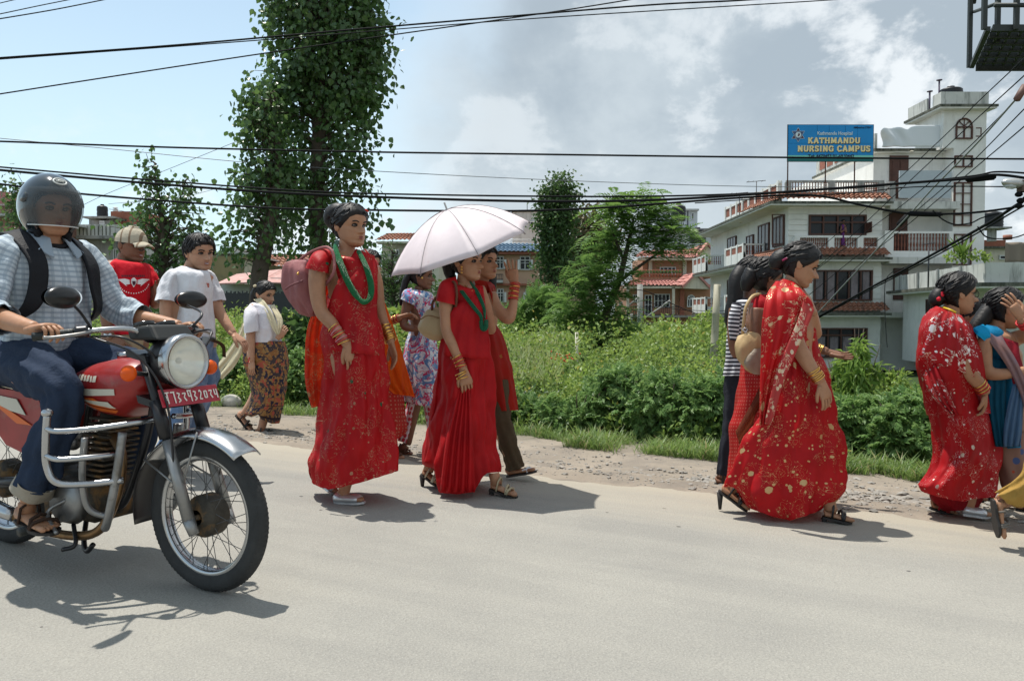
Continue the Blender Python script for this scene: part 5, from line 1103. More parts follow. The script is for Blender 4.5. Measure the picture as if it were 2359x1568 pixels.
def foot_geo(ankle, heel, toe, w=0.044, lift=0.0):
 """foot from ankle joint; heel and toe are points on the sole line"""
 an, h, t = (np.asarray(v, float) for v in (ankle, heel, toe)); d = nrm(t-h); L = np.linalg.norm(t-h); s = nrm(np.cross(d, (0, 0, 1))); u = np.cross(s, d)
 rows = []
 for k, ww, hh, e in [(0.0, .5, .30, .02), (.06, .72, .42, .0), (.2, .78, .40, 0), (.42, .82, .33, 0), (.62, 1.0, .26, 0), (.78, 1.08, .19, 0), (.9, .95, .12, 0), (.98, .55, .07, .01)]:
  H = hh*L*0.38+.006; rows.append((h+d*L*k+u*(H*.5+e), s*w*ww, u*H*.55))
 out = [ring_tube(rows, 12), tube_geo([an+(an-(h+d*L*.22))*0.15, an, h+d*L*.22+u*.03], [.033, .034, .034], 12)]
 for i in range(5):
  q = h+d*L*(.93-.018*i*i*.6)+s*w*(.72-.36*i)*(1)+u*.012; out.append(tube_geo([q-d*.03, q+d*.012, q+d*.026], [.0085+.004*(i == 0), .0095+.003*(i == 0), .005], 7))
 return out, (h, d, s, u, L, w)
class Person:
 def __init__(s, foot, label, skin='mid', T=None, Z=None, z0=0.0, group=None, cat='person', root=None):
  s.T = T or (lambda x, y: (x, y)); px = s.T(*foot); g = PG(px[0], px[1], z0); s.Z = Z or float(np.dot(g-CAM, F_)); s.sc = FPX/s.Z
  s.root = root or empty('person', (g[0], g[1], g[2]), label, cat, group); s.skin = SK[skin] if isinstance(skin, str) else skin; s.parts, s.extra = [], []
  s.seed = int(px[0])
 def p(s, x, y, dz=0.0):
  a, b = s.T(x, y); return P(a, b, s.Z+dz)
 def limb(s, pts, n=12, k=4):
  c = [np.append(s.p(x, y, dz), r) for x, y, dz, r in pts]; q = smooth_pts(c, k); s.parts.append(tube_geo(q[:, :3], q[:, 3], n)); return q
 def torso(s, rows, yaw=18):
  y = R(yaw); a = np.array([math.cos(y), -math.sin(y), 0]); b = np.array([math.sin(y), math.cos(y), 0])
  s.parts.append(ring_tube([(s.p(x, yy, dz), a*ra, b*rb) for x, yy, dz, ra, rb in rows], 20))
 def head(s, x, y, yaw=20, pitch=0, roll=0, h=0.235, dz=0.0, eyes=True, male=False, smile=False, hairline=0.27, hair=0.07, ears=True, locks=1):
  s.hc = s.p(x, y, dz); s.hf = facing(yaw, pitch, roll); s.h = h; fr = s.hf*h
  def W(v): return s.hc+np.asarray(v, float)@fr
  s.W = W; k, n = HEADG.shape[:2]; G = HEADG.reshape(-1, 3)
  if male: G = G*np.array([1, 1.02, 1.0])
  s.extra.append((W(G), [tuple(f) for f in grid_faces(k, n)]+[tuple(range(n))[::-1], tuple(range((k-1)*n, k*n))]))
  if ears:
   for sg in (-1, 1):
    V, F = ell_geo((0, 0, 0), (.075, .03, .13), None, 12, 8); V = V+np.array([-.06, sg*.345, -.03])+np.array([[-.05*v[2]-0.02, sg*(.25*max(0, -v[0]+.02)), 0] for v in V]); s.extra.append((W(V), F))
  if eyes:
   for sg in (-1, 1):
    q = MB(); V, F = ell_geo((0, 0, 0), (.022, .048, .011), None, 12, 8); q.add(W(V+np.array([.299, sg*.148, .004])), F); e = q.build('eye', EYEW, s.root)
    q = MB(); V, F = ell_geo((0, 0, 0), (.018, .019, .011), None, 10, 8); q.add(W(V+np.array([.312, sg*.148, .004])), F); q.build('iris', EYEB, e)
    q = MB(); q.tube([W((.322, sg*.075, .033)), W((.327, sg*.145, .040)), W((.295, sg*.215, .02))], [.002, .0036, .002], 5); q.build('eyelid', BROW, s.root)
    q = MB(); q.tube(smooth_pts([W((.362, sg*.07, .082)), W((.362, sg*.15, .108)), W((.322, sg*.23, .088))], 3), .0042 if male else .0034, 5); q.build('eyebrow', BROW, s.root)
  q = MB()
  for z, ry, rz in ((-.247, .078, .013), (-.288, .066, .017)):
   V, F = ell_geo((0, 0, 0), (.020, ry*(1.15 if smile else 1), rz), None, 12, 6); V = V+np.array([.388, 0, z]); V[:, 0] -= (V[:, 1]/.1)**2*.045; V[:, 2] += (V[:, 1]/.1)**2*(.02 if smile else 0); q.add(W(V), F)
  lp = q.build('lips', LIP, s.root)
  if smile:
   q = MB(); V, F = ell_geo((0, 0, 0), (.020, .06, .011), None, 10, 6); V = V+np.array([.392, 0, -.268]); V[:, 0] -= (V[:, 1]/.1)**2*.045; V[:, 2] += (V[:, 1]/.1)**2*.02; q.add(W(V), F); q.build('teeth', M['wframe'], lp)
  if hair:
   s.cap(hair, hairline, male, locks=locks)
 def cap(s, th, hl, male=False, name='hair', locks=1):
  n, zs = 60, np.linspace(-.42, .5, 40); t = np.linspace(-math.pi, math.pi, n+1)[:-1]; G = []
  rr = np.random.RandomState(s.seed)
  for z in zs:
   x, y = head_point(t, z); c = 0.0; at = np.abs(t)
   line = np.interp(at, [0, .35, .8, 1.15, 1.45, 1.75, 2.1, 3.15], [hl, hl, hl-.06, .06, -.06 if not male else -.02, -.02, -.33, -.36])
   m = 1/(1+np.exp(-(z-line)/.018)); k = (1+th*2.6*m*(0.85+0.3*np.sin(at*1.3)))-(1-m)*0.05
   fl = 1+0.02*m*np.sin(t*19+z*8)+0.012*m*rr.randn(n)
   zz = z+0.5*th*np.clip((z-0.1)/.4, 0, 1)*m*2.0
   G.append(np.stack([(x-0)*k*fl, y*k*fl, zz*np.ones(n)], 1))
  G = np.array(G); q = MB(); q.add(s.W(G.reshape(-1, 3)), [tuple(f) for f in grid_faces(len(zs), n)]+[tuple(range((len(zs)-1)*n, len(zs)*n))])
  for i in range((150 if not male else 260)*locks):
   t0 = rr.uniform(-math.pi, math.pi); z0 = rr.uniform(-.2, .49); at = abs(t0); line = np.interp(at, [0, .35, .8, 1.15, 1.45, 1.75, 2.1, 3.15], [hl, hl, hl-.06, .06, -.06, -.02, -.33, -.36])
   if z0 < line+.03: continue
   pts = []; L_ = rr.uniform(.2, .45); sw = rr.uniform(-.25, .25)
   for u in (0, .35, .7, 1.0):
    if male: t_, z_ = t0+sw*u, z0-L_*.45*u*(1 if at > 1 else .5)
    else: t_, z_ = t0+(L_*1.3*u)*(1 if t0 > 0 else -1)*(1 if at < 2.6 else 0), z0-L_*.35*u
    if male: z_ = max(z_, line-.03)
    z_ = min(.49, z_); x, y = head_point(np.array([t_]), z_); kk = 1+th*2.6*(.98+.10*math.sin(u*3)+rr.uniform(0, .12)+(0.35*u if male else 0)); pts.append(s.W((x[0]*kk, y[0]*kk, z_+.5*th*max(0, min(1, (z_-.1)/.4))*2.05)))
   q.tube(smooth_pts(pts, 2), [.0035*(1+rr.rand()), .006, .006, .005, .004, .003, .001][:7], 4, caps=False)
  s.hair = q.build(name, HAIR, s.root)
 def hairtube(s, pts, r, name='hair_bun', px=False, n=14, lobes=True):
  pp = [s.p(*q) if px else s.W(q) for q in pts]; q = smooth_pts([np.append(a, b) for a, b in zip(pp, r)], 6); V, F = tube_geo(q[:, :3], q[:, 3], n)
  if lobes: V = V+0.0035*np.array([[noise.noise(Vector(v*60)), noise.noise(Vector(v*55+5)), noise.noise(Vector(v*50+9))] for v in V])
  return mesh(name, V, F, HAIR, s.hair if s.hair else s.root)
 def hand(s, x, y, d, palm, dz=0.0, **k): s.extra += hand_geo(s.p(x, y, dz), d, palm, **k)
 def foot(s, ankle, heel, toe, style='sandal', m=BLKL, heelh=0.0, w=0.04):
  A_, H_, T_ = s.p(*ankle), s.p(*heel), s.p(*toe); g, (h, d, sd, u, L, w) = foot_geo(A_, H_, T_, w); s.extra += g
  if style == 'none': return
  pts = [(-.03, .0), (0, .55), (.2, .85), (.45, .8), (.7, 1.15), (.9, 1.05), (1.06, .35), (1.07, 0)]
  out = [h+d*L*a+sd*w*b-u*.002 for a, b in pts]+[h+d*L*a-sd*w*b-u*.002 for a, b in pts[-2:0:-1]]
  q = MB(); q.prism(out, -u*.012); so = q.build('shoe', SOLE if style != 'silver' else m, s.root, smooth=False)
  if heelh:
   q = MB(); b = h+d*L*.06-u*.013; q.tube([b, b-np.array([0, 0, heelh])], [.02, .009], 8); q.build('heel', SOLE if style != 'silver' else m, so)
  q = MB()
  def strap(k, wd, hh, tilt=0.0, r=.008):
   q.tube([h+d*L*(k-tilt)+sd*w*wd, h+d*L*(k-tilt*.5)+sd*w*wd*.8+u*hh*.75, h+d*L*k+u*hh, h+d*L*(k+tilt*.5)-sd*w*wd*.8+u*hh*.75, h+d*L*(k+tilt)-sd*w*wd], r, 6)
  if style == 'sandal': strap(.76, 1.12, .038, .05); strap(.62, 1.05, .05, -.06); strap(.3, .95, .085, 0, .006); q.build('strap', m, so)
  elif style == 'flip': strap(.78, 1.0, .03, .0, .006); q.tube([h+d*L*.9+u*.02, h+d*L*.62+sd*w*.95+u*.02], .007, 6); q.tube([h+d*L*.9+u*.02, h+d*L*.62-sd*w*.95+u*.02], .007, 6); q.build('strap', m, so)
  elif style in ('silver', 'shoe'):
   q = MB(); rows = []
   for k, ww, hh in [(-.02, .6, .040), (.1, .95, .05), (.3, .98, .042), (.5, .98, .036), (.65, 1.12, .04), (.8, 1.15, .036), (.9, .95, .028)]: rows.append((h+d*L*k+u*hh*.42, sd*w*ww*1.05, u*hh*.62))
   V, F = ring_tube(rows, 14); q.add(V, F); q.build('upper', m, so)
 def finish(s, vs=0.0115):
  V, F = voxel_union(s.parts, vs); q = MB(); q.add(V, F)
  for V, F in s.extra: q.add(V, F)
  return q.build('body', s.skin, s.root)
 def cloth(s, name, rows, m, folds=(), crease=0.004, n=84, k=7, hem=None, dz=0.0, hemstart=0.6, parent=None, thick=0.0, lin=False, nscale=9.0):
  """rows (xl, yl, xr, yr, lateral half-depth in metres[, dz]); folds: (count, amp_top, amp_bottom, twist, phase)"""
  rows = [tuple(r)+(0.0,)*(6-len(r)) for r in rows]; Rw = smooth_pts(rows, k); K = len(Rw); th = np.linspace(0, 2*math.pi, n+1)[:-1]; G = []
  ml = rows[-1]
  sx = abs(s.T(1, 0)[0]-s.T(0, 0)[0])
  for i, (xl, yl, xr, yr, b, dd) in enumerate(Rw):
   v = i/(K-1); f = np.zeros(n)
   for (cnt, a0, a1, tw, ph) in folds:
    w_ = np.sin(cnt*th+tw*v*6.283+ph+0.6*np.sin(th*2+ph)); f += (a0+(a1-a0)*v)*np.where(w_ > 0, w_, 0.6*w_)
   a = (xr-xl)/2; c = (xl+xr)/2; am = a*sx/s.sc
   X = c+a*np.cos(th)*(1+f/max(am, .03)); Y = yl+(yr-yl)*(np.cos(th)+1)/2; D = (b*np.sin(th))*(1+f/max(b, .03))
   if hem is not None and v > hemstart:
    hx = np.array([h[0] for h in hem]); hy = np.array([h[1] for h in hem]); w_ = ((v-hemstart)/(1-hemstart))**1.3
    Y = Y+w_*(np.interp(X, hx, hy)-(ml[1]+(ml[3]-ml[1])*(np.cos(th)+1)/2))
   pts = np.array([s.p(x, y, dz+dd+q_) for x, y, q_ in zip(X, Y, D)]); cen = pts.mean(0)
   if crease:
    nn = np.array([noise.noise(Vector((p[0]*nscale+s.seed, p[1]*nscale, p[2]*nscale*0.6)))+0.5*noise.noise(Vector((p[0]*26, p[1]*26, p[2]*11+s.seed))) for p in pts])
    dr = pts-cen; dr[:, 2] = 0; dr /= np.linalg.norm(dr, axis=1)[:, None]+1e-6; pts = pts+dr*(nn*crease*2.2)[:, None]
   G.append(pts)
  return rings_mesh(name, np.array(G), m, parent or s.root, thick=thick)
 def tubecloth(s, name, rows, m, folds=((7, .002, .006, .6, 0),), crease=.006, n=44, k=7, parent=None):
  """sleeve or trouser leg around a limb: rows (x, y, dz, r) with r the cloth radius in metres"""
  q = smooth_pts([np.append(s.p(x, y, dz), r) for x, y, dz, r in rows], k); T_, A, B_ = frames(q[:, :3]); th = np.linspace(0, 2*math.pi, n+1)[:-1]; G = []
  for i in range(len(q)):
   v = i/(len(q)-1); f = sum(((a0+(a1-a0)*v)*np.sin(c*th+tw*v*6.283+ph) for c, a0, a1, tw, ph in folds), np.zeros(n)); c = q[i, :3]
   d = np.cos(th)[:, None]*A[i]+np.sin(th)[:, None]*B_[i]; pts = c+d*(q[i, 3]+f)[:, None]
   nn = np.array([noise.noise(Vector((p[0]*11+s.seed, p[1]*11, p[2]*13)))+0.5*noise.noise(Vector((p[0]*28, p[1]*28, p[2]*22+s.seed))) for p in pts]); G.append(pts+d*(nn*crease*2)[:, None])
  return rings_mesh(name, np.array(G), m, parent or s.root)
 def sheet(s, name, L_, R__, m, ripple=0.015, nr=4, cols=18, k=6, thick=0.003, parent=None, phase=0.0, bulge=0.0):
  """cloth between two edges; each edge is rows of (x, y, dz)"""
  a, b = smooth_pts(L_, k), smooth_pts(R__, k); G = []
  for i in range(len(a)):
   row = []
   for j in range(cols+1):
    t = j/cols; q = a[i]*(1-t)+b[i]*t; v = i/(len(a)-1); dz = ripple*math.sin(nr*t*6.283+phase+v*3)*(0.35+0.65*v)+bulge*math.sin(t*math.pi)*-1
    row.append(s.p(q[0], q[1], q[2]+dz))
   G.append(row)
  return rings_mesh(name, np.array(G), m, parent or s.root, closed=False, thick=thick)
 def ringband(s, name, pts, r, m, parent=None, n=8, k=5, closed=False):
  pp = [s.p(*q) for q in pts]; q = smooth_pts(pp, k); o = MB(); o.tube(q, r if np.isscalar(r) else np.interp(np.linspace(0, 1, len(q)), np.linspace(0, 1, len(r)), r), n); return o.build(name, m, parent or s.root)
 def bangles(s, a, b, r, n, mats_, rr=0.0035, name='bangle'):
  """n rings around the forearm between points a and b (x, y, dz)"""
  A_, B_ = s.p(*a), s.p(*b); ax = nrm(B_-A_); u = nrm(np.cross(ax, (0, 1, 0.2))); w = np.cross(ax, u)
  for i in range(n):
   c = A_+(B_-A_)*(i/(max(1, n-1))); tl = rnd.uniform(-.25, .25); q = MB(); q.tube([c+(u*math.cos(t)+w*math.sin(t)+ax*tl*math.cos(t))*r for t in np.linspace(0, 2*math.pi, 17)], rr, 5, caps=False); q.build(name, mats_[i % len(mats_)], s.root)
def sari(name, base, dark=None, motif=None, mcol=(0.75, 0.55, 0.25), dots=None, scr=0.0, border=None, sheer=0.0, mesh_=None, metal=0.5, rough=0.55, extra=None):
 m = mat(name, base, rough, spec=0.22); b = NB(m); uv = b.uv(); c = b.mix(b.rng(b.noise(b.obj(), 5, 4), 0.35, 0.7), base, dark or tuple(x*0.7 for x in base)); mask = None
 def add(f):
  nonlocal mask
  mask = f if mask is None else b.m2('MAXIMUM', mask, f)
 if dots:
  for sc, r, prob, seed in dots:
   mp = b.n('ShaderNodeMapping'); b.L.new(uv, mp.inputs[0]); mp.inputs['Location'].default_value = (seed, seed*2.3, 0); v = b.vor(mp.outputs[0], sc, rand=0.75)
   d = v.outputs['Distance']; cr = b.sep(v.outputs['Color']); on = b.m2('LESS_THAN', cr[0], prob)
   pet = b.m2('ADD', r, b.m2('MULTIPLY', b.m2('SUBTRACT', b.noise(mp.outputs[0], sc*7, 1), 0.5), r*.6))
   add(b.m2('MULTIPLY', on, b.m2('LESS_THAN', d, pet)))
 if scr:
  n1 = b.noise(uv, 30, 2, 0.5, 1.2); f = b.m2('LESS_THAN', b.m2('ABSOLUTE', b.m2('SUBTRACT', n1, 0.5)), 0.012*scr); g = b.m2('GREATER_THAN', b.noise(uv, 8, 1), 0.50); add(b.m2('MULTIPLY', f, g))
 if border:
  ux, uy, uz = b.sep(uv)
  for v0, v1 in border:
   inb = b.m2('MULTIPLY', b.m2('GREATER_THAN', uy, v0), b.m2('LESS_THAN', uy, v1)); pat = b.vor(uv, 34, rand=0.6).outputs['Distance']; ed = b.m2('MAXIMUM', b.m2('LESS_THAN', b.m2('ABSOLUTE', b.m2('SUBTRACT', uy, v0)), .006), b.m2('LESS_THAN', b.m2('ABSOLUTE', b.m2('SUBTRACT', uy, v1)), .006))
   add(b.m2('MAXIMUM', b.m2('MULTIPLY', inb, b.m2('LESS_THAN', pat, 0.42)), ed))
 if mesh_:
  ux, uy, uz = b.sep(uv); g = b.m2('MULTIPLY', b.m2('LESS_THAN', b.m2('FRACT', b.m2('MULTIPLY', ux, mesh_)), .35), b.m2('LESS_THAN', b.m2('FRACT', b.m2('MULTIPLY', uy, mesh_)), .35)); add(b.m2('MULTIPLY', g, 0.7))
 if extra:
  for (sc, r, prob, seed, col) in extra:
   mp = b.n('ShaderNodeMapping'); b.L.new(uv, mp.inputs[0]); mp.inputs['Location'].default_value = (seed, seed, 0); v = b.vor(mp.outputs[0], sc); c = b.mix(b.m2('MULTIPLY', b.m2('LESS_THAN', v.outputs['Distance'], r), b.m2('LESS_THAN', b.sep(v.outputs['Color'])[1], prob)), c, col)
 if mask is not None:
  c = b.mix(mask, c, mcol); b.L.new(b.m2('MULTIPLY', mask, metal), base_in(m)['Metallic']); b.L.new(b.rng(mask, 0, 1, rough, 0.33), base_in(m)['Roughness'])
 b.L.new(c, base_in(m)['Base Color'])
 mp = b.n('ShaderNodeMapping'); b.L.new(uv, mp.inputs[0]); mp.inputs['Scale'].default_value = (38, 7, 1)
 bp = b.n('ShaderNodeBump'); bp.inputs['Strength'].default_value = 0.45; bp.inputs['Distance'].default_value = 0.006; b.L.new(b.noise(mp.outputs[0], 1, 4), bp.inputs['Height']); b.L.new(bp.outputs[0], base_in(m)['Normal'])
 if not sheer:
  out = b.N['Material Output']; t = b.n('ShaderNodeBsdfTranslucent'); hs = b.n('ShaderNodeHueSaturation'); hs.inputs['Value'].default_value = 1.4; b.L.new(c, hs.inputs['Color']); b.L.new(hs.outputs[0], t.inputs[0]); ms = b.n('ShaderNodeMixShader'); ms.inputs[0].default_value = 0.22; b.L.new(base_in(m)['Base Color'].node.outputs[0], ms.inputs[1]); b.L.new(t.outputs[0], ms.inputs[2]); b.L.new(ms.outputs[0], out.inputs[0])
 if sheer:
  out = b.N['Material Output']; t = b.n('ShaderNodeBsdfTranslucent'); b.L.new(c, t.inputs[0]); ms = b.n('ShaderNodeMixShader'); ms.inputs[0].default_value = 0.5; b.L.new(base_in(m)['Base Color'].node.outputs[0], ms.inputs[1]); b.L.new(t.outputs[0], ms.inputs[2])
  tr = b.n('ShaderNodeBsdfTransparent'); m2 = b.n('ShaderNodeMixShader'); m2.inputs[0].default_value = sheer; b.L.new(ms.outputs[0], m2.inputs[1]); b.L.new(tr.outputs[0], m2.inputs[2]); b.L.new(m2.outputs[0], out.inputs[0])
 return m
def plain(name, col, rough=0.8, bump=0.5, bs=18, **k):
 return mat(name, col, rough, var=0.08, vscale=9, bump=bump, bscale=bs, spec=0.15, **k)
RED = (0.47, 0.008, 0.011)
T3 = lambda x, y: (627+x*.5, 439+y*.5)
T4 = lambda x, y: (1607.2+x*.48, 533+y*.48)
T5 = lambda x, y: (2038.4+x*.45, 596+y*.45)
T1 = lambda x, y: (x*.4, 345+y*.4)
TS = lambda x, y: (501.8+x*.27, 611.5+y*.27)
def woman_beads():
 a = Person((360, 1425), 'tall woman in embroidered red sari with a green bead necklace, hair in a high bun', 'mid', T3)
 a.head(362, 163, yaw=38, pitch=4, h=.252, dz=0, hair=.058)
 a.hairtube([(-.30, .03, .34), (-.50, .03, .36), (-.66, .02, .27), (-.68, .0, .12), (-.52, 0, .02)], [.03, .05, .060, .05, .03])
 a.ringband('sindoor', [(430, 88, -.11), (442, 98, -.09)], .004, mat('vermilion', (.6, .03, .01), .7))
 a.limb([(350, 215, 0, .052), (343, 270, .01, .05), (338, 330, .02, .062)])
 a.torso([(335, 290, .03, .05, .10), (335, 325, .03, .09, .17), (350, 400, .03, .115, .165), (360, 480, .03, .12, .15), (365, 570, .03, .105, .13), (360, 660, .02, .115, .15), (365, 760, .02, .12, .17), (375, 850, .02, .1, .15)])
 a.limb([(232, 308, -.12, .046), (212, 360, -.15, .054), (207, 460, -.16, .048), (225, 555, -.17, .041), (272, 610, -.19, .037), (322, 680, -.2, .029), (345, 712, -.2, .026)])
 a.hand(345, 712, (.35, -.05, -1), (-.5, .9, 0), dz=-.2, side=1, curl=.75, size=.18)
 a.limb([(440, 320, .17, .05), (478, 420, .18, .043), (490, 530, .17, .04), (510, 600, .14, .034), (540, 680, .1, .028), (548, 705, .1, .026)])
 a.hand(548, 705, (.25, -.1, -1), (-.8, -.5, 0), dz=.1, side=-1, curl=.4, size=.18)
 a.limb([(345, 830, .08, .085), (330, 1050, .1, .06), (300, 1290, .12, .04)]); a.limb([(390, 830, -.06, .085), (400, 1080, -.08, .06), (335, 1360, -.06, .038), (330, 1400, -.06, .036)])
 a.foot((330, 1390, -.06), (290, 1428, -.06), (418, 1428, -.1), 'silver', SILV, .05)
 a.foot((255, 1330, .12), (215, 1340, .12), (290, 1385, .12), 'silver', SILV)
 body_m = sari('red_floral_sari', RED, (0.36, .005, .009), mcol=(.42, .2, .12), dots=[(26, .22, .16, 0), (44, .24, .12, 3)], scr=.9, extra=[(14, .2, .10, 5, (.01, .10, .05))], metal=.3)
 a.cloth('blouse', [(262, 272, 402, 335, .105, .03), (222, 298, 462, 322, .185, .03), (250, 380, 478, 375, .19, .03), (262, 470, 482, 470, .175, .03), (264, 550, 474, 550, .15, .03), (266, 610, 466, 610, .135, .03)], body_m, [(5, .002, .006, .5, 0), (13, .001, .004, 1.2, 1)], .006)
 a.cloth('sleeve', [(262, 262, 285, 330, .05, -.07), (190, 285, 262, 350, .068, -.13), (164, 330, 258, 372, .068, -.15), (157, 358, 256, 382, .066, -.155)], body_m, [(7, .001, .005, 0, 0)], .004, n=36)
 a.cloth('sleeve', [(428, 268, 455, 300, .06, .15), (440, 300, 482, 330, .06, .17), (440, 380, 488, 385, .055, .18)], body_m, [(7, .001, .005, 0, 0)], .004, n=36)
 a.cloth('sari_skirt', [(256, 545, 478, 550, .158, .02), (244, 600, 486, 595, .172, .01), (238, 700, 494, 690, .185), (240, 820, 512, 810, .19), (240, 930, 524, 925, .185), (226, 1060, 538, 1050, .19), (196, 1180, 553, 1165, .2), (170, 1265, 568, 1250, .21), (180, 1330, 570, 1300, .215)], body_m, [(4, .004, .026, .45, .5), (9, .003, .016, .6, 1), (17, .002, .008, 1, 2)], .013, n=140, k=9, hem=[(165, 1275), (195, 1350), (250, 1378), (330, 1362), (420, 1340), (570, 1290)], hemstart=.8)
 pm = sari('sheer_orange_red', (0.75, .07, .02), (0.5, .02, .012), mcol=(.5, .3, .15), dots=[(16, .22, .25, 2)], scr=1.4, sheer=.22, metal=.2)
 a.sheet('sari_end', [(262, 300, .12), (208, 500, .1), (160, 640, .06), (150, 800, .04), (155, 900, .02), (182, 1000, 0)], [(330, 300, .15), (262, 500, .14), (258, 640, .14), (262, 800, .14), (262, 900, .14), (246, 985, .14)], pm, .018, 3)
 a.cloth('sari_wrap', [(258, 480, 484, 600, .176, .02), (246, 545, 490, 650, .186, .01), (240, 610, 496, 700, .192, .01), (256, 680, 484, 740, .16, .01)], body_m, [(5, .004, .01, 1.2, 0), (11, .003, .006, 2, 1)], .009, n=120)
 a.sheet('sari_drape', [(385, 268, -.02), (310, 400, -.175), (262, 520, -.165), (252, 640, -.15), (262, 740, -.18)], [(470, 300, -.08), (484, 400, -.12), (482, 520, -.14), (486, 620, -.16), (486, 760, -.2)], body_m, .008, 4, bulge=.03)
 gm = mat('green_beads', (0.0, 0.17, 0.045), .35, bump=1, bscale=260, var=.2, vscale=60)
 for i, (o, r) in enumerate([(0, .013), (7, .013), (-6, .011), (3, .012)]):
  a.ringband('bead_strand' , [(300+o*.2, 236, .06), (290+o*.2, 262, -.07), (303+o, 310, -.175), (322+o, 360, -.2), (350+o, 425, -.212), (384+o, 482, -.215), (418, 512+o*.7, -.215), (448-o*.6, 500, -.205), (457-o*.8, 450, -.19), (446-o*.8, 390, -.18), (424-o*.5, 330, -.165), (398-o*.2, 280, -.11)], r, gm, n=8)
 a.bangles((282, 630, -.193), (330, 700, -.2), .036, 9, [GOLD, REDB, mat('pink_glass', (.6, .2, .25), .3), REDB])
 a.bangles((518, 625, .13), (544, 690, .1), .037, 10, [GOLD], .004)
 bagm = plain('dusty_pink_leather', (.28, .11, .11), .55, .4, 8)
 a.finish()
 g = Person((360, 1425), '', T=T3, root=empty('shoulder_bag', a.p(110, 580, .02), 'dusty pink slouchy shoulder bag hanging behind the woman with green beads', 'bag'))
 g.Z = a.Z; g.sc = a.sc; g.seed = 3
 g.cloth('bag_body', [(95, 318, 150, 315, .02, 0), (60, 335, 190, 320, .05, 0), (44, 375, 205, 360, .08, 0), (54, 440, 205, 430, .09, 0), (88, 510, 215, 490, .08, .0), (128, 560, 215, 545, .06, 0), (165, 582, 200, 578, .02, 0)], bagm, [(4, .008, .01, .3, 0), (9, .003, .004, 1, 1)], .012)
 g.ringband('strap', [(110, 335, 0), (165, 290, -.05), (235, 262, -.12), (270, 272, -.17), (286, 320, -.19), (282, 380, -.20), (240, 440, -.12), (195, 500, -.02)], .009, bagm)
 q = MB(); q.ell(g.p(118, 383, -.125), .008, None, 8, 6); q.build('stud', GOLD, g.root)
 g.ringband('zip', [(60, 455, -.10), (90, 435, -.12), (140, 415, -.125)], .006, mat('dark_pink', (.16, .05, .055), .6))
 return a
woman_beads()
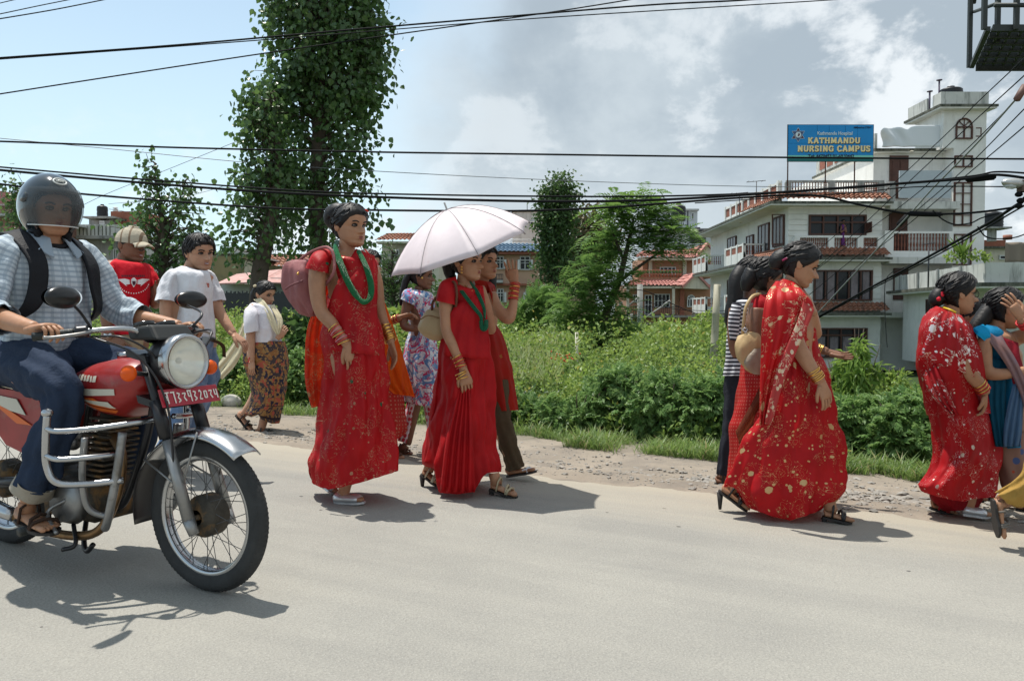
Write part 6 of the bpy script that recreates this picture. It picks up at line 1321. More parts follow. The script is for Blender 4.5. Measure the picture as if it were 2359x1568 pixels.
def woman_b():
 b = Person((955, 1385), 'woman in plain bright red sari at the umbrella with a beige handbag at her elbow', 'mid', T3)
 b.head(900, 328, yaw=32, pitch=2, h=.245, hair=.058)
 b.hairtube([(-.40, .0, .15), (-.50, -.05, .0), (-.52, -.08, -.2), (-.46, -.12, -.42)], [.06, .055, .045, .03], name='hair_mass')
 b.limb([(890, 375, 0, .05), (882, 420, .01, .048), (878, 470, .02, .058)])
 b.torso([(872, 430, .02, .05, .1), (872, 465, .02, .08, .165), (885, 540, .02, .11, .155), (895, 620, .02, .095, .13), (885, 700, .02, .11, .155), (885, 800, .02, .12, .165), (890, 890, .02, .1, .15)])
 b.limb([(812, 440, -.13, .05), (800, 500, -.15, .046), (800, 590, -.16, .04), (806, 655, -.17, .036), (840, 730, -.19, .033), (870, 800, -.2, .027), (882, 830, -.2, .025)])
 b.hand(882, 830, (.22, -.05, -1), (-.3, 1, 0), dz=-.2, side=1, curl=.6)
 b.limb([(950, 450, .16, .045), (985, 540, .22, .04), (1010, 640, .26, .033), (990, 620, .35, .028)])
 b.limb([(860, 860, .08, .085), (800, 1060, .1, .055), (735, 1255, .1, .036)]); b.limb([(900, 860, -.03, .08), (960, 1080, -.0, .05), (1015, 1290, -.02, .036)])
 b.foot((728, 1258, .1), (690, 1300, .1), (772, 1352, .06), 'sandal', plain('cream_strap', (.45, .4, .3)), .085); b.foot((1022, 1310, -.08), (1005, 1368, -.08), (1122, 1405, -.14), 'sandal', plain('tan_strap', (.4, .34, .22)), .075)
 m = sari('plain_red_sari', (0.49, .008, .011), (0.35, .005, .008), mcol=(.5, .06, .05), scr=.0, metal=.1, rough=.6)
 b.cloth('blouse', [(826, 412, 936, 468, .10, .02), (796, 434, 966, 462, .17, .02), (800, 500, 972, 500, .175, .02), (815, 570, 985, 570, .165, .02), (818, 620, 978, 620, .145, .02), (822, 665, 968, 665, .13, .02)], m, [(6, .001, .005, .5, 0), (13, .001, .004, 1.2, 1)], .006)
 b.cloth('sleeve', [(845, 395, 862, 450, .05, -.06), (785, 415, 855, 480, .062, -.13), (764, 460, 848, 510, .062, -.15), (758, 508, 848, 528, .06, -.155)], m, [(7, .001, .004, 0, 0)], .004, n=36)
 b.cloth('sari_skirt', [(800, 600, 986, 600, .158, .02), (788, 650, 994, 645, .17, .01), (778, 740, 1000, 735, .175), (770, 840, 1002, 830, .18), (762, 930, 1002, 925, .18), (742, 1020, 1006, 1015, .185), (728, 1110, 1012, 1100, .19), (704, 1200, 1022, 1190, .2), (694, 1265, 1040, 1255, .205), (720, 1310, 1046, 1290, .2)], m, [(4, .004, .022, .4, .9), (10, .003, .016, .5, 1), (21, .002, .006, .6, 2)], .012, n=140, k=9, hem=[(694, 1262), (745, 1285), (775, 1388), (850, 1396), (930, 1386), (960, 1330), (985, 1300), (1050, 1295)], hemstart=.82)
 b.cloth('sari_wrap', [(812, 530, 990, 640, .172, .02), (798, 590, 996, 690, .18, .01), (786, 660, 1002, 730, .186, .01), (802, 730, 984, 775, .155, .01)], m, [(5, .004, .01, 1.2, 0), (11, .003, .006, 2, 1)], .009, n=120)
 b.sheet('pleats', [(865, 880, -.17), (835, 1000, -.21), (800, 1150, -.25), (772, 1388, -.26)], [(905, 880, -.18), (915, 1000, -.22), (925, 1150, -.26), (932, 1388, -.27)], m, .014, 5, cols=40)
 b.sheet('sari_end', [(792, 560, .04), (775, 700, .0), (762, 850, -.02), (745, 980, -.04), (728, 1058, -.05)], [(830, 560, .1), (810, 700, .1), (800, 850, .1), (790, 980, .1), (800, 1075, .1)], m, .012, 2)
 b.sheet('sari_drape', [(935, 435, -.05), (835, 540, -.18), (800, 630, -.175), (790, 760, -.185)], [(970, 440, -.09), (986, 560, -.15), (996, 650, -.165), (1002, 780, -.2)], m, .007, 4, bulge=.02)
 gm = mat('green_braid', (0.0, .12, .05), .45, bump=1, bscale=200)
 for o in (0, 9):
  b.ringband('bead_strand', [(842, 392, .06), (838+o, 420, -.06), (880+o, 480, -.17), (930+o, 545, -.20), (958+o*.6, 580, -.21), (963, 620, -.21)], .008, gm); b.ringband('bead_strand', [(912, 420, -.07), (940+o, 470, -.13), (972+o*.6, 540, -.16), (978, 590, -.20)], .007, gm)
 b.ringband('tassel', [(962, 600, -.215), (966, 632, -.22), (975, 638, -.22), (984, 630, -.22), (985, 596, -.21)], .014, gm)
 q = MB(); [q.ell(b.p(872, y, -.085), .007, None, 8, 6) for y in (352, 364, 378)]; q.build('earring', GOLD, b.root)
 b.ringband('necklace', [(890, 440, -.07), (905, 458, -.12), (922, 462, -.13)], .005, GOLD)
 b.bangles((852, 765, -.195), (872, 812, -.2), .034, 8, [GOLD, REDB, REDB]); b.bangles((868, 840, -.2), (876, 862, -.2), .036, 3, [GOLD], .004)
 b.finish()
 g = Person((955, 1385), '', T=T3, root=empty('handbag', b.p(730, 680, -.02), 'beige leather handbag tucked behind the elbow of the woman in the plain red sari', 'bag')); g.Z = b.Z; g.sc = b.sc; g.seed = 5
 bm = plain('beige_leather', (.42, .32, .18), .5, .3, 6)
 g.cloth('bag_body', [(712, 548, 790, 530, .01, .03), (700, 560, 818, 550, .04, .03), (682, 600, 825, 595, .07, .03), (676, 635, 822, 640, .08, .03), (700, 665, 808, 675, .07, .03), (745, 690, 790, 692, .02, .03)], bm, [(5, .003, .004, .5, 0)], .008)
 g.ringband('strap', [(735, 550, 0), (742, 510, -.02), (790, 455, -.06), (835, 420, -.15), (850, 470, -.19), (845, 540, -.17)], .008, plain('brown_strap', (.13, .05, .03)))
 g.ringband('flap_trim', [(684, 592, -.03), (720, 575, -.05), (790, 590, -.055), (820, 570, -.03)], .004, plain('tan_trim', (.25, .16, .08)))
woman_b()
def waver():
 w = Person((1145, 1318), 'woman raising one bangled hand to wave, in red tunic and olive trousers', 'mid', T3)
 w.head(978, 330, yaw=38, pitch=0, h=.24, hair=.055)
 w.hairtube([(-.3, .2, .1), (-.2, .4, -.2), (-.1, .38, -.6), (-.1, .36, -1.0)], [.06, .05, .045, .03], name='long_hair')
 w.limb([(975, 370, 0, .048), (968, 420, .01, .046), (965, 460, .02, .055)])
 w.torso([(965, 430, .02, .05, .1), (970, 465, .02, .075, .15), (975, 540, .02, .1, .14), (975, 620, .02, .09, .12), (985, 700, .02, .1, .14), (1010, 800, .02, .11, .15), (1030, 900, .02, .1, .15)])
 w.limb([(1005, 480, -.12, .048), (1030, 535, -.16, .045), (1068, 578, -.2, .042), (1092, 590, -.22, .038), (1105, 550, -.2, .034), (1116, 470, -.18, .027), (1118, 425, -.17, .025)])
 w.hand(1117, 425, (-.22, .0, 1), (.3, 1, .05), dz=-.17, side=-1, curl=.15, spread=.5, size=.185)
 w.limb([(930, 480, .13, .045), (900, 560, .1, .04), (890, 640, .05, .034), (905, 560, -.02, .027)])
 w.limb([(1020, 860, -.06, .09), (1050, 1060, -.09, .065), (1105, 1240, -.09, .045), (1115, 1270, -.09, .038)]); w.limb([(1010, 860, .08, .09), (985, 1080, .1, .06), (940, 1260, .1, .04)])
 w.foot((1110, 1262, -.09), (1080, 1310, -.09), (1208, 1288, -.14), 'flip', mat('white_strap', (.65, .66, .66), .4)); w.foot((935, 1262, .1), (905, 1290, .1), (985, 1330, .06), 'flip', SILV)
 m = sari('red_gold_tunic', (.52, .014, .012), (.38, .03, .01), mcol=(.45, .16, .03), dots=[(11, .3, .4, 2)], metal=.15, sheer=.06)
 w.cloth('tunic', [(915, 405, 1000, 420, .12, .02), (910, 445, 1022, 450, .165, .02), (920, 530, 1020, 525, .15, .02), (925, 610, 1015, 600, .13, .02), (925, 680, 1055, 670, .15, .02), (930, 790, 1090, 780, .17, .02), (950, 900, 1112, 890, .18, .02), (985, 1020, 1126, 1010, .18, .02)], m, [(5, .002, .012, .4, 1), (11, .001, .008, .6, 0)], .006)
 w.cloth('sleeve', [(985, 420, 1000, 480, .05, -.08), (1000, 440, 1010, 520, .06, -.12), (1015, 470, 1014, 560, .058, -.14)], m, [(7, .001, .004, 0, 0)], .004, n=36)
 tm = plain('olive_trousers', (.07, .05, .028), .8, .7, 12)
 w.tubecloth('trouser_leg', [(1025, 880, -.06, .1), (1050, 1050, -.09, .078), (1085, 1160, -.09, .064), (1108, 1235, -.09, .06), (1120, 1278, -.09, .068)], tm)
 w.tubecloth('trouser_leg', [(1010, 880, .08, .1), (985, 1080, .1, .075), (945, 1245, .1, .065)], tm)
 rust = mat('rust_bangle', (.4, .06, .025), .35)
 w.bangles((1108, 500, -.195), (1118, 428, -.175), .034, 14, [REDB, rust, GOLD, rust], .0038)
 w.ringband('necklace', [(925, 410, -.02), (945, 428, -.09), (965, 425, -.1)], .006, GOLD)
 w.finish()
waver()
def dress_and_shawl():
 g = Person((625, 1215), 'girl in a white dress swirled with blue and red, her head just under the umbrella', 'dark', T3, z0=-.04)
 g.head(690, 392, yaw=5, pitch=5, h=.225, hair=.06)
 g.hairtube([(-.42, -.1, .0), (-.55, -.15, -.25), (-.62, -.2, -.7), (-.66, -.2, -1.15)], [.035, .03, .025, .012], name='braid')
 g.limb([(680, 440, 0, .045), (676, 470, .01, .045), (674, 500, .02, .05)])
 g.torso([(672, 470, .02, .05, .1), (678, 500, .02, .075, .15), (690, 570, .02, .095, .14), (690, 640, .02, .08, .12), (690, 720, .02, .1, .14), (695, 800, .02, .1, .14)])
 g.limb([(630, 490, -.12, .044), (615, 550, -.14, .038), (605, 620, -.15, .034), (640, 635, -.17, .03), (670, 632, -.18, .024)]); g.hand(672, 632, (1, -.1, .1), (0, .6, .8), dz=-.18, side=1, curl=.6, size=.16)
 g.limb([(725, 490, .14, .042), (745, 560, .15, .036), (770, 600, .1, .03)])
 g.limb([(700, 800, -.05, .075), (660, 980, -.06, .05), (620, 1170, -.05, .036)]); g.limb([(710, 800, .06, .075), (720, 980, .08, .05), (740, 1130, .1, .036)])
 g.foot((612, 1178, -.05), (568, 1212, -.05), (642, 1215, -.08), 'sandal', plain('brown_leather', (.12, .06, .04))); g.foot((735, 1135, .1), (705, 1165, .1), (790, 1175, .1), 'sandal', BLKL)
 dm = mat('swirl_print', (.62, .63, .66), .7, spec=.2); b = NB(dm); uv = b.uv(); n1 = b.noise(uv, 5.5, 2, .5, 2.2); n2 = b.n('ShaderNodeTexNoise'); mp = b.n('ShaderNodeMapping'); b.L.new(uv, mp.inputs[0]); mp.inputs['Location'].default_value = (3, 5, 0); f2 = b.noise(mp.outputs[0], 6.5, 2, .5, 2.5)
 f3 = b.noise(mp.outputs[0], 9, 2, .5, 3)
 c = b.mix(b.m2('LESS_THAN', b.m2('ABSOLUTE', b.m2('SUBTRACT', n1, .5)), .045), (.62, .63, .66), (.10, .22, .42)); c = b.mix(b.m2('LESS_THAN', b.m2('ABSOLUTE', b.m2('SUBTRACT', f2, .52)), .035), c, (.5, .04, .12)); c = b.mix(b.m2('LESS_THAN', b.m2('ABSOLUTE', b.m2('SUBTRACT', f3, .45)), .02), c, (.25, .35, .5)); b.L.new(c, base_in(dm)['Base Color'])
 g.cloth('dress', [(625, 450, 720, 465, .1, .02), (608, 480, 742, 485, .16, .02), (625, 560, 742, 560, .15, .02), (640, 640, 740, 640, .125, .02), (618, 710, 756, 705, .16, .02), (604, 800, 774, 790, .2, .02), (600, 890, 784, 880, .22, .02), (615, 980, 762, 985, .23, .02)], dm, [(5, .002, .02, .2, 0), (11, .001, .012, .4, 1)], .006, hem=[(600, 965), (660, 985), (700, 992), (765, 985)], hemstart=.8)
 g.cloth('sleeve', [(640, 448, 655, 500, .05, -.07), (605, 460, 660, 515, .06, -.13), (592, 500, 655, 528, .06, -.14)], dm, [(7, .001, .005, 0, 0)], .004, n=36)
 pk = mat('heart_print', (.6, .55, .6), .8); b = NB(pk); v = b.vor(b.uv(), 22, rand=.3); b.L.new(b.mix(b.m2('LESS_THAN', v.outputs['Distance'], .42), (.6, .55, .6), (.45, .03, .06)), base_in(pk)['Base Color'])
 g.cloth('trouser_leg', [(640, 900, 710, 900, .08, -.05), (618, 1000, 660, 1000, .07, -.055), (592, 1090, 640, 1100, .065, -.055), (578, 1150, 620, 1165, .06, -.055)], pk, [(6, .002, .005, .5, 0)], .006); g.cloth('trouser_leg', [(680, 900, 750, 900, .08, .07), (700, 1000, 745, 1000, .07, .08), (712, 1110, 752, 1110, .06, .09)], pk, [(6, .002, .005, .5, 0)], .006)
 q = MB(); q.ell(g.p(690, 402, -.09), .009, None, 8, 6); q.build('earring', GOLD, g.root)
 g.finish()
 h = Person((575, 1232), 'woman with a bright orange shawl mostly hidden behind the woman with green beads', 'mid', T3, z0=-.03)
 h.head(445, 342, yaw=25, pitch=3, h=.23, hair=.06)
 h.limb([(440, 390, 0, .047), (436, 440, .01, .047), (434, 480, .02, .055)]); h.torso([(430, 455, .02, .05, .1), (432, 480, .02, .075, .15), (440, 560, .02, .1, .14), (445, 640, .02, .09, .13), (450, 740, .02, .11, .15), (460, 860, .02, .11, .15)])
 h.limb([(395, 470, -.13, .045), (390, 560, -.14, .04), (400, 650, -.14, .035), (460, 690, -.12, .03), (490, 700, -.1, .026)]); h.hand(490, 700, (.5, 0, -1), (0, 1, 0), dz=-.1, curl=.5)
 h.limb([(475, 470, .14, .045), (510, 560, .14, .038), (545, 600, .1, .033), (585, 585, .06, .028), (592, 580, .06, .025)]); h.hand(590, 582, (1, 0, .25), (0, -.3, -1), dz=.06, side=-1, curl=.7); h.bangles((555, 598, .09), (580, 588, .065), .033, 5, [REDB, GOLD])
 h.limb([(450, 850, .06, .08), (470, 1020, .08, .055), (500, 1190, .09, .036)]); h.limb([(480, 850, -.06, .08), (530, 1030, -.08, .055), (560, 1190, -.08, .036)])
 h.foot((560, 1195, -.08), (535, 1228, -.08), (602, 1235, -.1), 'sandal', plain('brown_leather2', (.12, .06, .04))); h.foot((495, 1195, .09), (470, 1215, .09), (540, 1222, .08), 'sandal', BLKL)
 rm = sari('red_mesh_sari', (.5, .025, .02), (.36, .02, .015), mcol=(.55, .3, .2), dots=[(20, .25, .35, 1)], mesh_=30, metal=.3)
 h.cloth('blouse', [(395, 430, 470, 440, .12, .02), (385, 470, 490, 470, .16, .02), (392, 560, 500, 560, .15, .02), (395, 660, 505, 660, .14, .02)], rm, [(6, .002, .006, .5, 0)], .006)
 h.cloth('sari_skirt', [(395, 640, 510, 640, .14, .0), (390, 760, 560, 750, .17, 0), (400, 880, 590, 870, .18, 0), (405, 1000, 606, 990, .19, 0), (410, 1100, 614, 1080, .2, 0), (420, 1180, 605, 1140, .2, 0)], rm, [(6, .003, .012, .3, 0), (14, .001, .01, .5, 1)], .006, hem=[(420, 1180), (540, 1165), (605, 1125)], hemstart=.8)
 om = sari('orange_chiffon', (.85, .17, .01), (.8, .12, .008), sheer=.12, rough=.7)
 h.sheet('shawl', [(430, 420, -.06), (440, 520, -.12), (455, 640, -.15), (475, 760, -.17), (495, 870, -.18), (560, 935, -.19)], [(482, 440, -.02), (512, 500, -.05), (545, 590, -.10), (590, 720, -.14), (628, 850, -.16), (656, 950, -.17)], om, .022, 3)
 h.finish()
dress_and_shawl()
def umbrella():
 Z = 5.2; ax = nrm([-.36, -.27, 1.0]); u = nrm(np.cross((0, 1, 0), ax)); w = np.cross(ax, u); Rr, H = .50, .27
 cen = P(1062, 572, Z); top = cen+ax*H; t = empty('umbrella', cen-ax*.5, 'pale pink umbrella tilted over the women in red, sunlit on top', 'umbrella')
 m = mat('pink_umbrella_cloth', (.82, .74, .76), .6, var=.03, vscale=20, trans=.26, col2=(.74, .6, .61), c2=(.64, .74), c2s=7)
 for k in range(8):
  a0, a1 = k*math.pi/4+.2, (k+1)*math.pi/4+.2; G = []
  for r in np.linspace(0.02, 1, 14):
   row = []
   for s_ in np.linspace(0, 1, 9):
    a = a0+(a1-a0)*s_; rr = r*Rr*(math.cos(math.pi/8)/math.cos((s_-.5)*math.pi/4))**.9*(1.0 if 0 else 1)/(math.cos(math.pi/8)**0); rr *= 1-.04*math.sin(math.pi*s_)*r**6
    if s_ in (0, 1): pass
    sag = -.012*math.sin(math.pi*s_)*math.sin(math.pi*r); row.append(cen+(u*math.cos(a)+w*math.sin(a))*rr+ax*(H*(1-r**2.0)+sag))
   G.append(row)
  rings_mesh('canopy_panel', np.array(G), m, t, closed=False, thick=.0015)
  q = MB(); q.tube([cen+(u*math.cos(a0)+w*math.sin(a0))*Rr*r+ax*(H*(1-r**2.0)-.006) for r in np.linspace(.02, 1.01, 12)], .0045, 5); q.tube([cen+(u*math.cos(a0)+w*math.sin(a0))*Rr*r+ax*(H*(1-r**2.0)+.002) for r in np.linspace(.02, 1.0, 12)], .0016, 4); q.build('rib', mat('rib_grey', (.2, .17, .18), .5) if k == 0 else bpy.data.materials['rib_grey'], t)
  q = MB(); q.tube([cen+(u*math.cos(a0)+w*math.sin(a0))*Rr*.5+ax*(H*.75-.01), cen+ax*.03], .002, 5); q.build('strut', M['galv'], t)
 q = MB(); q.tube([top+ax*.05, cen-ax*.42], .006, 8); q.build('shaft', M['galv'], t); q = MB(); q.tube([cen-ax*.40, cen-ax*.50], .014, 8); q.build('handle', plain('dark_handle', (.03, .02, .02)), t)
umbrella()
def gold_sari_woman():
 d = Person((640, 1375), 'woman looking down, in a red sari scattered all over with gold dots', 'mid', T4)
 d.head(492, 160, yaw=8, pitch=22, h=.25, hair=.062)
 d.hairtube([(-.30, 0, .1), (-.44, .0, .0), (-.52, .0, -.12), (-.5, .0, -.3)], [.05, .055, .05, .03], name='hair_knot')
 d.ringband('hair_clip', [(405, 140, -.04), (430, 128, -.06), (446, 134, -.05)], .006, mat('magenta_clip', (.25, .02, .08), .4))
 d.limb([(470, 200, 0, .052), (452, 245, .01, .05), (440, 285, .02, .06)])
 d.torso([(436, 250, .02, .05, .1), (432, 290, .02, .09, .165), (440, 380, .02, .12, .165), (455, 480, .02, .12, .15), (460, 560, .02, .11, .14), (455, 650, .02, .13, .165), (460, 750, .02, .13, .175), (470, 860, .02, .1, .15)])
 d.limb([(430, 310, -.14, .055), (440, 420, -.16, .052), (470, 530, -.18, .047), (520, 620, -.2, .042), (560, 680, -.21, .036), (590, 725, -.21, .03)])
 d.hand(592, 725, (.35, -.05, -1), (-.4, .9, .1), dz=-.21, side=1, curl=.45, size=.185)
 d.limb([(500, 320, .15, .05), (545, 420, .13, .045), (560, 490, .06, .042), (552, 430, -.03, .034), (548, 375, -.07, .028)])
 d.hand(548, 378, (-.55, -.1, 1), (-.6, .6, 0), dz=-.07, side=-1, curl=.7, size=.175)
 d.limb([(470, 820, .08, .09), (330, 1050, .1, .06), (170, 1220, .09, .038), (150, 1235, .09, .036)]); d.limb([(490, 820, -.05, .09), (560, 1080, -.06, .06), (625, 1290, -.08, .04), (635, 1335, -.08, .036)])
 d.foot((640, 1325, -.08), (600, 1362, -.08), (732, 1388, -.12), 'sandal', BLKL, .03); d.foot((145, 1235, .09), (105, 1238, .09), (232, 1330, .06), 'sandal', BLKL, .10)
 m = sari('gold_dot_sari', (.48, .008, .011), (.34, .005, .009), mcol=(.62, .42, .2), dots=[(11, .2, .5, 0), (24, .2, .4, 3), (42, .26, .3, 1)], scr=.5, border=[(1.60, 1.68)], metal=.45)
 pb = sari('gold_band_sari', (.56, .012, .014), (.42, .01, .012), mcol=(.66, .45, .26), dots=[(10, .3, .6, 2), (24, .26, .5, 3)], scr=1.3, metal=.5)
 d.cloth('blouse', [(405, 225, 470, 245, .10, .02), (380, 250, 500, 270, .16, .02), (350, 320, 540, 330, .185, .02), (340, 430, 556, 430, .18, .02), (330, 540, 572, 530, .17, .02), (320, 640, 590, 630, .17, .02)], m, [(5, .003, .01, .5, 0), (11, .001, .005, 1.1, 1)], .006)
 d.cloth('sari_skirt', [(325, 600, 585, 600, .17), (312, 700, 615, 700, .18), (305, 800, 636, 800, .185), (290, 890, 655, 890, .19), (240, 980, 678, 980, .18), (196, 1080, 698, 1090, .185), (168, 1180, 698, 1190, .19), (172, 1260, 680, 1260, .19), (225, 1340, 645, 1300, .17)], m, [(3, .006, .036, .6, .4), (8, .003, .024, .8, 1), (17, .002, .007, 1, 2)], .012, n=150, k=9, hem=[(165, 1215), (225, 1320), (330, 1352), (440, 1388), (520, 1366), (590, 1335), (620, 1300), (700, 1285)], hemstart=.8)
 d.sheet('sari_end', [(372, 240, -.02), (328, 310, -.19), (306, 450, -.245), (302, 600, -.23), (298, 750, -.2), (296, 930, -.18)], [(440, 228, -.03), (505, 290, -.215), (554, 372, -.235), (495, 520, -.275), (412, 700, -.26), (345, 925, -.23)], pb, .012, 4, cols=30)
 bd = sari('embroidered_band', (.5, .05, .05), (.42, .06, .05), mcol=(.72, .55, .38), dots=[(30, .36, .8, 2), (16, .3, .7, 1)], scr=2, metal=.4)
 d.sheet('border_band', [(508, 325, -.235), (480, 420, -.27), (422, 560, -.285), (370, 700, -.27), (320, 920, -.24)], [(558, 375, -.24), (520, 470, -.28), (462, 600, -.29), (412, 720, -.28), (352, 928, -.25)], bd, .004, 2, cols=8)
 d.bangles((552, 665, -.21), (578, 705, -.21), .037, 6, [GOLD])
 d.finish()
 j = Person((330, 1290), 'woman seen from behind in a plain dark red blouse and fine dotted red sari', 'dark', T4, z0=-.01)
 j.Z = d.Z+.55; j.sc = FPX/j.Z
 j.head(330, 222, yaw=-12, pitch=10, h=.25, hair=.07)
 j.hairtube([(-.4, 0, .1), (-.48, .05, -.2), (-.5, .06, -.45)], [.055, .05, .025], name='hair_tail')
 j.limb([(322, 280, 0, .05), (316, 310, .01, .05), (312, 350, .02, .058)]); j.torso([(310, 315, .02, .05, .1), (312, 350, .02, .09, .165), (318, 440, .02, .12, .16), (320, 540, .02, .1, .14), (310, 640, .02, .12, .16), (310, 760, .02, .12, .17), (310, 850, .02, .1, .15)])
 j.limb([(290, 370, -.13, .05), (280, 460, -.14, .046), (300, 560, -.13, .04), (360, 580, -.1, .034)]); j.limb([(380, 380, .12, .048), (440, 480, .1, .04), (520, 550, 0, .036), (600, 570, -.04, .029), (625, 578, -.05, .027)])
 j.hand(622, 577, (1, -.1, -.28), (.1, -.5, .85), dz=-.05, side=-1, curl=.28, spread=.3, size=.18); j.bangles((570, 560, -.03), (592, 568, -.04), .033, 4, [GOLD])
 j.limb([(300, 830, .05, .08), (250, 1050, .07, .055), (200, 1230, .07, .036)]); j.limb([(330, 830, -.05, .08), (350, 1050, -.06, .055), (380, 1240, -.06, .036)]); j.foot((380, 1240, -.06), (350, 1275, -.06), (450, 1285, -.08), 'sandal', BLKL); j.foot((190, 1225, .07), (160, 1245, .07), (240, 1285, .06), 'sandal', BLKL)
 bl = plain('crimson_blouse', (.36, .008, .014), .75, .4, 20)
 j.cloth('blouse', [(275, 300, 350, 305, .12, .02), (252, 345, 400, 345, .165, .02), (246, 440, 400, 440, .16, .02), (238, 540, 390, 540, .145, .02), (228, 620, 390, 620, .145, .02)], bl, [(6, .001, .006, .5, 0), (13, .001, .003, 1, 0)], .005)
 fm = sari('fine_mesh_sari', (.48, .016, .016), (.38, .02, .015), mcol=(.55, .22, .16), mesh_=42, metal=.2)
 j.cloth('sari_skirt', [(215, 600, 400, 600, .15), (200, 700, 410, 700, .17), (185, 800, 420, 800, .18), (165, 890, 430, 890, .185), (152, 940, 430, 940, .19), (150, 1050, 430, 1050, .195), (142, 1150, 430, 1150, .2), (136, 1230, 420, 1240, .2)], fm, [(5, .003, .012, .3, 0), (12, .001, .008, .5, 1)], .006, hem=[(130, 1205), (200, 1260), (420, 1275)], hemstart=.85)
 tn = sari('brown_chiffon', (.28, .09, .04), (.2, .06, .03), sheer=.35)
 j.sheet('sari_end', [(330, 640, -.16), (280, 780, -.18), (180, 960, -.19)], [(400, 700, -.16), (370, 850, -.18), (230, 1110, -.2)], tn, .01, 2)
 j.finish()
 h = Person((330, 1290), '', T=T4, root=empty('handbag', j.p(250, 680, -.12), 'shiny gold handbag hanging on the back of the woman in the dark red blouse', 'bag')); h.Z = j.Z; h.sc = j.sc; h.seed = 9
 gm = plain('gold_leather', (.46, .33, .17), .38, .3, 5)
 h.cloth('bag_body', [(212, 492, 300, 468, .02, -.12), (188, 505, 320, 475, .05, -.13), (174, 540, 322, 520, .06, -.14), (178, 590, 318, 580, .065, -.14), (200, 625, 310, 640, .06, -.14), (225, 655, 312, 680, .05, -.13), (262, 690, 312, 694, .02, -.13)], gm, [(5, .002, .005, .3, 0)], .008)
 h.ringband('strap', [(215, 490, -.13), (222, 420, -.15), (232, 360, -.15), (262, 312, -.12), (300, 300, -.08)], .011, gm)
 h.cloth('side_pocket', [(260, 565, 305, 560, .02, -.19), (232, 600, 310, 590, .03, -.19), (224, 640, 310, 640, .03, -.19), (262, 684, 312, 690, .02, -.18)], plain('grey_gold_leather', (.3, .25, .19), .4), [(3, .002, .003, 0, 0)], .006)
 h.ringband('buckle', [(214, 470, -.16), (226, 462, -.17), (238, 470, -.16), (226, 480, -.17), (214, 470, -.16)], .003, SILV)
 k = Person((100, 1180), 'person in a black and white striped top and dark jeans with very long hair', 'dark', T4, z0=-.03)
 k.head(262, 205, yaw=5, pitch=5, h=.24, hair=.07)
 k.hairtube([(-.35, -.15, .1), (-.50, -.25, -.2), (-.52, -.3, -.8), (-.60, -.3, -1.4), (-.50, -.25, -1.9)], [.055, .06, .055, .045, .02], name='long_hair')
 k.ringband('hair_clip', [(228, 282, -.10), (238, 278, -.11), (246, 286, -.10)], .008, mat('red_clip', (.5, .03, .03), .4))
 k.limb([(255, 260, 0, .048), (248, 300, 0, .046), (244, 340, 0, .055)]); k.torso([(240, 320, 0, .05, .1), (225, 350, 0, .08, .16), (210, 440, 0, .1, .15), (200, 540, 0, .09, .13), (195, 640, 0, .1, .14), (200, 720, 0, .11, .15)])
 k.limb([(180, 370, -.13, .048), (168, 460, -.14, .042), (172, 560, -.14, .036), (200, 620, -.12, .03)]); k.hand(200, 620, (.5, 0, -1), (0, 1, 0), dz=-.12, curl=.5); k.limb([(260, 370, .13, .048), (280, 470, .14, .042), (300, 560, .1, .032)])
 k.limb([(190, 700, -.05, .085), (170, 900, -.06, .06), (125, 1130, -.06, .042), (112, 1180, -.06, .036)]); k.limb([(210, 700, .06, .085), (225, 920, .08, .06), (235, 1150, .08, .04)])
 k.foot((110, 1180, -.06), (82, 1204, -.06), (190, 1212, -.08), 'sandal', BLKL); k.foot((235, 1150, .08), (205, 1190, .08), (290, 1200, .06), 'sandal', BLKL)
 st = mat('striped_jersey', (.6, .6, .6), .85, bump=.4, bscale=18); b = NB(st); ux, uy, uz = b.sep(b.uv()); b.L.new(b.mix(b.m2('LESS_THAN', b.m2('FRACT', b.m2('MULTIPLY', uy, 34)), .5), (.62, .62, .64), (.015, .015, .025)), base_in(st)['Base Color'])
 k.cloth('striped_top', [(200, 318, 275, 322, .11, 0), (165, 345, 290, 345, .16, 0), (148, 420, 285, 420, .165, 0), (136, 520, 280, 520, .165, 0), (130, 620, 280, 620, .165, 0), (124, 692, 270, 690, .17, 0)], st, [(5, .002, .008, .4, 0), (11, .001, .004, .6, 0)], .006)
 k.cloth('sleeve', [(165, 340, 215, 350, .05, -.12), (150, 390, 205, 395, .055, -.14), (145, 450, 200, 455, .052, -.15), (150, 520, 198, 525, .048, -.15)], st, [(5, .001, .004, 0, 0)], .004, n=32)
 jm = plain('black_jeans', (.02, .022, .03), .8, .5, 20)
 k.tubecloth('trouser_leg', [(192, 670, -.05, .096), (170, 900, -.06, .07), (140, 1060, -.06, .056), (122, 1168, -.06, .05)], jm); k.tubecloth('trouser_leg', [(210, 680, .06, .096), (225, 920, .08, .07), (235, 1130, .08, .052)], jm)
 k.finish()
gold_sari_woman()
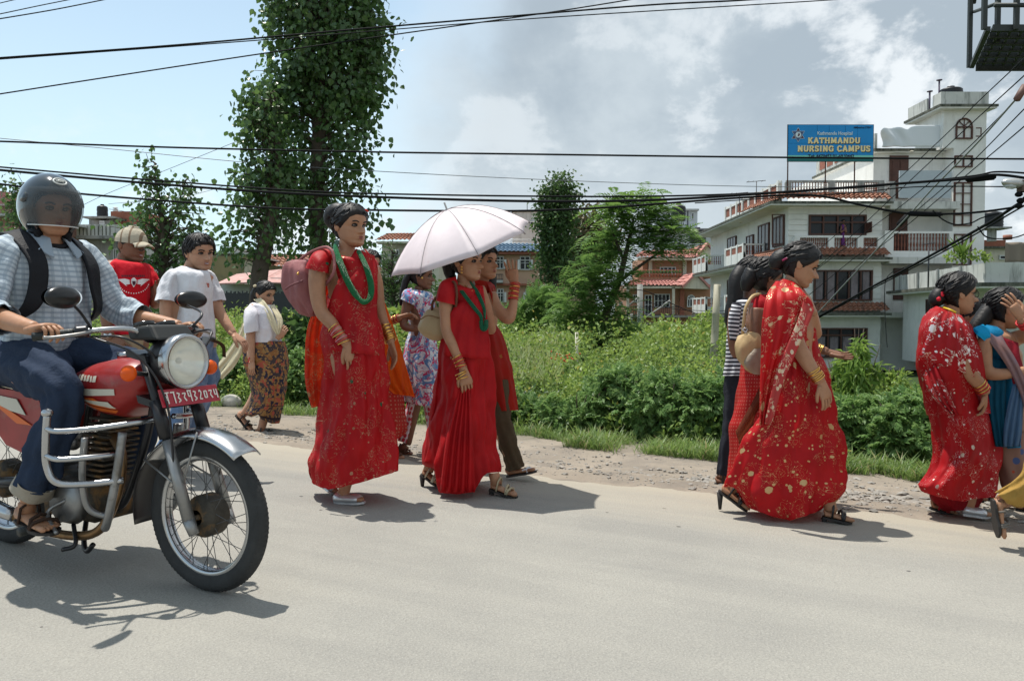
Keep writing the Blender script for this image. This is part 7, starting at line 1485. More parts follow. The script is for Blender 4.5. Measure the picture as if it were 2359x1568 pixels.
def glasses_woman():
 e = Person((400, 1295), 'woman in glasses with a hair bun and yellow necklace, red sari with silver sequins', 'mid', T5)
 e.head(374, 178, yaw=3, pitch=4, h=.25, hair=.062)
 e.hairtube([(-.32, 0, .0), (-.46, .0, -.08), (-.50, .0, -.22), (-.42, 0, -.34)], [.04, .05, .045, .02])
 q = MB()
 for k_ in range(7): q.ell(e.W((-.50+.04*math.sin(k_), -.14+.03*math.cos(k_*2), .0-.035*k_)), .014, None, 8, 6)
 q.build('hair_flower', mat('red_flower', (.6, .01, .03), .7), e.hair)
 for sg in (-1, 1):
  q = MB(); q.tube([e.W((.37, sg*.145+.09*math.cos(t), .0+.07*math.sin(t))) for t in np.linspace(0, 6.283, 15)], .0022, 5, caps=False); q.tube([e.W((.36, sg*.23, .02)), e.W((-.02, sg*.35, .03))], .002, 5); q.build('spectacles', M['iron'], e.root)
 e.limb([(350, 235, 0, .054), (335, 270, .01, .052), (322, 310, .02, .062)])
 e.torso([(315, 280, .02, .06, .11), (310, 315, .02, .1, .18), (315, 410, .02, .14, .18), (330, 520, .02, .14, .165), (345, 620, .02, .13, .16), (360, 720, .02, .14, .18), (385, 830, .02, .14, .18), (400, 930, .02, .1, .15)])
 e.limb([(370, 350, -.14, .058), (390, 450, -.16, .054), (410, 550, -.18, .048), (455, 610, -.19, .042), (500, 660, -.19, .034), (510, 690, -.18, .03)]); e.hand(508, 685, (.1, .1, -1), (-.8, .5, 0), dz=-.18, side=1, curl=.75, size=.18)
 e.limb([(370, 350, .16, .055), (410, 470, .18, .05), (440, 580, .14, .042), (500, 640, .02, .03)])
 e.limb([(390, 900, .06, .085), (330, 1100, .08, .06), (265, 1230, .09, .038)]); e.limb([(420, 900, -.06, .085), (440, 1100, -.08, .06), (420, 1270, -.08, .038)])
 e.foot((425, 1268, -.08), (395, 1298, -.08), (528, 1312, -.12), 'silver', SILV, .0); e.foot((262, 1240, .09), (232, 1268, .09), (345, 1300, .06), 'sandal', mat('red_sandal', (.4, .02, .03), .4))
 m = sari('sequin_red_sari', (.47, .008, .012), (.32, .005, .009), mcol=(.7, .62, .55), dots=[(14, .2, .3, 0), (34, .2, .35, 3)], scr=.5, border=[(1.38, 1.50)], metal=.8)
 sb = sari('silver_sequin_band', (.45, .01, .02), (.35, .02, .02), mcol=(.8, .72, .68), dots=[(14, .33, .6, 0), (34, .3, .6, 3)], scr=1.8, metal=.85)
 e.cloth('sari_upper', [(262, 240, 330, 270, .12, .03), (205, 285, 385, 290, .18, .02), (165, 360, 440, 350, .21, .0), (158, 450, 475, 430, .215, -.0), (168, 540, 512, 520, .21, 0), (188, 630, 530, 620, .2, 0), (200, 720, 535, 710, .19, 0), (225, 800, 545, 790, .19, 0)], m, [(5, .004, .012, .7, 0), (12, .002, .007, 1.3, 1)], .009, n=120)
 e.sheet('back_skin_edge', [(285, 262, -.14), (245, 300, -.2), (205, 420, -.225), (175, 500, -.22)], [(390, 290, -.14), (430, 360, -.2), (470, 480, -.225), (500, 620, -.22)], sb, .008, 5, cols=30)
 e.cloth('sari_skirt', [(210, 700, 536, 700, .18), (235, 800, 545, 795, .19), (252, 900, 562, 890, .195), (262, 980, 584, 980, .2), (245, 1060, 582, 1050, .205), (200, 1120, 570, 1120, .21), (165, 1165, 560, 1180, .215), (190, 1205, 552, 1220, .21)], m, [(4, .005, .024, .6, .4), (9, .003, .016, .8, 1), (19, .002, .006, 1, 2)], .009, n=140, k=9, hem=[(155, 1150), (200, 1195), (300, 1225), (400, 1240), (480, 1225), (555, 1220)], hemstart=.8)
 e.cloth('underskirt', [(240, 1150, 520, 1160, .16), (230, 1220, 500, 1220, .15), (300, 1290, 468, 1285, .12)], plain('dark_red_cotton', (.2, .003, .008)), [(7, .002, .008, .3, 0)], .005)
 e.sheet('sari_end', [(170, 430, -.02), (190, 560, -.1), (225, 680, -.18), (330, 800, -.23)], [(240, 420, -.1), (265, 560, -.2), (320, 680, -.235), (376, 795, -.24)], sb, .012, 3)
 e.ringband('necklace', [(285, 248, .02), (305, 252, -.07), (335, 262, -.12), (362, 276, -.13)], .006, mat('yellow_beads', (.6, .42, .02), .4))
 e.bangles((478, 638, -.19), (502, 672, -.185), .04, 6, [GOLD, REDB])
 e.finish()
 l = Person((470, 1240), 'child with a dark fringe peering past the shoulder of the woman in glasses', 'mid', T5, z0=-.03)
 l.head(428, 285, yaw=25, pitch=10, h=.22, hair=.062)
 l.limb([(418, 330, 0, .042), (412, 370, 0, .042), (408, 400, 0, .05)]); l.torso([(405, 385, 0, .05, .09), (410, 420, 0, .08, .14), (420, 520, 0, .09, .13), (430, 640, 0, .09, .13), (440, 760, 0, .1, .14)])
 l.limb([(420, 430, -.12, .04), (430, 540, -.12, .034), (450, 640, -.1, .026)]); l.limb([(420, 430, .12, .04), (430, 540, .12, .034), (450, 640, .1, .026)]); l.limb([(440, 740, -.05, .07), (440, 960, -.06, .05), (440, 1190, -.06, .034)]); l.limb([(450, 740, .05, .07), (470, 960, .06, .05), (480, 1190, .06, .034)]); l.foot((440, 1195, -.06), (415, 1220, -.06), (500, 1232, -.08), 'sandal', BLKL); l.foot((480, 1190, .06), (455, 1215, .06), (540, 1225, .05), 'sandal', BLKL)
 rd = plain('child_red_frock', (.35, .02, .03)); l.cloth('frock', [(380, 370, 440, 375, .09, 0), (365, 410, 462, 410, .14, 0), (375, 560, 470, 560, .13, 0), (360, 760, 500, 760, .17, 0), (350, 900, 520, 900, .2, 0)], rd, [(7, .002, .012, .3, 0)], .006); l.finish()
glasses_woman()
def blue_woman():
 f = Person((690, 1290), 'woman in blue shading her face with one hand, a grey crimson shawl over her', 'mid', T5, z0=-.01)
 f.head(612, 255, yaw=5, pitch=6, h=.25, hair=.07)
 f.hairtube([(-.36, -.02, -.02), (-.52, -.05, -.3), (-.66, -.06, -.55), (-.80, -.05, -.75)], [.05, .05, .045, .02], name='hair_tail')
 f.limb([(585, 315, 0, .05), (570, 345, .01, .05), (560, 380, .02, .06)]); f.torso([(555, 355, .02, .05, .1), (560, 390, .02, .09, .165), (585, 480, .02, .12, .16), (600, 580, .02, .11, .14), (610, 680, .02, .12, .16), (625, 800, .02, .13, .17), (640, 920, .02, .11, .16)])
 f.limb([(500, 410, -.13, .052), (505, 500, -.15, .046), (520, 580, -.16, .042), (600, 590, -.18, .036), (700, 575, -.18, .03), (715, 575, -.18, .028)]); f.hand(712, 575, (1, 0, 0), (0, 1, .3), dz=-.18, curl=.5)
 f.limb([(620, 420, .08, .05), (690, 400, -.04, .046), (760, 375, -.14, .04), (735, 350, -.18, .037), (708, 325, -.2, .03), (695, 305, -.2, .028)]); f.hand(694, 304, (-.62, .0, 1), (-.3, 1, .1), dz=-.2, side=1, curl=.35, spread=.6, size=.19, thumb=1.3)
 f.limb([(625, 900, -.06, .09), (650, 1060, -.08, .06), (690, 1240, -.08, .04)]); f.limb([(650, 900, .06, .09), (700, 1060, .08, .06), (760, 1220, .08, .04)]); f.foot((690, 1240, -.08), (665, 1275, -.08), (775, 1290, -.1), 'sandal', BLKL); f.foot((762, 1225, .08), (735, 1255, .08), (840, 1265, .06), 'sandal', BLKL)
 bm = plain('turquoise_cotton', (.005, .15, .3), .8, .5, 14); nv = plain('teal_cotton', (.004, .055, .10), .85, .5, 14)
 f.cloth('kurta', [(510, 335, 590, 350, .11, .02), (470, 380, 640, 380, .165, .02), (500, 470, 670, 460, .16, .02), (520, 570, 690, 560, .15, .02), (520, 680, 700, 670, .16, .02), (530, 790, 715, 780, .18, .02), (555, 880, 730, 870, .19, .02), (582, 975, 745, 960, .2, .02)], bm, [(5, .002, .012, .4, 0), (11, .001, .006, .7, 0)], .006)
 f.sheet('dark_panel', [(525, 500, -.15), (520, 600, -.165), (525, 750, -.185), (565, 960, -.2)], [(640, 520, -.16), (620, 620, -.18), (618, 760, -.2), (640, 965, -.215)], nv, .008, 3)
 f.cloth('sleeve', [(500, 335, 540, 365, .05, -.08), (455, 350, 545, 400, .065, -.13), (448, 370, 520, 428, .065, -.14)], plain('bright_blue', (.0, .27, .52), .7), [(6, .001, .004, 0, 0)], .004, n=36)
 gs = sari('grey_rose_shawl', (.30, .16, .13), (.16, .14, .2), mcol=(.4, .2, .15), rough=.7); cs = plain('crimson_shawl', (.2, .01, .02), .8, .5, 14)
 f.sheet('shawl', [(520, 340, -.05), (520, 400, -.17), (590, 500, -.2), (650, 600, -.22), (700, 720, -.23), (725, 850, -.22)], [(590, 350, -.07), (610, 420, -.16), (660, 500, -.2), (705, 590, -.22), (745, 700, -.23), (765, 850, -.22)], gs, .008, 2); f.sheet('shawl_lining', [(600, 400, -.14), (610, 480, -.18), (640, 570, -.2), (660, 680, -.2)], [(680, 430, -.12), (690, 500, -.16), (715, 580, -.18), (740, 680, -.2)], cs, .008, 2)
 f.sheet('shawl_fall', [(655, 640, -.21), (625, 760, -.22), (605, 880, -.225), (605, 962, -.225)], [(715, 640, -.21), (705, 760, -.22), (700, 880, -.225), (690, 960, -.225)], sari('blue_grey_chiffon', (.08, .16, .28), (.06, .12, .22)), .012, 3)
 tm = mat('floral_trousers', (.24, .13, .1), .8); b = NB(tm); v = b.vor(b.uv(), 14); b.L.new(b.mix(b.m2('LESS_THAN', v.outputs['Distance'], .3), (.22, .12, .09), b.mix(b.m2('GREATER_THAN', b.sep(v.outputs['Color'])[0], .5), (.05, .08, .2), (.35, .05, .02))), base_in(tm)['Base Color'])
 f.tubecloth('trouser_leg', [(625, 890, -.06, .115), (650, 1060, -.08, .09), (690, 1220, -.08, .07)], tm); f.tubecloth('trouser_leg', [(650, 890, .06, .115), (700, 1060, .08, .09), (758, 1205, .08, .07)], tm)
 f.bangles((700, 318, -.2), (722, 342, -.19), .036, 9, [REDB, REDB, mat('red_plastic', (.5, .01, .02), .3)], .006)
 f.finish()
blue_woman()
def runner():
 m = Person((760, 1470), 'person in baggy ochre trousers stepping out of the right edge, one bare heel raised', 'mid', T5)
 m.head(905, 130, yaw=0, pitch=5, h=.24, hair=.07); m.limb([(890, 190, 0, .05), (884, 220, 0, .05), (880, 260, 0, .06)]); m.torso([(878, 235, 0, .05, .1), (875, 280, 0, .09, .17), (870, 400, 0, .12, .16), (865, 520, 0, .1, .14), (860, 640, 0, .12, .16), (865, 760, 0, .12, .16)])
 m.limb([(880, 300, -.15, .05), (890, 430, -.16, .044), (920, 540, -.16, .034), (950, 600, -.16, .028)]); m.hand(950, 600, (.5, 0, -1), (0, 1, 0), dz=-.16, curl=.4); m.limb([(870, 300, .15, .05), (850, 430, .16, .044), (900, 540, .14, .034)])
 m.limb([(860, 740, -.07, .09), (830, 930, -.1, .075), (790, 1130, -.1, .062), (700, 1200, -.08, .052), (620, 1230, -.06, .042), (590, 1240, -.06, .038)]); m.limb([(870, 740, .07, .09), (930, 960, .08, .07), (960, 1200, .08, .05), (930, 1400, .08, .04)])
 m.foot((585, 1248, -.06), (560, 1232, -.06), (585, 1412, -.06), 'sandal', plain('grey_sandal', (.16, .14, .12))); m.foot((930, 1400, .08), (905, 1440, .08), (1010, 1450, .06), 'sandal', BLKL)
 om = plain('ochre_cotton', (.33, .20, .05), .85, .9, 9); kt = plain('ochre_tunic', (.36, .2, .04), .85, .6, 12)
 m.cloth('trouser_leg', [(790, 700, 930, 700, .15, -.04), (770, 880, 900, 880, .14, -.08), (712, 1060, 850, 1120, .13, -.1), (665, 1125, 760, 1230, .11, -.09), (612, 1165, 690, 1270, .085, -.07), (575, 1195, 640, 1265, .065, -.06)], om, [(5, .004, .012, .8, 0), (9, .002, .008, 1.5, 0)], .012); m.cloth('trouser_leg', [(810, 700, 940, 700, .15, .05), (870, 950, 990, 950, .13, .08), (895, 1200, 1010, 1200, .12, .08), (890, 1390, 980, 1390, .08, .08)], om, [(5, .004, .012, .8, 0)], .01)
 m.cloth('tunic', [(840, 225, 920, 230, .1, 0), (790, 270, 960, 270, .17, 0), (800, 420, 950, 420, .15, 0), (780, 620, 960, 620, .17, 0), (760, 850, 980, 850, .2, 0)], kt, [(5, .004, .012, .5, 0)], .008); m.finish()
runner()
def cap_man():
 c = Person((290*2.5, (1062-345)*2.5), 'laughing man in a beige striped cap and red T-shirt printed with a white eagle', 'dark', T1)
 c.head(762, 548, yaw=22, pitch=8, h=.245, male=True, smile=True, hair=.03, hairline=.1, locks=0)
 cm = mat('checked_cap_cloth', (.42, .37, .28), .9, bump=.4, bscale=60); b = NB(cm); ux, uy, uz = b.sep(b.obj()); b.L.new(b.mix(b.m2('LESS_THAN', b.m2('FRACT', b.m2('MULTIPLY', ux, 16)), .22), (.43, .38, .29), (.2, .14, .09)), base_in(cm)['Base Color'])
 n, zs = 48, np.linspace(.10, .60, 14); t_ = np.linspace(-math.pi, math.pi, n+1)[:-1]; G = []
 for z in zs:
  x, y = head_point(t_, min(z*.8+.02, .47)); k_ = 1.17 if z < .55 else 1.1; G.append(np.stack([x*k_-.01, y*k_, np.full(n, z-.05)+(-.06*np.cos(t_)*-1)*0], 1))
 G.append(np.zeros((n, 3))+np.array([-.06, 0, .56])); crown = rings_mesh('cap', c.W(np.array(G).reshape(-1, 3)).reshape(len(G), n, 3), cm, c.root)
 G = [[c.W((.30+.38*v*math.cos(a*.9)*1.0+.03, .30*math.sin(a)*(1+.1*v), .13-.10*v*v-.09*abs(math.sin(a))**2)) for a in np.linspace(-1.35, 1.35, 18)] for v in np.linspace(0, 1, 7)]; rings_mesh('cap_peak', np.array(G), cm, crown, closed=False, thick=.006)
 c.ringband('moustache', [(800, 575, -.10), (815, 580, -.11), (826, 576, -.10)], .004, BROW)
 c.limb([(735, 590, 0, .056), (722, 625, .01, .056), (718, 665, .02, .066)]); c.torso([(716, 640, .02, .06, .12), (716, 680, .02, .1, .19), (725, 780, .02, .13, .18), (725, 900, .02, .11, .16), (720, 1010, .02, .11, .16), (720, 1120, .02, .12, .17), (715, 1230, .02, .1, .15)], yaw=35)
 c.limb([(850, 700, .1, .052), (875, 780, .08, .048), (892, 880, .05, .042), (905, 870, -.02, .038), (915, 840, -.05, .03)]); c.hand(915, 850, (.1, -.1, 1), (.5, -.8, 0), dz=-.05, side=-1, curl=.7, size=.185)
 c.limb([(630, 700, -.12, .052), (612, 820, -.16, .046), (610, 940, -.18, .042), (625, 1050, -.2, .034), (650, 1090, -.2, .029)]); c.hand(650, 1090, (.75, -.2, -.5), (-.3, 1, 0), dz=-.2, side=1, curl=.5, size=.185)
 c.ringband('wristwatch', [(604, 1062, -.22), (622, 1072, -.235), (640, 1060, -.22)], .010, SILV)
 c.limb([(700, 1200, -.08, .09), (690, 1500, -.1, .065), (700, 1760, -.1, .045)]); c.limb([(740, 1200, .08, .09), (780, 1480, .08, .065), (760, 1740, .08, .045)]); c.foot((700, 1755, -.1), (670, 1800, -.1), (790, 1810, -.12), 'shoe', BLKL); c.foot((760, 1735, .08), (735, 1775, .08), (840, 1785, .06), 'shoe', BLKL)
 tm = plain('red_tshirt', (.50, .008, .018), .8, .7, 9)
 c.cloth('tshirt', [(672, 628, 775, 650, .11, .0), (615, 655, 850, 660, .18, .0), (608, 740, 868, 730, .195, .0), (612, 860, 855, 860, .18, 0), (615, 960, 845, 960, .175, 0), (618, 1065, 838, 1062, .18, 0)], tm, [(5, .003, .010, .5, 0), (9, .001, .005, 1.0, 2)], .008, n=100)
 c.tubecloth('sleeve', [(805, 680, .08, .05), (846, 716, .1, .061), (868, 765, .08, .062), (878, 800, .075, .068)], tm); c.tubecloth('sleeve', [(670, 682, -.08, .05), (636, 712, -.12, .062), (620, 780, -.145, .064), (613, 850, -.165, .07)], tm)
 ink = mat('white_ink', (.68, .66, .66), .7); ik = mat('dark_ink', (.06, .01, .02), .7)
 def on(x, y, o=-.022): return c.p(x, y, -.19*math.sqrt(max(0.35, 1-((x-738)/135)**2))*1.03+o)
 q = MB()
 for sg in (-1, 1):
  for i in range(6):
   a = [(770+sg*18, 752+i*4), (770+sg*(50+0*i), 742+i*4), (770+sg*(92-i*9), 746+i*7), (770+sg*(88-i*10), 750+i*7), (770+sg*45, 752+i*5)]
   q.prism([on(*z) for z in a], (0, -.0015, 0))
 q.prism([on(*z) for z in [(757, 745), (765, 738), (778, 740), (786, 750), (786, 768), (770, 792), (756, 768)]], (0, -.002, 0)); q.prism([on(*z) for z in [(760, 742), (772, 736), (780, 742), (770, 750)]], (0, -.003, 0)); pr = q.build('eagle_print', ink, c.root, smooth=False)
 q = MB(); q.prism([on(x, y, -.026) for x, y in [(762, 756), (781, 756), (780, 772), (771, 784), (763, 772)]], (0, -.001, 0)); q.build('shield', ik, pr, smooth=False)
 q = MB()
 for i in range(17):
  a = math.pi*(.06+.88*i/16); q.ell(on(770+86*math.cos(a), 765+62*math.sin(a)), (.004, .002, .004), None, 6, 5)
 q.build('dot_arc', ink, pr)
 q = MB()
 for i in range(13): q.prism([on(x, y) for x, y in [(700+i*10.5, 722), (707+i*10.5, 720), (707+i*10.5, 732), (700+i*10.5, 733)]], (0, -.001, 0))
 q.build('faded_lettering', ik, pr, smooth=False)
 km = plain('khaki_trousers', (.33, .25, .16), .85, .6, 10)
 c.tubecloth('trouser_leg', [(702, 1150, -.08, .115), (692, 1300, -.09, .1), (690, 1500, -.1, .085), (700, 1740, -.1, .075)], km); c.tubecloth('trouser_leg', [(738, 1150, .08, .115), (760, 1300, .08, .1), (780, 1480, .08, .085), (760, 1720, .08, .075)], km); c.cloth('trouser_seat', [(630, 1040, 830, 1040, .165), (625, 1120, 825, 1120, .185), (645, 1220, 800, 1220, .17)], km)
 c.finish()
cap_man()
def white_tshirt_boy():
 c = Person((1075, (1095-345)*2.5), 'smiling boy in a plain white T-shirt and light blue jeans walking beside the headlamp', 'fair', T1)
 c.head(1150, 590, yaw=38, pitch=10, roll=4, h=.235, male=True, smile=True, hair=.055, hairline=.26)
 c.limb([(1120, 640, 0, .05), (1105, 675, .01, .052), (1098, 715, .02, .062)]); c.torso([(1095, 690, .02, .06, .11), (1095, 725, .02, .1, .175), (1100, 820, .02, .12, .165), (1105, 930, .02, .1, .15), (1108, 1040, .02, .11, .15), (1115, 1140, .02, .12, .16)], yaw=40)
 c.limb([(1195, 735, .1, .048), (1225, 820, .1, .044), (1262, 930, .08, .039), (1310, 1010, .04, .033), (1345, 1062, .02, .026)]); c.hand(1345, 1060, (.75, -.1, -.6), (-.5, .2, -.6), dz=.02, side=1, curl=.6, size=.18)
 c.limb([(990, 745, -.12, .048), (962, 850, -.14, .043), (955, 960, -.15, .037), (985, 1050, -.16, .032), (1010, 1080, -.16, .027)]); c.hand(1010, 1080, (.4, 0, -1), (0, 1, 0), dz=-.16, curl=.5)
 c.limb([(1090, 1120, -.07, .088), (1110, 1340, -.09, .062), (1030, 1560, -.08, .045), (925, 1800, -.08, .04)]); c.limb([(1140, 1120, .07, .088), (1175, 1340, .08, .062), (1080, 1580, .08, .045), (965, 1780, .08, .04)]); c.foot((925, 1800, -.08), (890, 1850, -.08), (1005, 1872, -.1), 'shoe', BLKL); c.foot((965, 1780, .08), (930, 1825, .08), (1040, 1850, .06), 'shoe', BLKL)
 tm = plain('white_tshirt', (.66, .66, .69), .85, .8, 8)
 c.cloth('tshirt', [(1058, 668, 1152, 695, .1, 0), (985, 700, 1205, 705, .165, 0), (960, 790, 1222, 790, .18, 0), (975, 900, 1218, 900, .17, 0), (985, 1000, 1222, 1000, .165, 0), (992, 1088, 1232, 1085, .17, 0)], tm, [(5, .003, .012, .5, 0), (9, .001, .006, 1.0, 2)], .009, n=100)
 c.tubecloth('sleeve', [(1160, 716, .07, .046), (1196, 745, .1, .058), (1222, 820, .1, .061), (1238, 880, .095, .066)], tm); c.tubecloth('sleeve', [(1040, 718, -.07, .048), (992, 752, -.11, .060), (970, 810, -.13, .064), (962, 878, -.145, .071)], tm)
 q = MB(); q.prism([c.p(x, y, -.155) for x, y in [(1188, 766), (1205, 768), (1204, 795), (1196, 793)]], (0, -.003, 0)); q.build('chest_print', mat('brick_ink', (.4, .12, .09), .7), c.root, smooth=False)
 jm = plain('faded_jeans', (.12, .19, .32), .85, .8, 14, col2=(.24, .32, .45), c2=(.45, .65), c2s=6)
 c.tubecloth('trouser_leg', [(1090, 1130, -.07, .112), (1100, 1260, -.08, .1), (1110, 1340, -.09, .085), (1030, 1560, -.08, .072), (932, 1785, -.08, .068)], jm); c.tubecloth('trouser_leg', [(1140, 1130, .07, .112), (1170, 1260, .075, .1), (1175, 1340, .08, .085), (1080, 1580, .08, .072), (972, 1765, .08, .068)], jm); c.cloth('trouser_seat', [(1000, 1070, 1228, 1075, .165), (990, 1130, 1232, 1130, .18), (1005, 1220, 1215, 1220, .16)], jm)
 c.ringband('belt', [(990, 1085, .02), (1050, 1092, -.17), (1130, 1096, -.19), (1210, 1090, -.12), (1234, 1086, 0)], .013, BLKL)
 q = MB(); q.prism([c.p(x, y, -.21) for x, y in [(1165, 1075), (1205, 1078), (1203, 1118), (1163, 1114)]], (0, .01, 0)); q.build('buckle', M['galv'], c.root, smooth=False)
 c.finish()
 L_ = [(1205, 1085, -.1), (1260, 1100, -.05), (1295, 1130, -.02), (1300, 1195, 0)]; Rr = [(1205, 1100, -.1), (1255, 1118, -.05), (1278, 1145, -.02), (1280, 1190, 0)]
 t = Person((1075, (1095-345)*2.5), '', T=T1, root=empty('belt_strap', c.p(1290, 1195, 0), 'loose dark brown strap swinging from the belt of the boy in white', 'strap')); t.Z = c.Z; t.sc = c.sc; t.sheet('strap', L_, Rr, plain('brown_strap2', (.06, .035, .02)), .0, 1, cols=4, thick=.006)
white_tshirt_boy()
def skirt_woman():
 c = Person((420, 1425), 'short woman in white T-shirt, brown patterned wrap skirt and trailing cream scarf', 'fair', TS, z0=-.13)
 c.head(405, 242, yaw=25, pitch=16, h=.25, hair=.05)
 c.hairtube([(-.38, 0, .12), (-.52, .02, -.05), (-.58, .03, -.3), (-.56, .03, -.58)], [.035, .045, .04, .015], name='hair_tail'); c.ringband('hair_tie', [(308, 178, -.05), (318, 172, -.06), (328, 182, -.05)], .012, mat('cream_tie', (.6, .52, .35), .8))
 c.limb([(385, 300, 0, .055), (372, 325, 0, .055), (366, 350, .01, .065)]); c.torso([(360, 325, .02, .06, .11), (350, 370, .02, .11, .18), (370, 450, .02, .16, .19), (385, 560, .02, .16, .18), (395, 650, .02, .16, .18), (400, 760, .02, .17, .2), (415, 880, .02, .16, .19), (425, 970, .02, .12, .16)])
 c.limb([(285, 400, -.14, .06), (280, 500, -.17, .052), (278, 600, -.19, .045), (284, 700, -.2, .038), (290, 790, -.21, .03), (292, 820, -.21, .028)]); c.hand(292, 815, (-.05, -.05, -1), (.4, .9, 0), dz=-.21, side=1, curl=.3, size=.165)
 c.limb([(440, 420, .14, .055), (480, 520, .12, .05), (520, 600, .04, .04), (545, 590, -.1, .03)]); c.hand(520, 605, (.6, 0, .8), (0, 1, 0), dz=-.17, side=-1, curl=.8, size=.16)
 c.limb([(400, 950, .06, .09), (320, 1120, .08, .06), (240, 1240, .08, .042), (215, 1270, .08, .04)]); c.limb([(430, 950, -.06, .09), (430, 1150, -.08, .06), (385, 1340, -.08, .042), (370, 1390, -.08, .04)])
 c.foot((365, 1385, -.08), (325, 1438, -.08), (505, 1438, -.1), 'sandal', BLKL, w=.045); c.foot((205, 1262, .08), (160, 1270, .08), (288, 1408, .06), 'sandal', BLKL, w=.045)
 tm = plain('white_tee', (.66, .64, .68), .85, .8, 10)
 c.cloth('tshirt', [(305, 315, 420, 335, .12, .01), (262, 345, 470, 345, .18, .01), (235, 430, 520, 430, .2, .0), (228, 540, 535, 540, .2, 0), (232, 610, 535, 610, .195, 0), (250, 655, 530, 655, .19, 0)], tm, [(5, .003, .010, .5, 0), (9, .001, .005, 1.1, 1)], .009, n=90)
 c.cloth('sleeve', [(275, 330, 330, 360, .06, -.12), (230, 385, 345, 395, .075, -.16), (222, 470, 350, 480, .08, -.18), (236, 578, 352, 555, .078, -.19)], tm, [(5, .001, .005, 0, 0)], .006, n=36)
 bt = mat('batik', (.10, .05, .03), .85, bump=.4, bscale=14); b = NB(bt); uv = b.uv(); v = b.vor(uv, 26); r_ = b.sep(v.outputs['Color'])[0]; cc = b.mix(b.m2('GREATER_THAN', r_, .6), (.05, .035, .035), (.24, .10, .03)); cc = b.mix(b.m2('GREATER_THAN', r_, .84), cc, (.33, .07, .04)); cc = b.mix(b.m2('LESS_THAN', r_, .18), cc, (.015, .015, .035)); v2 = b.vor(uv, 55); cc = b.mix(b.m2('GREATER_THAN', b.sep(v2.outputs['Color'])[1], .72), cc, (.28, .15, .05)); ux, uy, uz = b.sep(uv)
 cc = b.mix(b.m2('MULTIPLY', b.m2('GREATER_THAN', uy, .66), b.m2('GREATER_THAN', b.m2('FRACT', b.m2('MULTIPLY', uy, 9)), .85)), cc, (.02, .01, .015)); b.L.new(cc, base_in(bt)['Base Color'])
 c.cloth('wrap_skirt', [(238, 640, 565, 645, .19), (218, 720, 586, 720, .21), (220, 820, 596, 820, .215), (245, 920, 590, 920, .21), (275, 1020, 578, 1020, .2), (290, 1100, 568, 1100, .19), (270, 1180, 555, 1180, .19), (235, 1260, 535, 1260, .19), (240, 1300, 525, 1320, .18)], bt, [(4, .003, .014, .4, 1), (9, .001, .008, .6, 0)], .007, n=110, hem=[(215, 1262), (285, 1292), (345, 1270), (365, 1308), (460, 1350), (520, 1345), (560, 1200)], hemstart=.8)
 cr = plain('cream_scarf', (.60, .53, .36), .85, .5, 12)
 c.sheet('scarf', [(305, 290, .0), (360, 350, -.15), (420, 440, -.205), (460, 530, -.215), (500, 590, -.215)], [(365, 275, -.09), (410, 320, -.16), (470, 420, -.2), (510, 520, -.215), (522, 590, -.21)], cr, .006, 2); c.sheet('scarf', [(445, 345, -.12), (490, 430, -.17), (512, 520, -.2), (505, 590, -.215)], [(480, 330, -.08), (545, 440, -.13), (552, 510, -.16), (520, 592, -.21)], cr, .006, 2)
 c.sheet('scarf_tail', [(212, 490, .06), (150, 620, .05), (60, 760, .05), (-45, 900, .06), (-60, 960, .06)], [(235, 500, .05), (195, 640, .04), (120, 790, .04), (45, 880, .05), (-5, 975, .06)], cr, .012, 1.3); c.sheet('scarf_tail', [(228, 560, .03), (160, 720, .02), (90, 830, .02), (0, 950, .03)], [(245, 580, .02), (210, 730, .01), (150, 850, .01), (40, 970, .02)], cr, .010, 1)
 c.bangles((270, 800, -.21), (300, 803, -.21), .032, 1, [REDB], .005); c.finish()
skirt_woman()
def window_person():
 c = PW(2012-70, 545, 43.05);
 x, z = XZ(1942, 520, 43.3)
 t = Person((1942, 560), 'tiny person in purple looking out over the second floor balcony rail of the white building', 'dark', None, Z=43.0, root=empty('person', (x, 43.0, 4.27), 'tiny person in purple at the second floor window behind the balcony rail', 'person'))
 t.head(1942, 511, yaw=70, h=.24, hair=.07, eyes=False); t.limb([(1942, 514, 0, .05), (1942, 518, 0, .05)]); t.torso([(1942, 517, 0, .1, .12), (1942, 522, 0, .12, .2), (1942, 540, 0, .11, .17), (1942, 565, 0, .12, .16), (1942, 590, 0, .11, .15)]); t.limb([(1938, 520, -.1, .05), (1936, 535, -.2, .04), (1944, 530, -.25, .035)]); t.limb([(1946, 520, -.1, .05), (1949, 535, -.2, .04), (1946, 531, -.25, .035)])
 t.cloth('top', [(1938, 517, 1946, 517, .12), (1936, 522, 1948, 522, .2), (1937, 545, 1947, 545, .19), (1936, 565, 1948, 565, .2)], plain('purple_top', (.12, .03, .14)), [], .004, n=24); t.finish(.02)
window_person()
BK0 = PG(25, 1247); BK1 = PG(492, 1360); bd_ = BK1-BK0; bd_[2] = 0; bd_ = nrm(bd_); br_ = np.array([bd_[1], -bd_[0], 0])
def BK(a, c, z):                  # along the bike, to the rider's right, up
 g = BK0[2]+(BK1[2]-BK0[2])*a/1.287; return np.array([BK0[0], BK0[1], g])+bd_*a+br_*c+np.array([0, 0, z])
def bp_(pts): return [BK(*p) for p in pts]
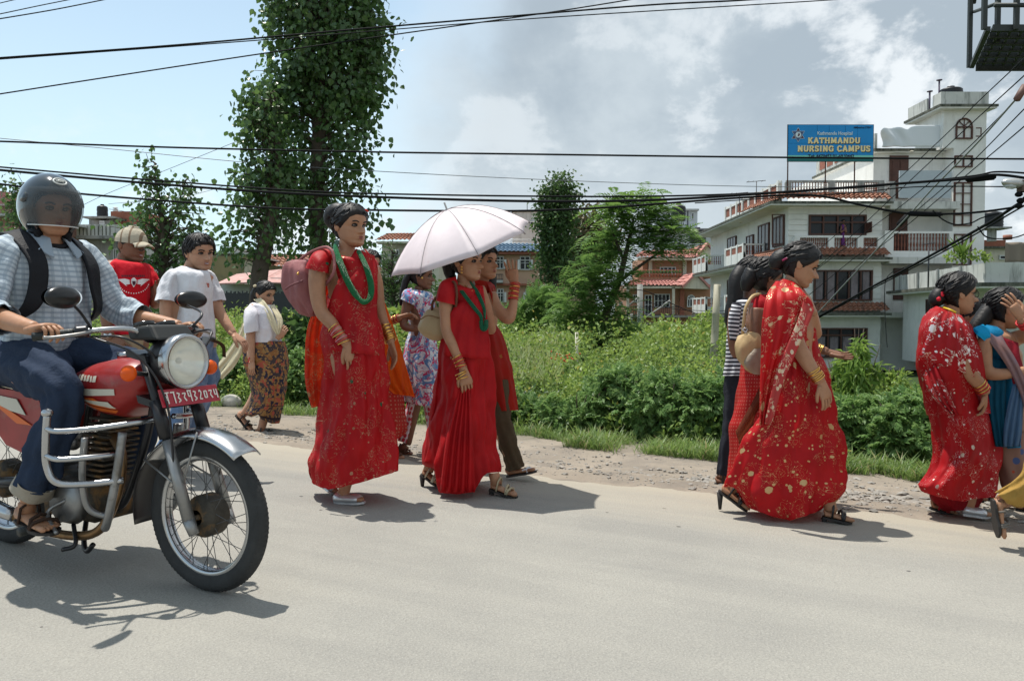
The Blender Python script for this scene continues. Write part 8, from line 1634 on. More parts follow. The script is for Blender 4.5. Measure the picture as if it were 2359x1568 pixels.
def motorcycle():
 t = empty('motorcycle', BK(.6, 0, 0), 'red motorcycle with chrome crash bars and round headlamp riding towards the right', 'motorcycle')
 CH = mat('chrome', (.42, .43, .44), .24, metal=1.0, var=.08, vscale=9); AL = mat('dull_aluminium', (.27, .27, .265), .42, metal=.7, var=.15, vscale=12, col2=(.12, .1, .07), c2=(.55, .75), c2s=9)
 BKM = mat('black_paint', (.015, .015, .017), .35, var=.2, vscale=20); RB = mat('tyre_rubber', (.032, .033, .033), .85, var=.25, vscale=10, bump=.3, bscale=40); RP = mat('tank_red', (.26, .012, .010), .4, coat=.25, var=.2, vscale=9, col2=(.2, .09, .06), c2=(.6, .8), c2s=6); WS = mat('tank_white', (.5, .48, .4), .35); OR_ = mat('tank_orange', (.6, .12, .02), .35)
 ENG = mat('grimy_engine', (.06, .052, .04), .65, metal=.4, var=.4, vscale=14, bump=.4, bscale=60, col2=(.2, .11, .04), c2=(.5, .62), c2s=10); AMB = mat('amber_lens', (.8, .13, .01), .2, trans=.3); SEAT = mat('seat_vinyl', (.015, .018, .016), .45, bump=.3, bscale=70)
 def tube(q, pts, r, n=10, k=5, sm=True):
  p = smooth_pts(bp_(pts), k) if sm else np.array(bp_(pts)); q.tube(p, r if np.isscalar(r) else np.interp(np.linspace(0, 1, len(p)), np.linspace(0, 1, len(r)), r), n)
 def wheel(a0, name, drumr, w):
  z0, Rw = .302, .302; th = np.linspace(0, 2*math.pi, 65)[:-1]
  prof = [(-.030, .232), (-.045, .245), (-.05, .265), (-.042, .288), (-.022, .300), (0, .3035), (.022, .300), (.042, .288), (.05, .265), (.045, .245), (.030, .232)]
  G = np.array([[BK(a0+r*math.cos(x), c*w, z0+r*math.sin(x)) for x in th] for c, r in prof]); ty = rings_mesh(name, G, RB, t)
  q = MB()
  for i in range(96):
   x = i*2*math.pi/96
   for sg in (-1, 1): q.hexa(*[[BK(a0+r*math.cos(x+d), sg*c*w, z0+r*math.sin(x+d)) for r, c, d in rr] for rr in ([(.2995, .006, -.016), (.2995, .006, .008), (.287, .043, .016), (.287, .043, -.008)], [(.3045, .006, -.016), (.3045, .006, .008), (.2885, .044, .016), (.2885, .044, -.008)])])
  tr = q.build('tyre_tread', RB, ty, smooth=False); tr['kind'] = 'stuff'
  prof = [(-.034, .238), (-.036, .226), (-.024, .216), (-.012, .222), (.012, .222), (.024, .216), (.036, .226), (.034, .238)]
  rings_mesh('rim', np.array([[BK(a0+r*math.cos(x), c*w, z0+r*math.sin(x)) for x in th] for c, r in prof]), CH, ty)
  q = MB(); q.tube([BK(a0, -.075, z0), BK(a0, .075, z0)], .012, 8)
  th2 = np.linspace(0, 2*math.pi, 33)[:-1]; pr = [(-.05, .02), (-.045, drumr*.86), (-.03, drumr), (.03, drumr), (.045, drumr*.9), (.052, drumr*.55), (.06, .03)]
  V = np.array([[BK(a0+r*math.cos(x), c, z0+r*math.sin(x)) for x in th2] for c, r in pr]).reshape(-1, 3); q.add(V, [tuple(f) for f in grid_faces(len(pr), 32)]); hb = q.build('hub', ENG, ty)
  sp = mat('spoke_steel', (.10, .10, .10), .4, metal=.6) if 'spoke_steel' not in bpy.data.materials else bpy.data.materials['spoke_steel']
  for i in range(36):
   x = i*2*math.pi/36; sg = 1 if i % 2 else -1; dx = .42*(1 if (i//2) % 2 else -1); q = MB()
   q.tube([BK(a0+drumr*.95*math.cos(x+dx), sg*.034, z0+drumr*.95*math.sin(x+dx)), BK(a0+.222*math.cos(x), sg*.008, z0+.222*math.sin(x))], .0016, 4, caps=False); q.build('spoke', sp, ty)
  return ty
 fw = wheel(1.262, 'front_wheel', .084, .68); wheel(0.0, 'rear_wheel', .088, .85)
 for sg in (1, -1):
  q = MB(); tube(q, [(1.262, sg*.095, .30), (1.15, sg*.095, .60)], [.024, .021], sm=False); tube(q, [(1.29, sg*.095, .25), (1.262, sg*.095, .30)], [.020, .024], sm=False); q.build('fork_slider', AL, t)
  q = MB(); tube(q, [(1.15, sg*.095, .60), (1.02, sg*.095, .93)], .0165, sm=False); tube(q, [(1.145, sg*.095, .61), (1.09, sg*.095, .75)], .026, sm=False); q.build('fork_tube', BKM, t)
 q = MB(); q.hexa(bp_([(1.02, -.12, .74), (1.02, .12, .74), (1.12, .11, .72), (1.12, -.11, .72)]), bp_([(1.01, -.12, .77), (1.01, .12, .77), (1.11, .11, .75), (1.11, -.11, .75)])); q.build('fork_yoke', BKM, t, smooth=False); q = MB(); q.hexa(bp_([(.96, -.12, .92), (.96, .12, .92), (1.06, .11, .90), (1.06, -.11, .90)]), bp_([(.95, -.12, .945), (.95, .12, .945), (1.05, .11, .925), (1.05, -.11, .925)])); q.build('fork_yoke', BKM, t, smooth=False)
 G = []
 for x in np.linspace(R(52), R(150), 26):
  G.append([BK(1.262+(.345+.018*math.cos(u*1.4))*math.cos(x), .072*math.sin(u)*1.0/math.sin(1.3)*math.sin(1.3), .302+(.345-.03*(u/1.3)**2)*math.sin(x)) for u in np.linspace(-1.3, 1.3, 13)])
 rings_mesh('front_mudguard', np.array(G), CH, t, closed=False, thick=.004)
 G = [[BK(1.262+(.350+.018*math.cos(u*1.4))*math.cos(x), .070*math.sin(u), .302+(.350-.03*(u/1.3)**2)*math.sin(x)) for u in np.linspace(-1.3, 1.3, 11)] for x in np.linspace(R(148), R(193), 12)]; rings_mesh('mud_flap', np.array(G), BKM, t, closed=False, thick=.004)
 q = MB()
 for sg in (1, -1):
  for x in (1.5, 2.5): tube(q, [(1.262+.34*math.cos(x), sg*.072, .302+.34*math.sin(x)), (1.262+.12*math.cos(1.9), sg*.095, .302+.12*math.sin(1.9))], .004, 6, sm=False)
 q.build('mudguard_stay', AL, t)
 hc = np.array([1.12, 0, .905]); fx = nrm(bd_-np.array([0, 0, .05])); up = np.array([0, 0, 1.0]); rt = np.cross(fx, up)
 def ringset(prof, n=36): return np.array([[BK(*hc)+fx*x+(rt*math.cos(a)+up*math.sin(a))*r for a in np.linspace(0, 2*math.pi, n+1)[:-1]] for x, r in prof])
 hl = rings_mesh('headlamp', ringset([(-.13, .01), (-.125, .045), (-.10, .078), (-.05, .098), (-.005, .104), (.02, .104)]), BKM, t)
 rings_mesh('chrome_rim', ringset([(.0, .1075), (.03, .112), (.045, .108), (.048, .098), (.03, .092)]), CH, hl)
 rings_mesh('reflector', ringset([(.032, .093), (.005, .078), (-.03, .05), (-.05, .02), (-.052, .001)]), mat('reflector', (.8, .78, .68), .22, metal=.9), hl)
 gl = mat('lamp_glass', (.85, .86, .8), .08, alpha=.38); rings_mesh('lens', ringset([(.036, .094), (.048, .075), (.056, .04), (.058, .001)]), gl, hl)
 q = MB(); q.ell(BK(*hc)+fx*-.01, .014, None, 8, 6); q.build('bulb', WS, hl)
 for (a, c, z) in ((1.07, .20, .865), (1.07, -.20, .865), (-.12, .14, .78), (-.12, -.14, .78)):
  q = MB(); q.ell(BK(a, c, z), (.03, .03, .032), None, 14, 10); ind = q.build('indicator', AMB, t); q = MB(); tube(q, [(a-.01, c*.55, z-.01), (a, c*.9, z)], .009, 8, sm=False); q.build('stem', BKM, ind)
 pc = [BK(1.18, -.15, .735), BK(1.18, .135, .735), BK(1.155, .135, .80), BK(1.155, -.15, .80)]
 q = MB(); q.prism(pc, -fx*.006); pl = q.build('number_plate', mat('plate_red', (.33, .015, .03), .4), t, smooth=False)
 wi = mat('plate_white', (.7, .66, .6), .5); rs = random.Random(4); x = 0.14
 glyphs = [[(0, 1, 1, 1), (.5, 1, .5, 0), (.5, .5, .1, .7), (.1, .7, .1, .35), (.1, .35, .5, .4)], [(0, 1, 1, 1), (.8, 1, .8, 0)], [(.2, .9, .8, .8), (.8, .8, .3, .5), (.3, .5, .8, .2), (.8, .2, .2, .05)], [(.1, .8, .9, .8), (.9, .8, .4, .45), (.4, .45, .8, .1)], [(0, 1, 1, 1), (.8, 1, .8, 0), (.2, 1, .2, .5), (.2, .5, .8, .5)], [(.2, .9, .8, .8), (.8, .8, .3, .5), (.3, .5, .8, .2), (.8, .2, .2, .05)], [(.2, .8, .5, .95), (.5, .95, .8, .7), (.8, .7, .2, .15), (.2, .15, .85, .1)], [(.2, .2, .2, .8), (.2, .8, .8, .8), (.8, .8, .8, .2), (.8, .2, .2, .2)], [(.1, .8, .9, .8), (.9, .8, .4, .45), (.4, .45, .8, .1)], [(.2, .9, .2, .4), (.2, .4, .8, .4), (.8, .9, .8, .05)]]
 q = MB()
 for gph in glyphs:
  for (x0, y0, x1, y1) in gph:
   def pt(u, v): return (np.array(pc[1])*1.0+(np.array(pc[0])-np.array(pc[1]))*((.16-(x-u*.022))/.31))+(np.array(pc[3])-np.array(pc[0]))*(.18+v*.64)+fx*.002
   a, b_ = pt(x0, y0), pt(x1, y1); d = nrm(b_-a+1e-6); n_ = np.cross(fx, d)*.0028; q.prism([a-n_, b_-n_, b_+n_, a+n_], fx*.0015)
  x -= .029
 q.build('plate_lettering', wi, pl, smooth=False)
 q = MB(); tube(q, [(.80, .37, 1.0), (.90, .27, 1.02), (.985, .12, 1.03), (1.0, .05, .985), (1.0, -.05, .985), (.985, -.12, 1.03), (.90, -.27, 1.02), (.80, -.37, 1.0)], .011, 10); q.build('handlebar', CH, t)
 for sg in (1, -1):
  q = MB(); tube(q, [(.785, sg*.385, .998), (.84, sg*.33, 1.008), (.885, sg*.285, 1.017)], .0175, 10); g = q.build('grip', SEAT, t)
  q = MB(); tube(q, [(.885, sg*.285, 1.017), (.915, sg*.25, 1.022)], .024, 10); q.build('switch_housing', BKM, g)
  q = MB(); tube(q, [(.93, sg*.25, 1.02), (.93, sg*.30, 1.012), (.885, sg*.37, 1.0), (.87, sg*.40, .998)], [.008, .007, .006, .008], 8); q.build('lever', AL, t)
  q = MB(); tube(q, [(.92, sg*.24, 1.03), (.93, sg*.29, 1.09), (.96 if sg > 0 else .78, sg*.345, 1.125)], .0055, 8); st = q.build('mirror', BKM, t)
  mc = BK(.995 if sg > 0 else .75, sg*.40, 1.150); G = np.array([[mc+np.array([0, 0, 1.])*(.042*rr*math.sin(a))+(-br_*sg*-1*math.cos(.25)+bd_*.2)*(.082*rr*math.cos(a))+bd_*(.012*(1-rr**2)+o) for a in np.linspace(0, 2*math.pi, 25)[:-1]] for rr, o in ((.01, .008), (.5, .008), (.85, .004), (1, -.006), (.98, -.014))])
  rings_mesh('mirror_back', G, mat('mirror_black', (.01, .011, .012), .3), st); G = np.array([[mc+np.array([0, 0, 1.])*(.040*rr*math.sin(a))+(br_*sg)*(.079*rr*math.cos(a))-bd_*.014 for a in np.linspace(0, 2*math.pi, 25)[:-1]] for rr in (.01, 1)]); rings_mesh('mirror_glass', G, mat('mirror_silver', (.85, .87, .88), .03, metal=1.0), st)
 q = MB(); q.hexa(bp_([(.96, -.11, .985), (.96, .11, .985), (1.11, .10, .99), (1.11, -.10, .99)]), bp_([(.93, -.10, 1.035), (.93, .10, 1.035), (1.06, .09, 1.05), (1.06, -.09, 1.05)])); ins = q.build('instrument_housing', mat('matt_black', (.012, .014, .014), .6), t, smooth=False)
 for c in (-.06, .06):
  q = MB(); q.tube([BK(.98, c*.85, 1.035), BK(.975, c*.85, 1.055)], [.042, .040], 18); q.build('dial', mat('dial_face', (.02, .02, .02), .15), ins)
 mb = ins.modifiers.new('bevel', 'BEVEL'); mb.width = .012; mb.segments = 2
 for pts in ([(.90, .24, 1.0), (1.05, .20, 1.0), (1.10, .10, .92), (1.03, .04, .8)], [(.90, -.24, 1.0), (1.08, -.2, 1.02), (1.1, -.1, .9), (1.03, -.04, .8)], [(.93, .25, 1.0), (1.10, .18, .93), (1.18, .12, .75), (1.2, .1, .45), (1.25, .07, .33)]):
  q = MB(); tube(q, pts, .0045, 6, 8); q.build('control_cable', BKM, t)
 G = []
 prof = [(.50, .30), (.53, .06), (.62, .105), (.74, .135), (.86, .14), (.95, .125), (1.0, .09), (1.025, .04)]
 As = np.linspace(.50, 1.03, 26)
 for a in As:
  w = np.interp(a, [.50, .56, .66, .80, .92, 1.0, 1.03], [.06, .095, .13, .152, .145, .115, .07]); top = np.interp(a, [.50, .58, .70, .82, .94, 1.0, 1.03], [.80, .838, .880, .905, .905, .885, .85]); bot = np.interp(a, [.50, .6, .75, .88, .97, 1.03], [.745, .71, .665, .66, .72, .80])
  row = []
  for x in np.linspace(0, 2*math.pi, 37)[:-1]:
   cx, sx = math.cos(x), math.sin(x); e = 2/2.6
   row.append(BK(a, w*np.sign(cx)*abs(cx)**e, (top+bot)/2+(top-bot)/2*np.sign(sx)*abs(sx)**.8))
  G.append(row)
 G = [[np.mean(G[0], 0)]*36]+G+[[np.mean(G[-1], 0)]*36]; tk = rings_mesh('fuel_tank', np.array(G), RP, t)
 def on_tank(a, z, off=.004):
  w = np.interp(a, [.50, .56, .66, .80, .92, 1.0, 1.03], [.06, .095, .13, .152, .145, .115, .07]); top = np.interp(a, [.50, .58, .70, .82, .94, 1.0, 1.03], [.80, .838, .880, .905, .905, .885, .85]); bot = np.interp(a, [.50, .6, .75, .88, .97, 1.03], [.745, .71, .665, .66, .72, .80])
  s_ = min(.995, abs((z-(top+bot)/2)/((top-bot)/2)))**(1/.8); c = math.sqrt(max(0, 1-s_*s_))**(2/2.6); return BK(a, w*c+off, z)
 def decal(poly4, m_, nm, off=.004):
  for sg in (1,):
   G_ = np.array([[on_tank(*(np.array(poly4[0])*(1-u)*(1-v)+np.array(poly4[1])*u*(1-v)+np.array(poly4[2])*u*v+np.array(poly4[3])*(1-u)*v), off) for u in np.linspace(0, 1, 14)] for v in np.linspace(0, 1, 5)]); rings_mesh(nm, G_, m_, tk, closed=False)
 decal([(.66, .775), (.92, .79), (.92, .765), (.66, .745)], WS, 'tank_stripe'); decal([(.66, .742), (.80, .745), (.90, .705), (.76, .715)], OR_, 'tank_stripe', .0045); decal([(.68, .735), (.88, .735), (.90, .708), (.76, .722)], WS, 'tank_stripe', .0055); decal([(.74, .712), (.90, .70), (.88, .685), (.80, .69)], OR_, 'tank_stripe', .004)
 for i in range(6): decal([(.68+i*.024, .835), (.698+i*.024, .837), (.698+i*.024, .812), (.68+i*.024, .810)] if i % 2 else [(.68+i*.024, .833), (.694+i*.024, .835), (.700+i*.024, .812), (.684+i*.024, .810)], WS, 'tank_badge', .005)
 q = MB(); q.tube([BK(.80, 0, .90), BK(.80, 0, .925)], .032, 16); q.build('filler_cap', CH, tk)
 G = []
 for a in np.linspace(-.20, .56, 24):
  w = np.interp(a, [-.2, -.14, .1, .35, .52, .56], [.04, .11, .135, .12, .08, .04]); top = np.interp(a, [-.2, -.1, .1, .3, .5, .56], [.86, .875, .865, .82, .81, .80]); G.append([BK(a, w*math.cos(x), top-.045+.045*np.sign(math.sin(x))*abs(math.sin(x))**.7) for x in np.linspace(0, 2*math.pi, 25)[:-1]])
 rings_mesh('seat', np.array([[np.mean(G[0], 0)]*24]+G+[[np.mean(G[-1], 0)]*24]), SEAT, t)
 for sg in (1, -1):
  q = MB(); q.prism(bp_([(.02, sg*.12, .74), (.42, sg*.12, .74), (.47, sg*.125, .66), (.36, sg*.13, .47), (.22, sg*.13, .50), (.05, sg*.125, .64)]), br_*sg*.018); sp_ = q.build('side_panel', RP, t, smooth=False)
  q = MB(); q.prism(bp_([(.06, sg*.145, .72), (.30, sg*.145, .705), (.36, sg*.145, .64), (.22, sg*.145, .655)]), br_*sg*.003); q.build('panel_stripe', WS, sp_, smooth=False); q = MB(); q.prism(bp_([(.12, sg*.146, .685), (.26, sg*.146, .65), (.40, sg*.146, .60), (.30, sg*.146, .60)]), br_*sg*.003); q.build('panel_stripe', OR_, sp_, smooth=False)
  q = MB(); q.prism(bp_([(.05, sg*.105, .76), (-.30, sg*.09, .84), (-.32, sg*.08, .80), (-.18, sg*.1, .72), (.05, sg*.11, .68)]), br_*sg*.012); q.build('tail_panel', RP, t, smooth=False)
  q = MB(); tube(q, [(.02, sg*.14, .34), (.12, sg*.14, .68)], .026, 10, sm=False);
  for i in range(11): a, z = .03+.0085*i, .38+.026*i; q.tube([BK(a-.005, sg*.14, z), BK(a+.005, sg*.14, z+.008)], .034, 12)
  q.build('shock_absorber', CH, t)
 G = [[BK((.34+.01*math.cos(u))*math.cos(x), .085*math.sin(u), .302+(.345-.03*(u/1.3)**2)*math.sin(x)) for u in np.linspace(-1.3, 1.3, 11)] for x in np.linspace(R(20), R(175), 26)]; rings_mesh('rear_mudguard', np.array(G), BKM, t, closed=False, thick=.004)
 q = MB(); q.ell(BK(-.31, 0, .74), (.04, .06, .04), None, 12, 8); q.build('tail_lamp', mat('tail_red', (.5, .01, .01), .2), t)
 q = MB(); tube(q, [(-.02, .1, .90), (-.12, .12, .95), (-.25, .1, .94), (-.25, -.1, .94), (-.12, -.12, .95), (-.02, -.1, .90)], .010, 8); q.build('grab_rail', CH, t)
 q = MB()
 for pts in ([(1.0, 0, .88), (.93, 0, .60), (.80, 0, .32), (.72, 0, .25)], [(1.0, 0, .86), (.7, 0, .74), (.4, 0, .70)], [(.45, .1, .72), (.40, .1, .5), (.42, .1, .3)], [(.45, -.1, .72), (.40, -.1, .5), (.42, -.1, .3)], [(.42, .1, .70), (.0, .1, .74), (-.25, .08, .78)], [(.42, -.1, .70), (.0, -.1, .74), (-.25, -.08, .78)]): tube(q, pts, .017, 8)
 q.build('frame', BKM, t); q = MB(); [tube(q, [(.42, sg*.11, .36), (0, sg*.13, .302)], .022, 8, sm=False) for sg in (1, -1)]; q.build('swing_arm', BKM, t)
 q = MB(); q.prism(bp_([(.42, -.12, .44), (-.02, -.13, .37), (-.05, -.13, .30), (0, -.13, .23), (.42, -.12, .28)]), -br_*.03); q.build('chain_case', BKM, t, smooth=False)
 q = MB(); q.ell(BK(.58, 0, .30), (.15, .12, .10), None, 18, 12); q.hexa(bp_([(.42, -.11, .22), (.42, .11, .22), (.74, .11, .22), (.74, -.11, .22)]), bp_([(.40, -.11, .40), (.40, .11, .40), (.70, .11, .38), (.70, -.11, .38)])); en = q.build('engine', ENG, t)
 q = MB(); q.tube([BK(.60, .11, .30), BK(.60, .155, .30)], [.105, .085], 20); q.tube([BK(.46, .11, .33), BK(.46, .14, .33)], [.055, .045], 14); q.build('clutch_cover', AL, en)
 for i in range(11):
  z = .40+i*.024; a = .66+i*.007; q = MB(); w = .078 if i < 8 else .07; q.hexa(bp_([(a-w, -w, z), (a-w, w, z), (a+w, w, z), (a+w, -w, z)]), bp_([(a-w, -w, z+.009), (a-w, w, z+.009), (a+w, w, z+.009), (a+w, -w, z+.009)])); q.build('cooling_fin', ENG, en, smooth=False)
 q = MB(); tube(q, [(.65, 0, .38), (.73, 0, .67)], .055, 14, sm=False); q.build('cylinder', ENG, en); q = MB(); tube(q, [(.56, .02, .56), (.48, .03, .56)], .03, 10, sm=False); q.ell(BK(.50, .03, .52), .035, None, 10, 8); q.build('carburettor', AL, en)
 q = MB(); tube(q, [(.76, .04, .58), (.86, .07, .50), (.86, .10, .34), (.78, .12, .20), (.62, .13, .155), (.40, .14, .16), (.25, .15, .20)], .019, 10, 7); ex = q.build('exhaust_pipe', mat('heat_brown', (.22, .13, .06), .4, metal=.8, var=.3, vscale=12), t); q = MB(); tube(q, [(.28, .155, .20), (.05, .175, .24), (-.35, .19, .31)], [.028, .042, .040], 14); q.build('silencer', CH, ex)
 for sg in (1, -1):
  q = MB(); tube(q, [(.78, sg*.33, .70), (.775, sg*.335, .60), (.77, sg*.33, .50), (.80, sg*.31, .435), (.88, sg*.24, .425), (.955, sg*.14, .43)], .014, 12, 8); cg = q.build('crash_bar', CH, t)
  q = MB(); q.ell(BK(.78, sg*.33, .705), (.022, .022, .018), None, 12, 8); q.build('cap', CH, cg)
  for z0, z1 in ((.645, .66), (.54, .53)):
   q = MB(); tube(q, [(.78, sg*.335, z0), (.83, sg*.32, z0-.008), (.92, sg*.24, z0), (1.0, sg*.12, z1), (1.03, sg*.04, z1+.01)] if z0 > .6 else [(.775, sg*.335, z0), (.83, sg*.315, z0-.012), (.90, sg*.22, z0-.01), (.93, sg*.12, z1)], .0115, 12, 8); q.build('crash_bar_loop', CH, cg)
  q = MB(); tube(q, [(.955, sg*.14, .62), (.94, sg*.16, .45), (.915, sg*.17, .32), (.86, sg*.15, .23), (.76, sg*.08, .215)], .0165, 12, 8); q.build('leg_guard', AL, cg); q = MB(); tube(q, [(.84, sg*.22, .60), (.82, sg*.22, .45), (.82, sg*.2, .32), (.86, sg*.16, .28), (.90, sg*.15, .30)], .013, 10, 8); q.build('leg_guard', AL, cg)
 q = MB(); tube(q, [(.52, .10, .20), (.52, .27, .195)], .010, 8, sm=False); tube(q, [(.52, .17, .198), (.52, .285, .193)], .019, 10, sm=False); q.build('footrest', SEAT, t); q = MB(); tube(q, [(.52, -.10, .20), (.52, -.27, .195)], .016, 10, sm=False); q.build('footrest', SEAT, t)
 q = MB(); tube(q, [(.50, -.03, .20), (.60, .06, .115), (.66, .09, .085), (.70, .09, .12)], .011, 8); tube(q, [(.62, .12, .20), (.70, .17, .14), (.66, .20, .12)], .009, 8); q.build('centre_stand', BKM, t)
 q = MB(); tube(q, [(.62, .15, .31), (.56, .19, .26), (.66, .23, .21), (.70, .25, .21)], .008, 8); q.build('brake_pedal', AL, t)
 return t
motorcycle()
class Rider(Person):
 def __init__(s, root, skin):
  s.root = root; s.skin = skin; s.parts, s.extra = [], []; s.seed = 77; s.Z = 3.3; s.sc = 1.0; s.T = lambda x, y: (x, y)
 def p(s, x, y, dz=0.0): return BK(x, -dz, y)
def rider():
 rt_ = empty('person', BK(.3, 0, 0), 'motorcycle rider in an open visored helmet, light checked shirt and dark trousers', 'person'); r = Rider(rt_, SK['mid'])
 hx, hz = .335, 1.535
 r.head(hx, hz, yaw=38, pitch=4, h=.235, dz=0, hair=.02, male=True)
 r.limb([(.325, 1.48, 0, .055), (.31, 1.42, 0, .055), (.30, 1.36, 0, .068)])
 yw = math.degrees(math.atan2(-bd_[1], bd_[0]))
 r.torso([(.30, 1.385, 0, .06, .12), (.295, 1.34, 0, .09, .19), (.295, 1.22, 0, .12, .18), (.28, 1.08, 0, .12, .155), (.25, .95, 0, .12, .16), (.22, .86, 0, .12, .17)], yaw=yw)
 for sg in (1, -1):
  r.limb([(.29, 1.33, -sg*.19, .06), (.31, 1.24, -sg*.235, .055), (.37, 1.10, -sg*.29, .046), (.45, 1.065, -sg*.31, .044), (.62, 1.04, -sg*.335, .036), (.735, 1.025, -sg*.34, .029)])
  r.extra += hand_geo(BK(.735, sg*.345, 1.026), bd_*.9+np.array([0, 0, .12]), -np.array([0, 0, 1.])+bd_*.25, side=sg*-1, curl=1.15, spread=.1, size=.19, thumb=.9)
  r.limb([(.24, .86, -sg*.09, .10), (.42, .84, -sg*.16, .09), (.60, .81, -sg*.20, .070), (.685, .77, -sg*.205, .060), (.66, .66, -sg*.205, .056), (.57, .48, -sg*.21, .052), (.47, .30, -sg*.215, .038)])
  r.foot((.465, .285, -sg*.215), (.415, .222, -sg*.215), (.655, .205, -sg*.235), 'sandal', plain('brown_sandal' if sg > 0 else 'brown_sandal_b', (.05, .03, .022)), w=.048)
 sm = mat('checked_shirt', (.5, .55, .6), .85, var=.05, bump=.6, bscale=9); b = NB(sm); ux, uy, uz = b.sep(b.uv())
 def st(u, f, w): return b.m2('LESS_THAN', b.m2('FRACT', b.m2('MULTIPLY', u, f)), w)
 c = b.mix(b.m2('MULTIPLY', st(uy, 44, .42), .6), (.46, .53, .58), (.2, .26, .33)); c = b.mix(b.m2('MULTIPLY', st(ux, 30, .35), .5), c, (.24, .30, .36)); b.L.new(c, base_in(sm)['Base Color'])
 r.cloth('shirt', [(.235, 1.405, .365, 1.375, .10), (.19, 1.36, .40, 1.345, .185), (.165, 1.24, .425, 1.22, .205), (.145, 1.10, .415, 1.08, .195), (.115, .98, .40, .96, .19), (.085, .90, .375, .90, .195), (.08, .84, .36, .84, .2)], sm, [(5, .003, .012, .5, 0), (9, .001, .008, 1.0, 2)], .010, n=110)
 for sg in (1, -1): r.tubecloth('sleeve', [(.285, 1.35, -sg*.14, .062), (.29, 1.325, -sg*.19, .078), (.31, 1.24, -sg*.238, .078), (.365, 1.11, -sg*.29, .070), (.44, 1.07, -sg*.31, .066), (.50, 1.06, -sg*.318, .058)], sm, [(6, .002, .005, .8, 0), (3, .002, .004, 2, 0)], .008); r.tubecloth('rolled_cuff', [(.475, 1.063, -sg*.315, .061), (.515, 1.058, -sg*.32, .062)], sm, [(4, .001, .001, 0, 0)], .003)
 for sg in (1, -1):
  V = [BK(.27, sg*.07, 1.435), BK(.375, sg*.035, 1.40), BK(.43, sg*.055, 1.315), BK(.40, sg*.105, 1.345), BK(.32, sg*.115, 1.395)]; q = MB(); q.prism(V, np.array([0, 0, .006])+bd_*.004); q.build('collar', sm, rt_, smooth=False)
 jm = plain('navy_trousers', (.022, .035, .065), .85, .8, 10)
 for sg in (1, -1):
  r.tubecloth('trouser_leg', [(.17, .86, -sg*.085, .115), (.30, .86, -sg*.12, .118), (.46, .845, -sg*.17, .098), (.61, .82, -sg*.20, .086), (.70, .765, -sg*.205, .076), (.67, .66, -sg*.205, .072), (.585, .50, -sg*.21, .074), (.52, .38, -sg*.213, .08)], jm, [(5, .003, .006, 1.2, 0), (8, .002, .004, 2.2, 0)], .009, n=56); r.tubecloth('turned_hem', [(.53, .395, -sg*.213, .082), (.495, .345, -sg*.215, .080)], plain('pale_hem' if sg > 0 else 'pale_hem_b', (.30, .27, .22)), [(5, .001, .002, .5, 0)], .004)
 r.cloth('trouser_seat', [(.08, .93, .38, .93, .17), (.05, .86, .42, .86, .18), (.08, .80, .40, .80, .16)], jm)
 bk = plain('black_nylon', (.012, .013, .016), .6, .5, 14)
 for sg in (1, -1): r.sheet('rucksack_strap', [(.10, 1.28, -sg*.10), (.18, 1.405, -sg*.10), (.30, 1.43, -sg*.095), (.425, 1.32, -sg*.09), (.452, 1.20, -sg*.10), (.435, 1.10, -sg*.13), (.30, 1.02, -sg*.19)], [(.10, 1.28, -sg*.16), (.17, 1.395, -sg*.165), (.28, 1.405, -sg*.165), (.41, 1.31, -sg*.16), (.425, 1.20, -sg*.165), (.395, 1.09, -sg*.19), (.27, 1.03, -sg*.215)], bk, 0, 1, cols=6, thick=.012)
 q = Rider(empty('rucksack', BK(.02, 0, .95), 'black rucksack on the back of the motorcycle rider', 'rucksack'), None)
 q.cloth('pack_body', [(.09, 1.40, .16, 1.40, .06), (-.02, 1.37, .17, 1.36, .13), (-.06, 1.25, .16, 1.25, .15), (-.08, 1.08, .13, 1.08, .155), (-.06, .98, .10, .98, .14), (.0, .95, .06, .95, .06)], bk, [(4, .003, .008, .3, 0)], .008)
 hm = mat('helmet_black', (.015, .022, .026), .12, coat=.8, var=.1, vscale=3); hc = BK(hx, 0, hz)+np.array([0, 0, .012]); fr = facing(38, 2); f, l, u = fr
 H = empty('helmet', hc-u*.14, 'dark glossy motorcycle helmet with a clear visor worn by the rider', 'helmet'); ra, rb, rc = .152, .122, .148; nu, nv = 64, 40
 def sp(az, el, k=1.0): return hc-f*.012+(f*ra*math.cos(el)*math.cos(az)+l*rb*math.cos(el)*math.sin(az)+u*rc*math.sin(el))*k
 V, F = [], []
 for i in range(nv+1):
  el = -1.02+(math.pi/2+1.02)*i/nv
  for j in range(nu): V.append(sp(2*math.pi*j/nu-math.pi, el))
 for i in range(nv):
  for j in range(nu):
   az = 2*math.pi*(j+.5)/nu-math.pi; el = -1.02+(math.pi/2+1.02)*(i+.5)/nv
   lim = 1.12-.25*max(0, el/.4)
   if abs(az) < lim and el < .40: continue
   F.append((i*nu+j, i*nu+(j+1) % nu, (i+1)*nu+(j+1) % nu, (i+1)*nu+j))
 sh = mesh('shell', V, F, hm, H); s_ = sh.modifiers.new('t', 'SOLIDIFY'); s_.thickness = .018; s_.offset = -1
 vm = mat('visor_smoke', (.07, .08, .085), .3, alpha=.6, spec=.5); G = np.array([[sp(az, el, 1.035+.03*math.cos(az)) for az in np.linspace(-1.32, 1.32, 30)] for el in np.linspace(-.60, .50, 16)]); rings_mesh('visor', G, vm, H, closed=False)
 q = MB(); q.tube([sp(az, -.60, 1.037+.03*math.cos(az)) for az in np.linspace(-1.32, 1.32, 30)], .0028, 6); q.build('visor_edge', mat('pale_edge', (.6, .62, .6), .3), H);
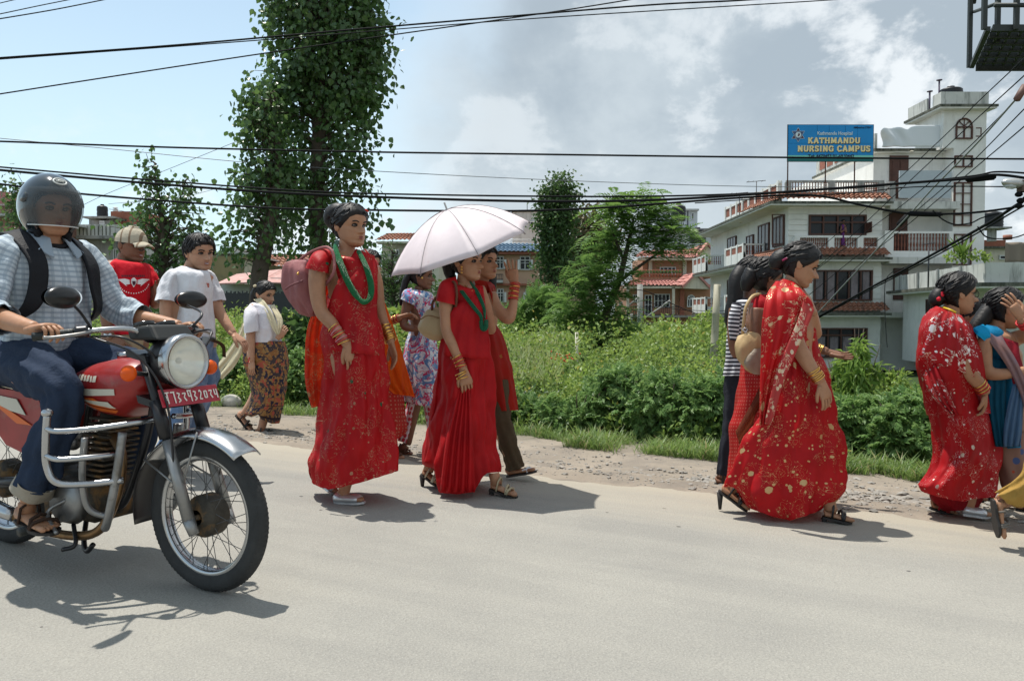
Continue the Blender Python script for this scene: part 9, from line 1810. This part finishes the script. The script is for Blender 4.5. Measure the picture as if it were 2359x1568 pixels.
 for sg in (1, -1): q = MB(); q.tube([sp(sg*1.3, .18, 1.0), sp(sg*1.3, .18, 1.07)], .022, 14); q.build('visor_pivot', hm, H)
 q = MB(); q.tube([sp(.0+.30*math.cos(a), .78+.13*math.sin(a), 1.003) for a in np.linspace(0, 2*math.pi, 25)], .004, 6, caps=False); q.tube([sp(-.18, .78, 1.003), sp(0, .80, 1.005), sp(.18, .78, 1.003)], .006, 6); q.build('helmet_emblem', mat('emblem_silver', (.5, .52, .5), .35), H)
 q = MB(); q.tube(smooth_pts([sp(1.25, -.85, .95), hc+f*.03-u*.165+l*.05, hc+f*.045-u*.175, hc+f*.03-u*.165-l*.05, sp(-1.25, -.85, .95)], 5), .012, 8); q.build('chin_strap', bk, H)
 G = np.array([[sp(az, el, .98) for az in np.linspace(1.0, 2*math.pi-1.0, 40)] for el in (-1.15, -1.0, -.85)]); rings_mesh('lining', G, bk, H, closed=False, thick=.02)
 r.finish()
rider()
WM = mat('cable_black', (.006, .007, .008), .8, spec=.15); WG = mat('cable_grey', (.13, .14, .15), .5)
def cable(pts, Z0, Z1, r, label, m=None, group='overhead cables along the street'):
 x0, x1 = pts[0][0], pts[-1][0]; q = smooth_pts([P(x, y, Z0+(Z1-Z0)*(x-x0)/(x1-x0)) for x, y in pts], 8); b = MB(); b.tube(q, r, 6); return tag(b.build('cable', m or WM, None, loc=q[len(q)//2]), label, 'cable', group)
cable([(-60, 139), (0, 134), (400, 105), (800, 70), (1179, 38), (1500, 12), (1700, 2), (1900, -12)], 11, 12, .0125, 'thick black cable crossing the top of the tall poplar, the straighter upper one')
cable([(-60, 141), (0, 137), (614, 92), (1179, 47), (1600, 20), (1925, 0), (2200, -20)], 11.3, 12, .008, 'thinner cable running just under the top cable and leaving at the top right')
cable([(-60, 228), (0, 217), (585, 127), (1179, 42), (1340, 18), (1500, -8)], 11, 12, .0095, 'cable rising steeply from the left edge to meet the top cables over the poplar')
cable([(-40, 40), (0, 33), (90, 14), (190, -6)], 10, 11, .007, 'short cable at the top left corner, middle of the three'); cable([(-40, 50), (0, 44), (130, 22), (260, -4)], 10, 11, .008, 'short cable at the top left corner, lowest of the three'); cable([(-40, 18), (0, 8), (60, -6)], 10, 11, .006, 'short cable cutting the very top left corner')
cable([(-60, 324), (0, 326), (400, 340), (835, 350), (1179, 355), (1800, 363), (2420, 367)], 10.5, 10.5, .013, 'nearly level black cable passing under the lower edge of the blue signboard')
cable([(-60, 314), (0, 319), (250, 343), (600, 377), (1000, 402), (1400, 420), (1750, 430), (2100, 431), (2420, 428)], 14, 15, .0065, 'thin sagging wire between the level cable and the bundle below it', WG)
cable([(-60, 380), (0, 385), (350, 415), (700, 440), (1000, 449), (1400, 453), (1700, 447), (2000, 430), (2230, 407), (2300, 396), (2420, 404)], 10, 9, .0115, 'upper cable of the three sagging ones behind the helmet')
cable([(-60, 386), (0, 392), (350, 423), (700, 447), (1179, 463), (1500, 461), (1800, 443), (2100, 421), (2225, 412), (2300, 403), (2420, 420)], 9.6, 9, .0165, 'thickest sagging cable, middle of the three behind the helmet')
cable([(-60, 416), (0, 424), (200, 448), (600, 478), (850, 484), (1179, 486), (1400, 478), (1700, 456), (1870, 450), (1990, 474), (2090, 492), (2180, 493), (2270, 487), (2420, 465)], 9.8, 9, .014, 'lowest of the three sagging cables, running into a black joint at right')
cable([(1600, 468), (1800, 455), (1960, 445), (2130, 430), (2420, 432)], 9.5, 9, .007, 'thin wire crossing the tiled terrace roof of the white building')
cable([(180, 478), (250, 445), (400, 385), (560, 320)], 20, 18, .006, 'faint thin wire rising from the helmet towards the poplar', WG); cable([(250, 470), (430, 452), (600, 400), (640, 385)], 20, 18, .005, 'second faint wire between the young poplar and the leaning one', WG)
D = [((2420, 75), (2335, 157), (2245, 242), (2170, 318), (1995, 480), (1885, 575), 'steep service wire, first from the left beside the stair tower'), ((2420, 115), (2358, 175), (2210, 310), (2060, 450), (1890, 610), (1800, 690), 'steep service wire, second from the left beside the stair tower'), ((2420, 150), (2350, 220), (2220, 350), (2100, 455), (1960, 560), (1830, 660), 'steep service wire, third from the left beside the stair tower'),
     ((2420, 190), (2358, 252), (2215, 395), (2080, 510), (1960, 600), (1850, 690), 'steep service wire, fourth from the left beside the stair tower'), ((2420, 235), (2358, 292), (2230, 400), (2100, 510), (1990, 600), (1870, 710), 'steep service wire, lowest of the row beside the stair tower')]
for *pts, lb in D: cable(pts, 8, 24, .0085, lb, group='service wires before the stair tower')
cable([(2420, 140), (2342, 226), (2250, 330), (2150, 432), (2095, 493), (2000, 595), (1874, 731)], 8, 16, .012, 'pale grey service wire with a splice, running down across the building', mat('cable_pale', (.22, .23, .23), .5), 'service wires before the stair tower')
cable([(2420, 425), (2345, 470), (2280, 512), (2200, 557), (2100, 612), (2000, 665), (1874, 735)], 8, 16, .019, 'thick upper cable of the bundle falling to the gold dotted sari', None, 'service wires before the stair tower'); cable([(2420, 440), (2330, 490), (2280, 520), (2200, 565), (2100, 618), (2000, 670), (1874, 738)], 8, 16, .010, 'thinner cable twisted under the thick falling bundle', None, 'service wires before the stair tower')
cable([(2148, 485), (2170, 505), (2198, 517), (2235, 514), (2261, 502), (2300, 492)], 9, 9, .008, 'slack wire loop hanging below the black joint'); cable([(2251, 522), (2270, 545), (2300, 550), (2345, 545), (2400, 520)], 9, 9, .008, 'slack wire loop above the khaki cloth at the right edge'); cable([(2100, 609), (2045, 635), (2037, 680), (2040, 760), (2043, 800)], 16, 20, .01, 'drooping wire hanging beside the corner of the flat roofed house')
cable([(1400, 690), (1474, 668), (1560, 705), (1640, 735), (1700, 748), (1800, 745)], 34, 30, .02, 'wire from the utility pole past the bamboo post'); cable([(1474, 690), (1560, 712), (1700, 715), (1880, 700)], 34, 30, .014, 'thin wire from the utility pole in front of the villa balcony')
def fitting(name, a, b, Z, r, m, label, cat):
 q = MB(); A_, B_ = P(*a, Z), P(*b, Z); ax = B_-A_; q.tube([A_, A_+ax*.04, A_+ax*.06, A_+ax*.5, A_+ax*.94, A_+ax*.96, B_], [r*.6, r*.6, r, r*1.04, r, r*.6, r*.6], 10); return tag(q.build(name, m, None), label, cat)
fitting('cable_joint', (2225, 414), (2292, 408), 9.1, .035, WM, 'black cable joint sleeve just left of the street lamp', 'cable joint'); fitting('cable_joint', (2090, 492), (2170, 494), 9.1, .03, WM, 'black cable joint sleeve in front of the second floor door', 'cable joint'); fitting('wire_splice', (2068, 520), (2092, 494), 13.2, .045, WM, 'small black splice on the pale service wire', 'cable joint')
fitting('insulator', (2340, 232), (2362, 196), 8, .035, mat('rusty_ceramic', (.12, .06, .045), .6), 'rusty brown strain insulator at the right edge', 'insulator')
def street_lamp():
 Z = 8.6; t = empty('street_lamp', P(2400, 1000, Z)*np.array([1, 1, 0])+np.array([0, 0, -.2]), 'silvery street lamp head on a wooden crossarm at the right edge', 'street lamp')
 gm = mat('lamp_grey', (.45, .46, .45), .35, metal=.5); a, b = P(2306, 419, Z), P(2352, 424, Z); ax = nrm(b-a)
 rows = [(a, .004), (a+ax*.03, .035), (a+ax*.12, .052), (a+(b-a)*.75, .055), (b, .045)]; V, F = ring_tube([(c, np.array([0, r*1.2, 0]), np.cross(ax, (0, 1, 0))*r) for c, r in rows], 16); q = MB(); q.add(V, F); q.build('lamp_head', gm, t)
 q = MB(); V, F = ring_tube([(c-np.array([0, 0, .04]), np.array([0, .05*s_, 0]), np.cross(ax, (0, 1, 0))*.028*s_) for c, s_ in ((a+ax*.03, .4), (a+ax*.08, 1), (a+(b-a)*.6, 1), (a+(b-a)*.72, .4))], 12); q.add(V, F); q.build('glass_bowl', mat('lamp_bowl', (.6, .65, .65), .15, alpha=.6), t)
 q = MB(); q.box(*sum(([min(b[0], P(2420, 430, Z)[0])-.02, P(2420, 430, Z)[0]], [b[1]-.05, b[1]+.05], [P(2358, 442, Z)[2], P(2358, 416, Z)[2]]), [])); q.build('crossarm', plain('old_wood', (.12, .09, .07)), t, smooth=False)
 pt = P(2408, 300, Z); q = MB(); q.tube([(pt[0], pt[1], -.3), (pt[0], pt[1], P(2408, 130, Z)[2])], .11, 14); q.build('pole', M['conc'], t)
 for i, (x, y) in enumerate(((2346, 448), (2350, 462), (2345, 474))):
  q = MB(); q.ell(P(x, y, Z), (.04, .04, .03), None, 10, 8); q.tube([P(x, y, Z), P(x+10, y-8, Z)], .012, 6); q.build('clamp', WM, t)
street_lamp()
def gantry():
 t = empty('billboard_platform', P(2300, 100, 13), 'dark steel billboard walkway seen from below in the top right corner', 'walkway'); gm = mat('gantry_steel', (.035, .042, .04), .6, metal=.2, var=.2, vscale=3)
 z = CAMZ+4.55; yn, yf = 12.5, 14.4; xl = 7.6; xr = 12
 def sx(y): return 7.60+.45*(y-yn)
 def slab(q, y0, y1, z0, z1, x0=None, x1=None):
  a, b_ = (sx(y0), sx(y1)) if x0 is None else (sx(y0)+x0, sx(y1)+x0); c_, d_ = (xr, xr) if x1 is None else (sx(y0)+x1, sx(y1)+x1)
  q.hexa([(a, y0, z0), (c_, y0, z0), (d_, y1, z0), (b_, y1, z0)], [(a, y0, z1), (c_, y0, z1), (d_, y1, z1), (b_, y1, z1)])
 for i in range(6):
  y0, y1 = yn+(yf-yn)*i/6, yn+(yf-yn)*(i+1)/6; q = MB(); slab(q, y0+.03, y1-.05, z, z+.04); slab(q, y0+.03, y0+.07, z-.06, z); q.build('deck_plank', gm, t, smooth=False)
 q = MB(); slab(q, yf, yf+.06, z-.1, z+.06); q.build('edge_beam', gm, t, smooth=False); q = MB(); slab(q, yn, yf-.01, z-.07, z-.002, -.12, -.04); q.build('side_beam', gm, t, smooth=False)
 q = MB()
 for i in range(16): slab(q, yn+.05, yf-.05, z-.035, z-.003, .1+i*.18, .14+i*.18)
 o = q.build('cross_tie', gm, t, smooth=False); o['kind'] = 'stuff'
 for px, Y, yb in ((2232, yf, 148), (2266, yn, 69), (2297, yn+.6, 60), (2340, yn, 64)):
  x, zz = XZ(px, yb, Y); q = MB(); q.box(x-.035, x+.035, Y-.03, Y+.03, z-.05, z+2.2); q.build('railing_post', gm, t, smooth=False)
 q = MB(); q.tube([(8.4, yf, z+.95), (xl+.05, yn-.02, z+.35)], .03, 6); q.tube([(xl, yn-.02, z+.32), (xr, yn-.02, z+.32)], .035, 6); q.tube([(8.4, yf, z+1.1), (8.6, yf, z+2.6)], .03, 6); q.build('rail', gm, t)
gantry()
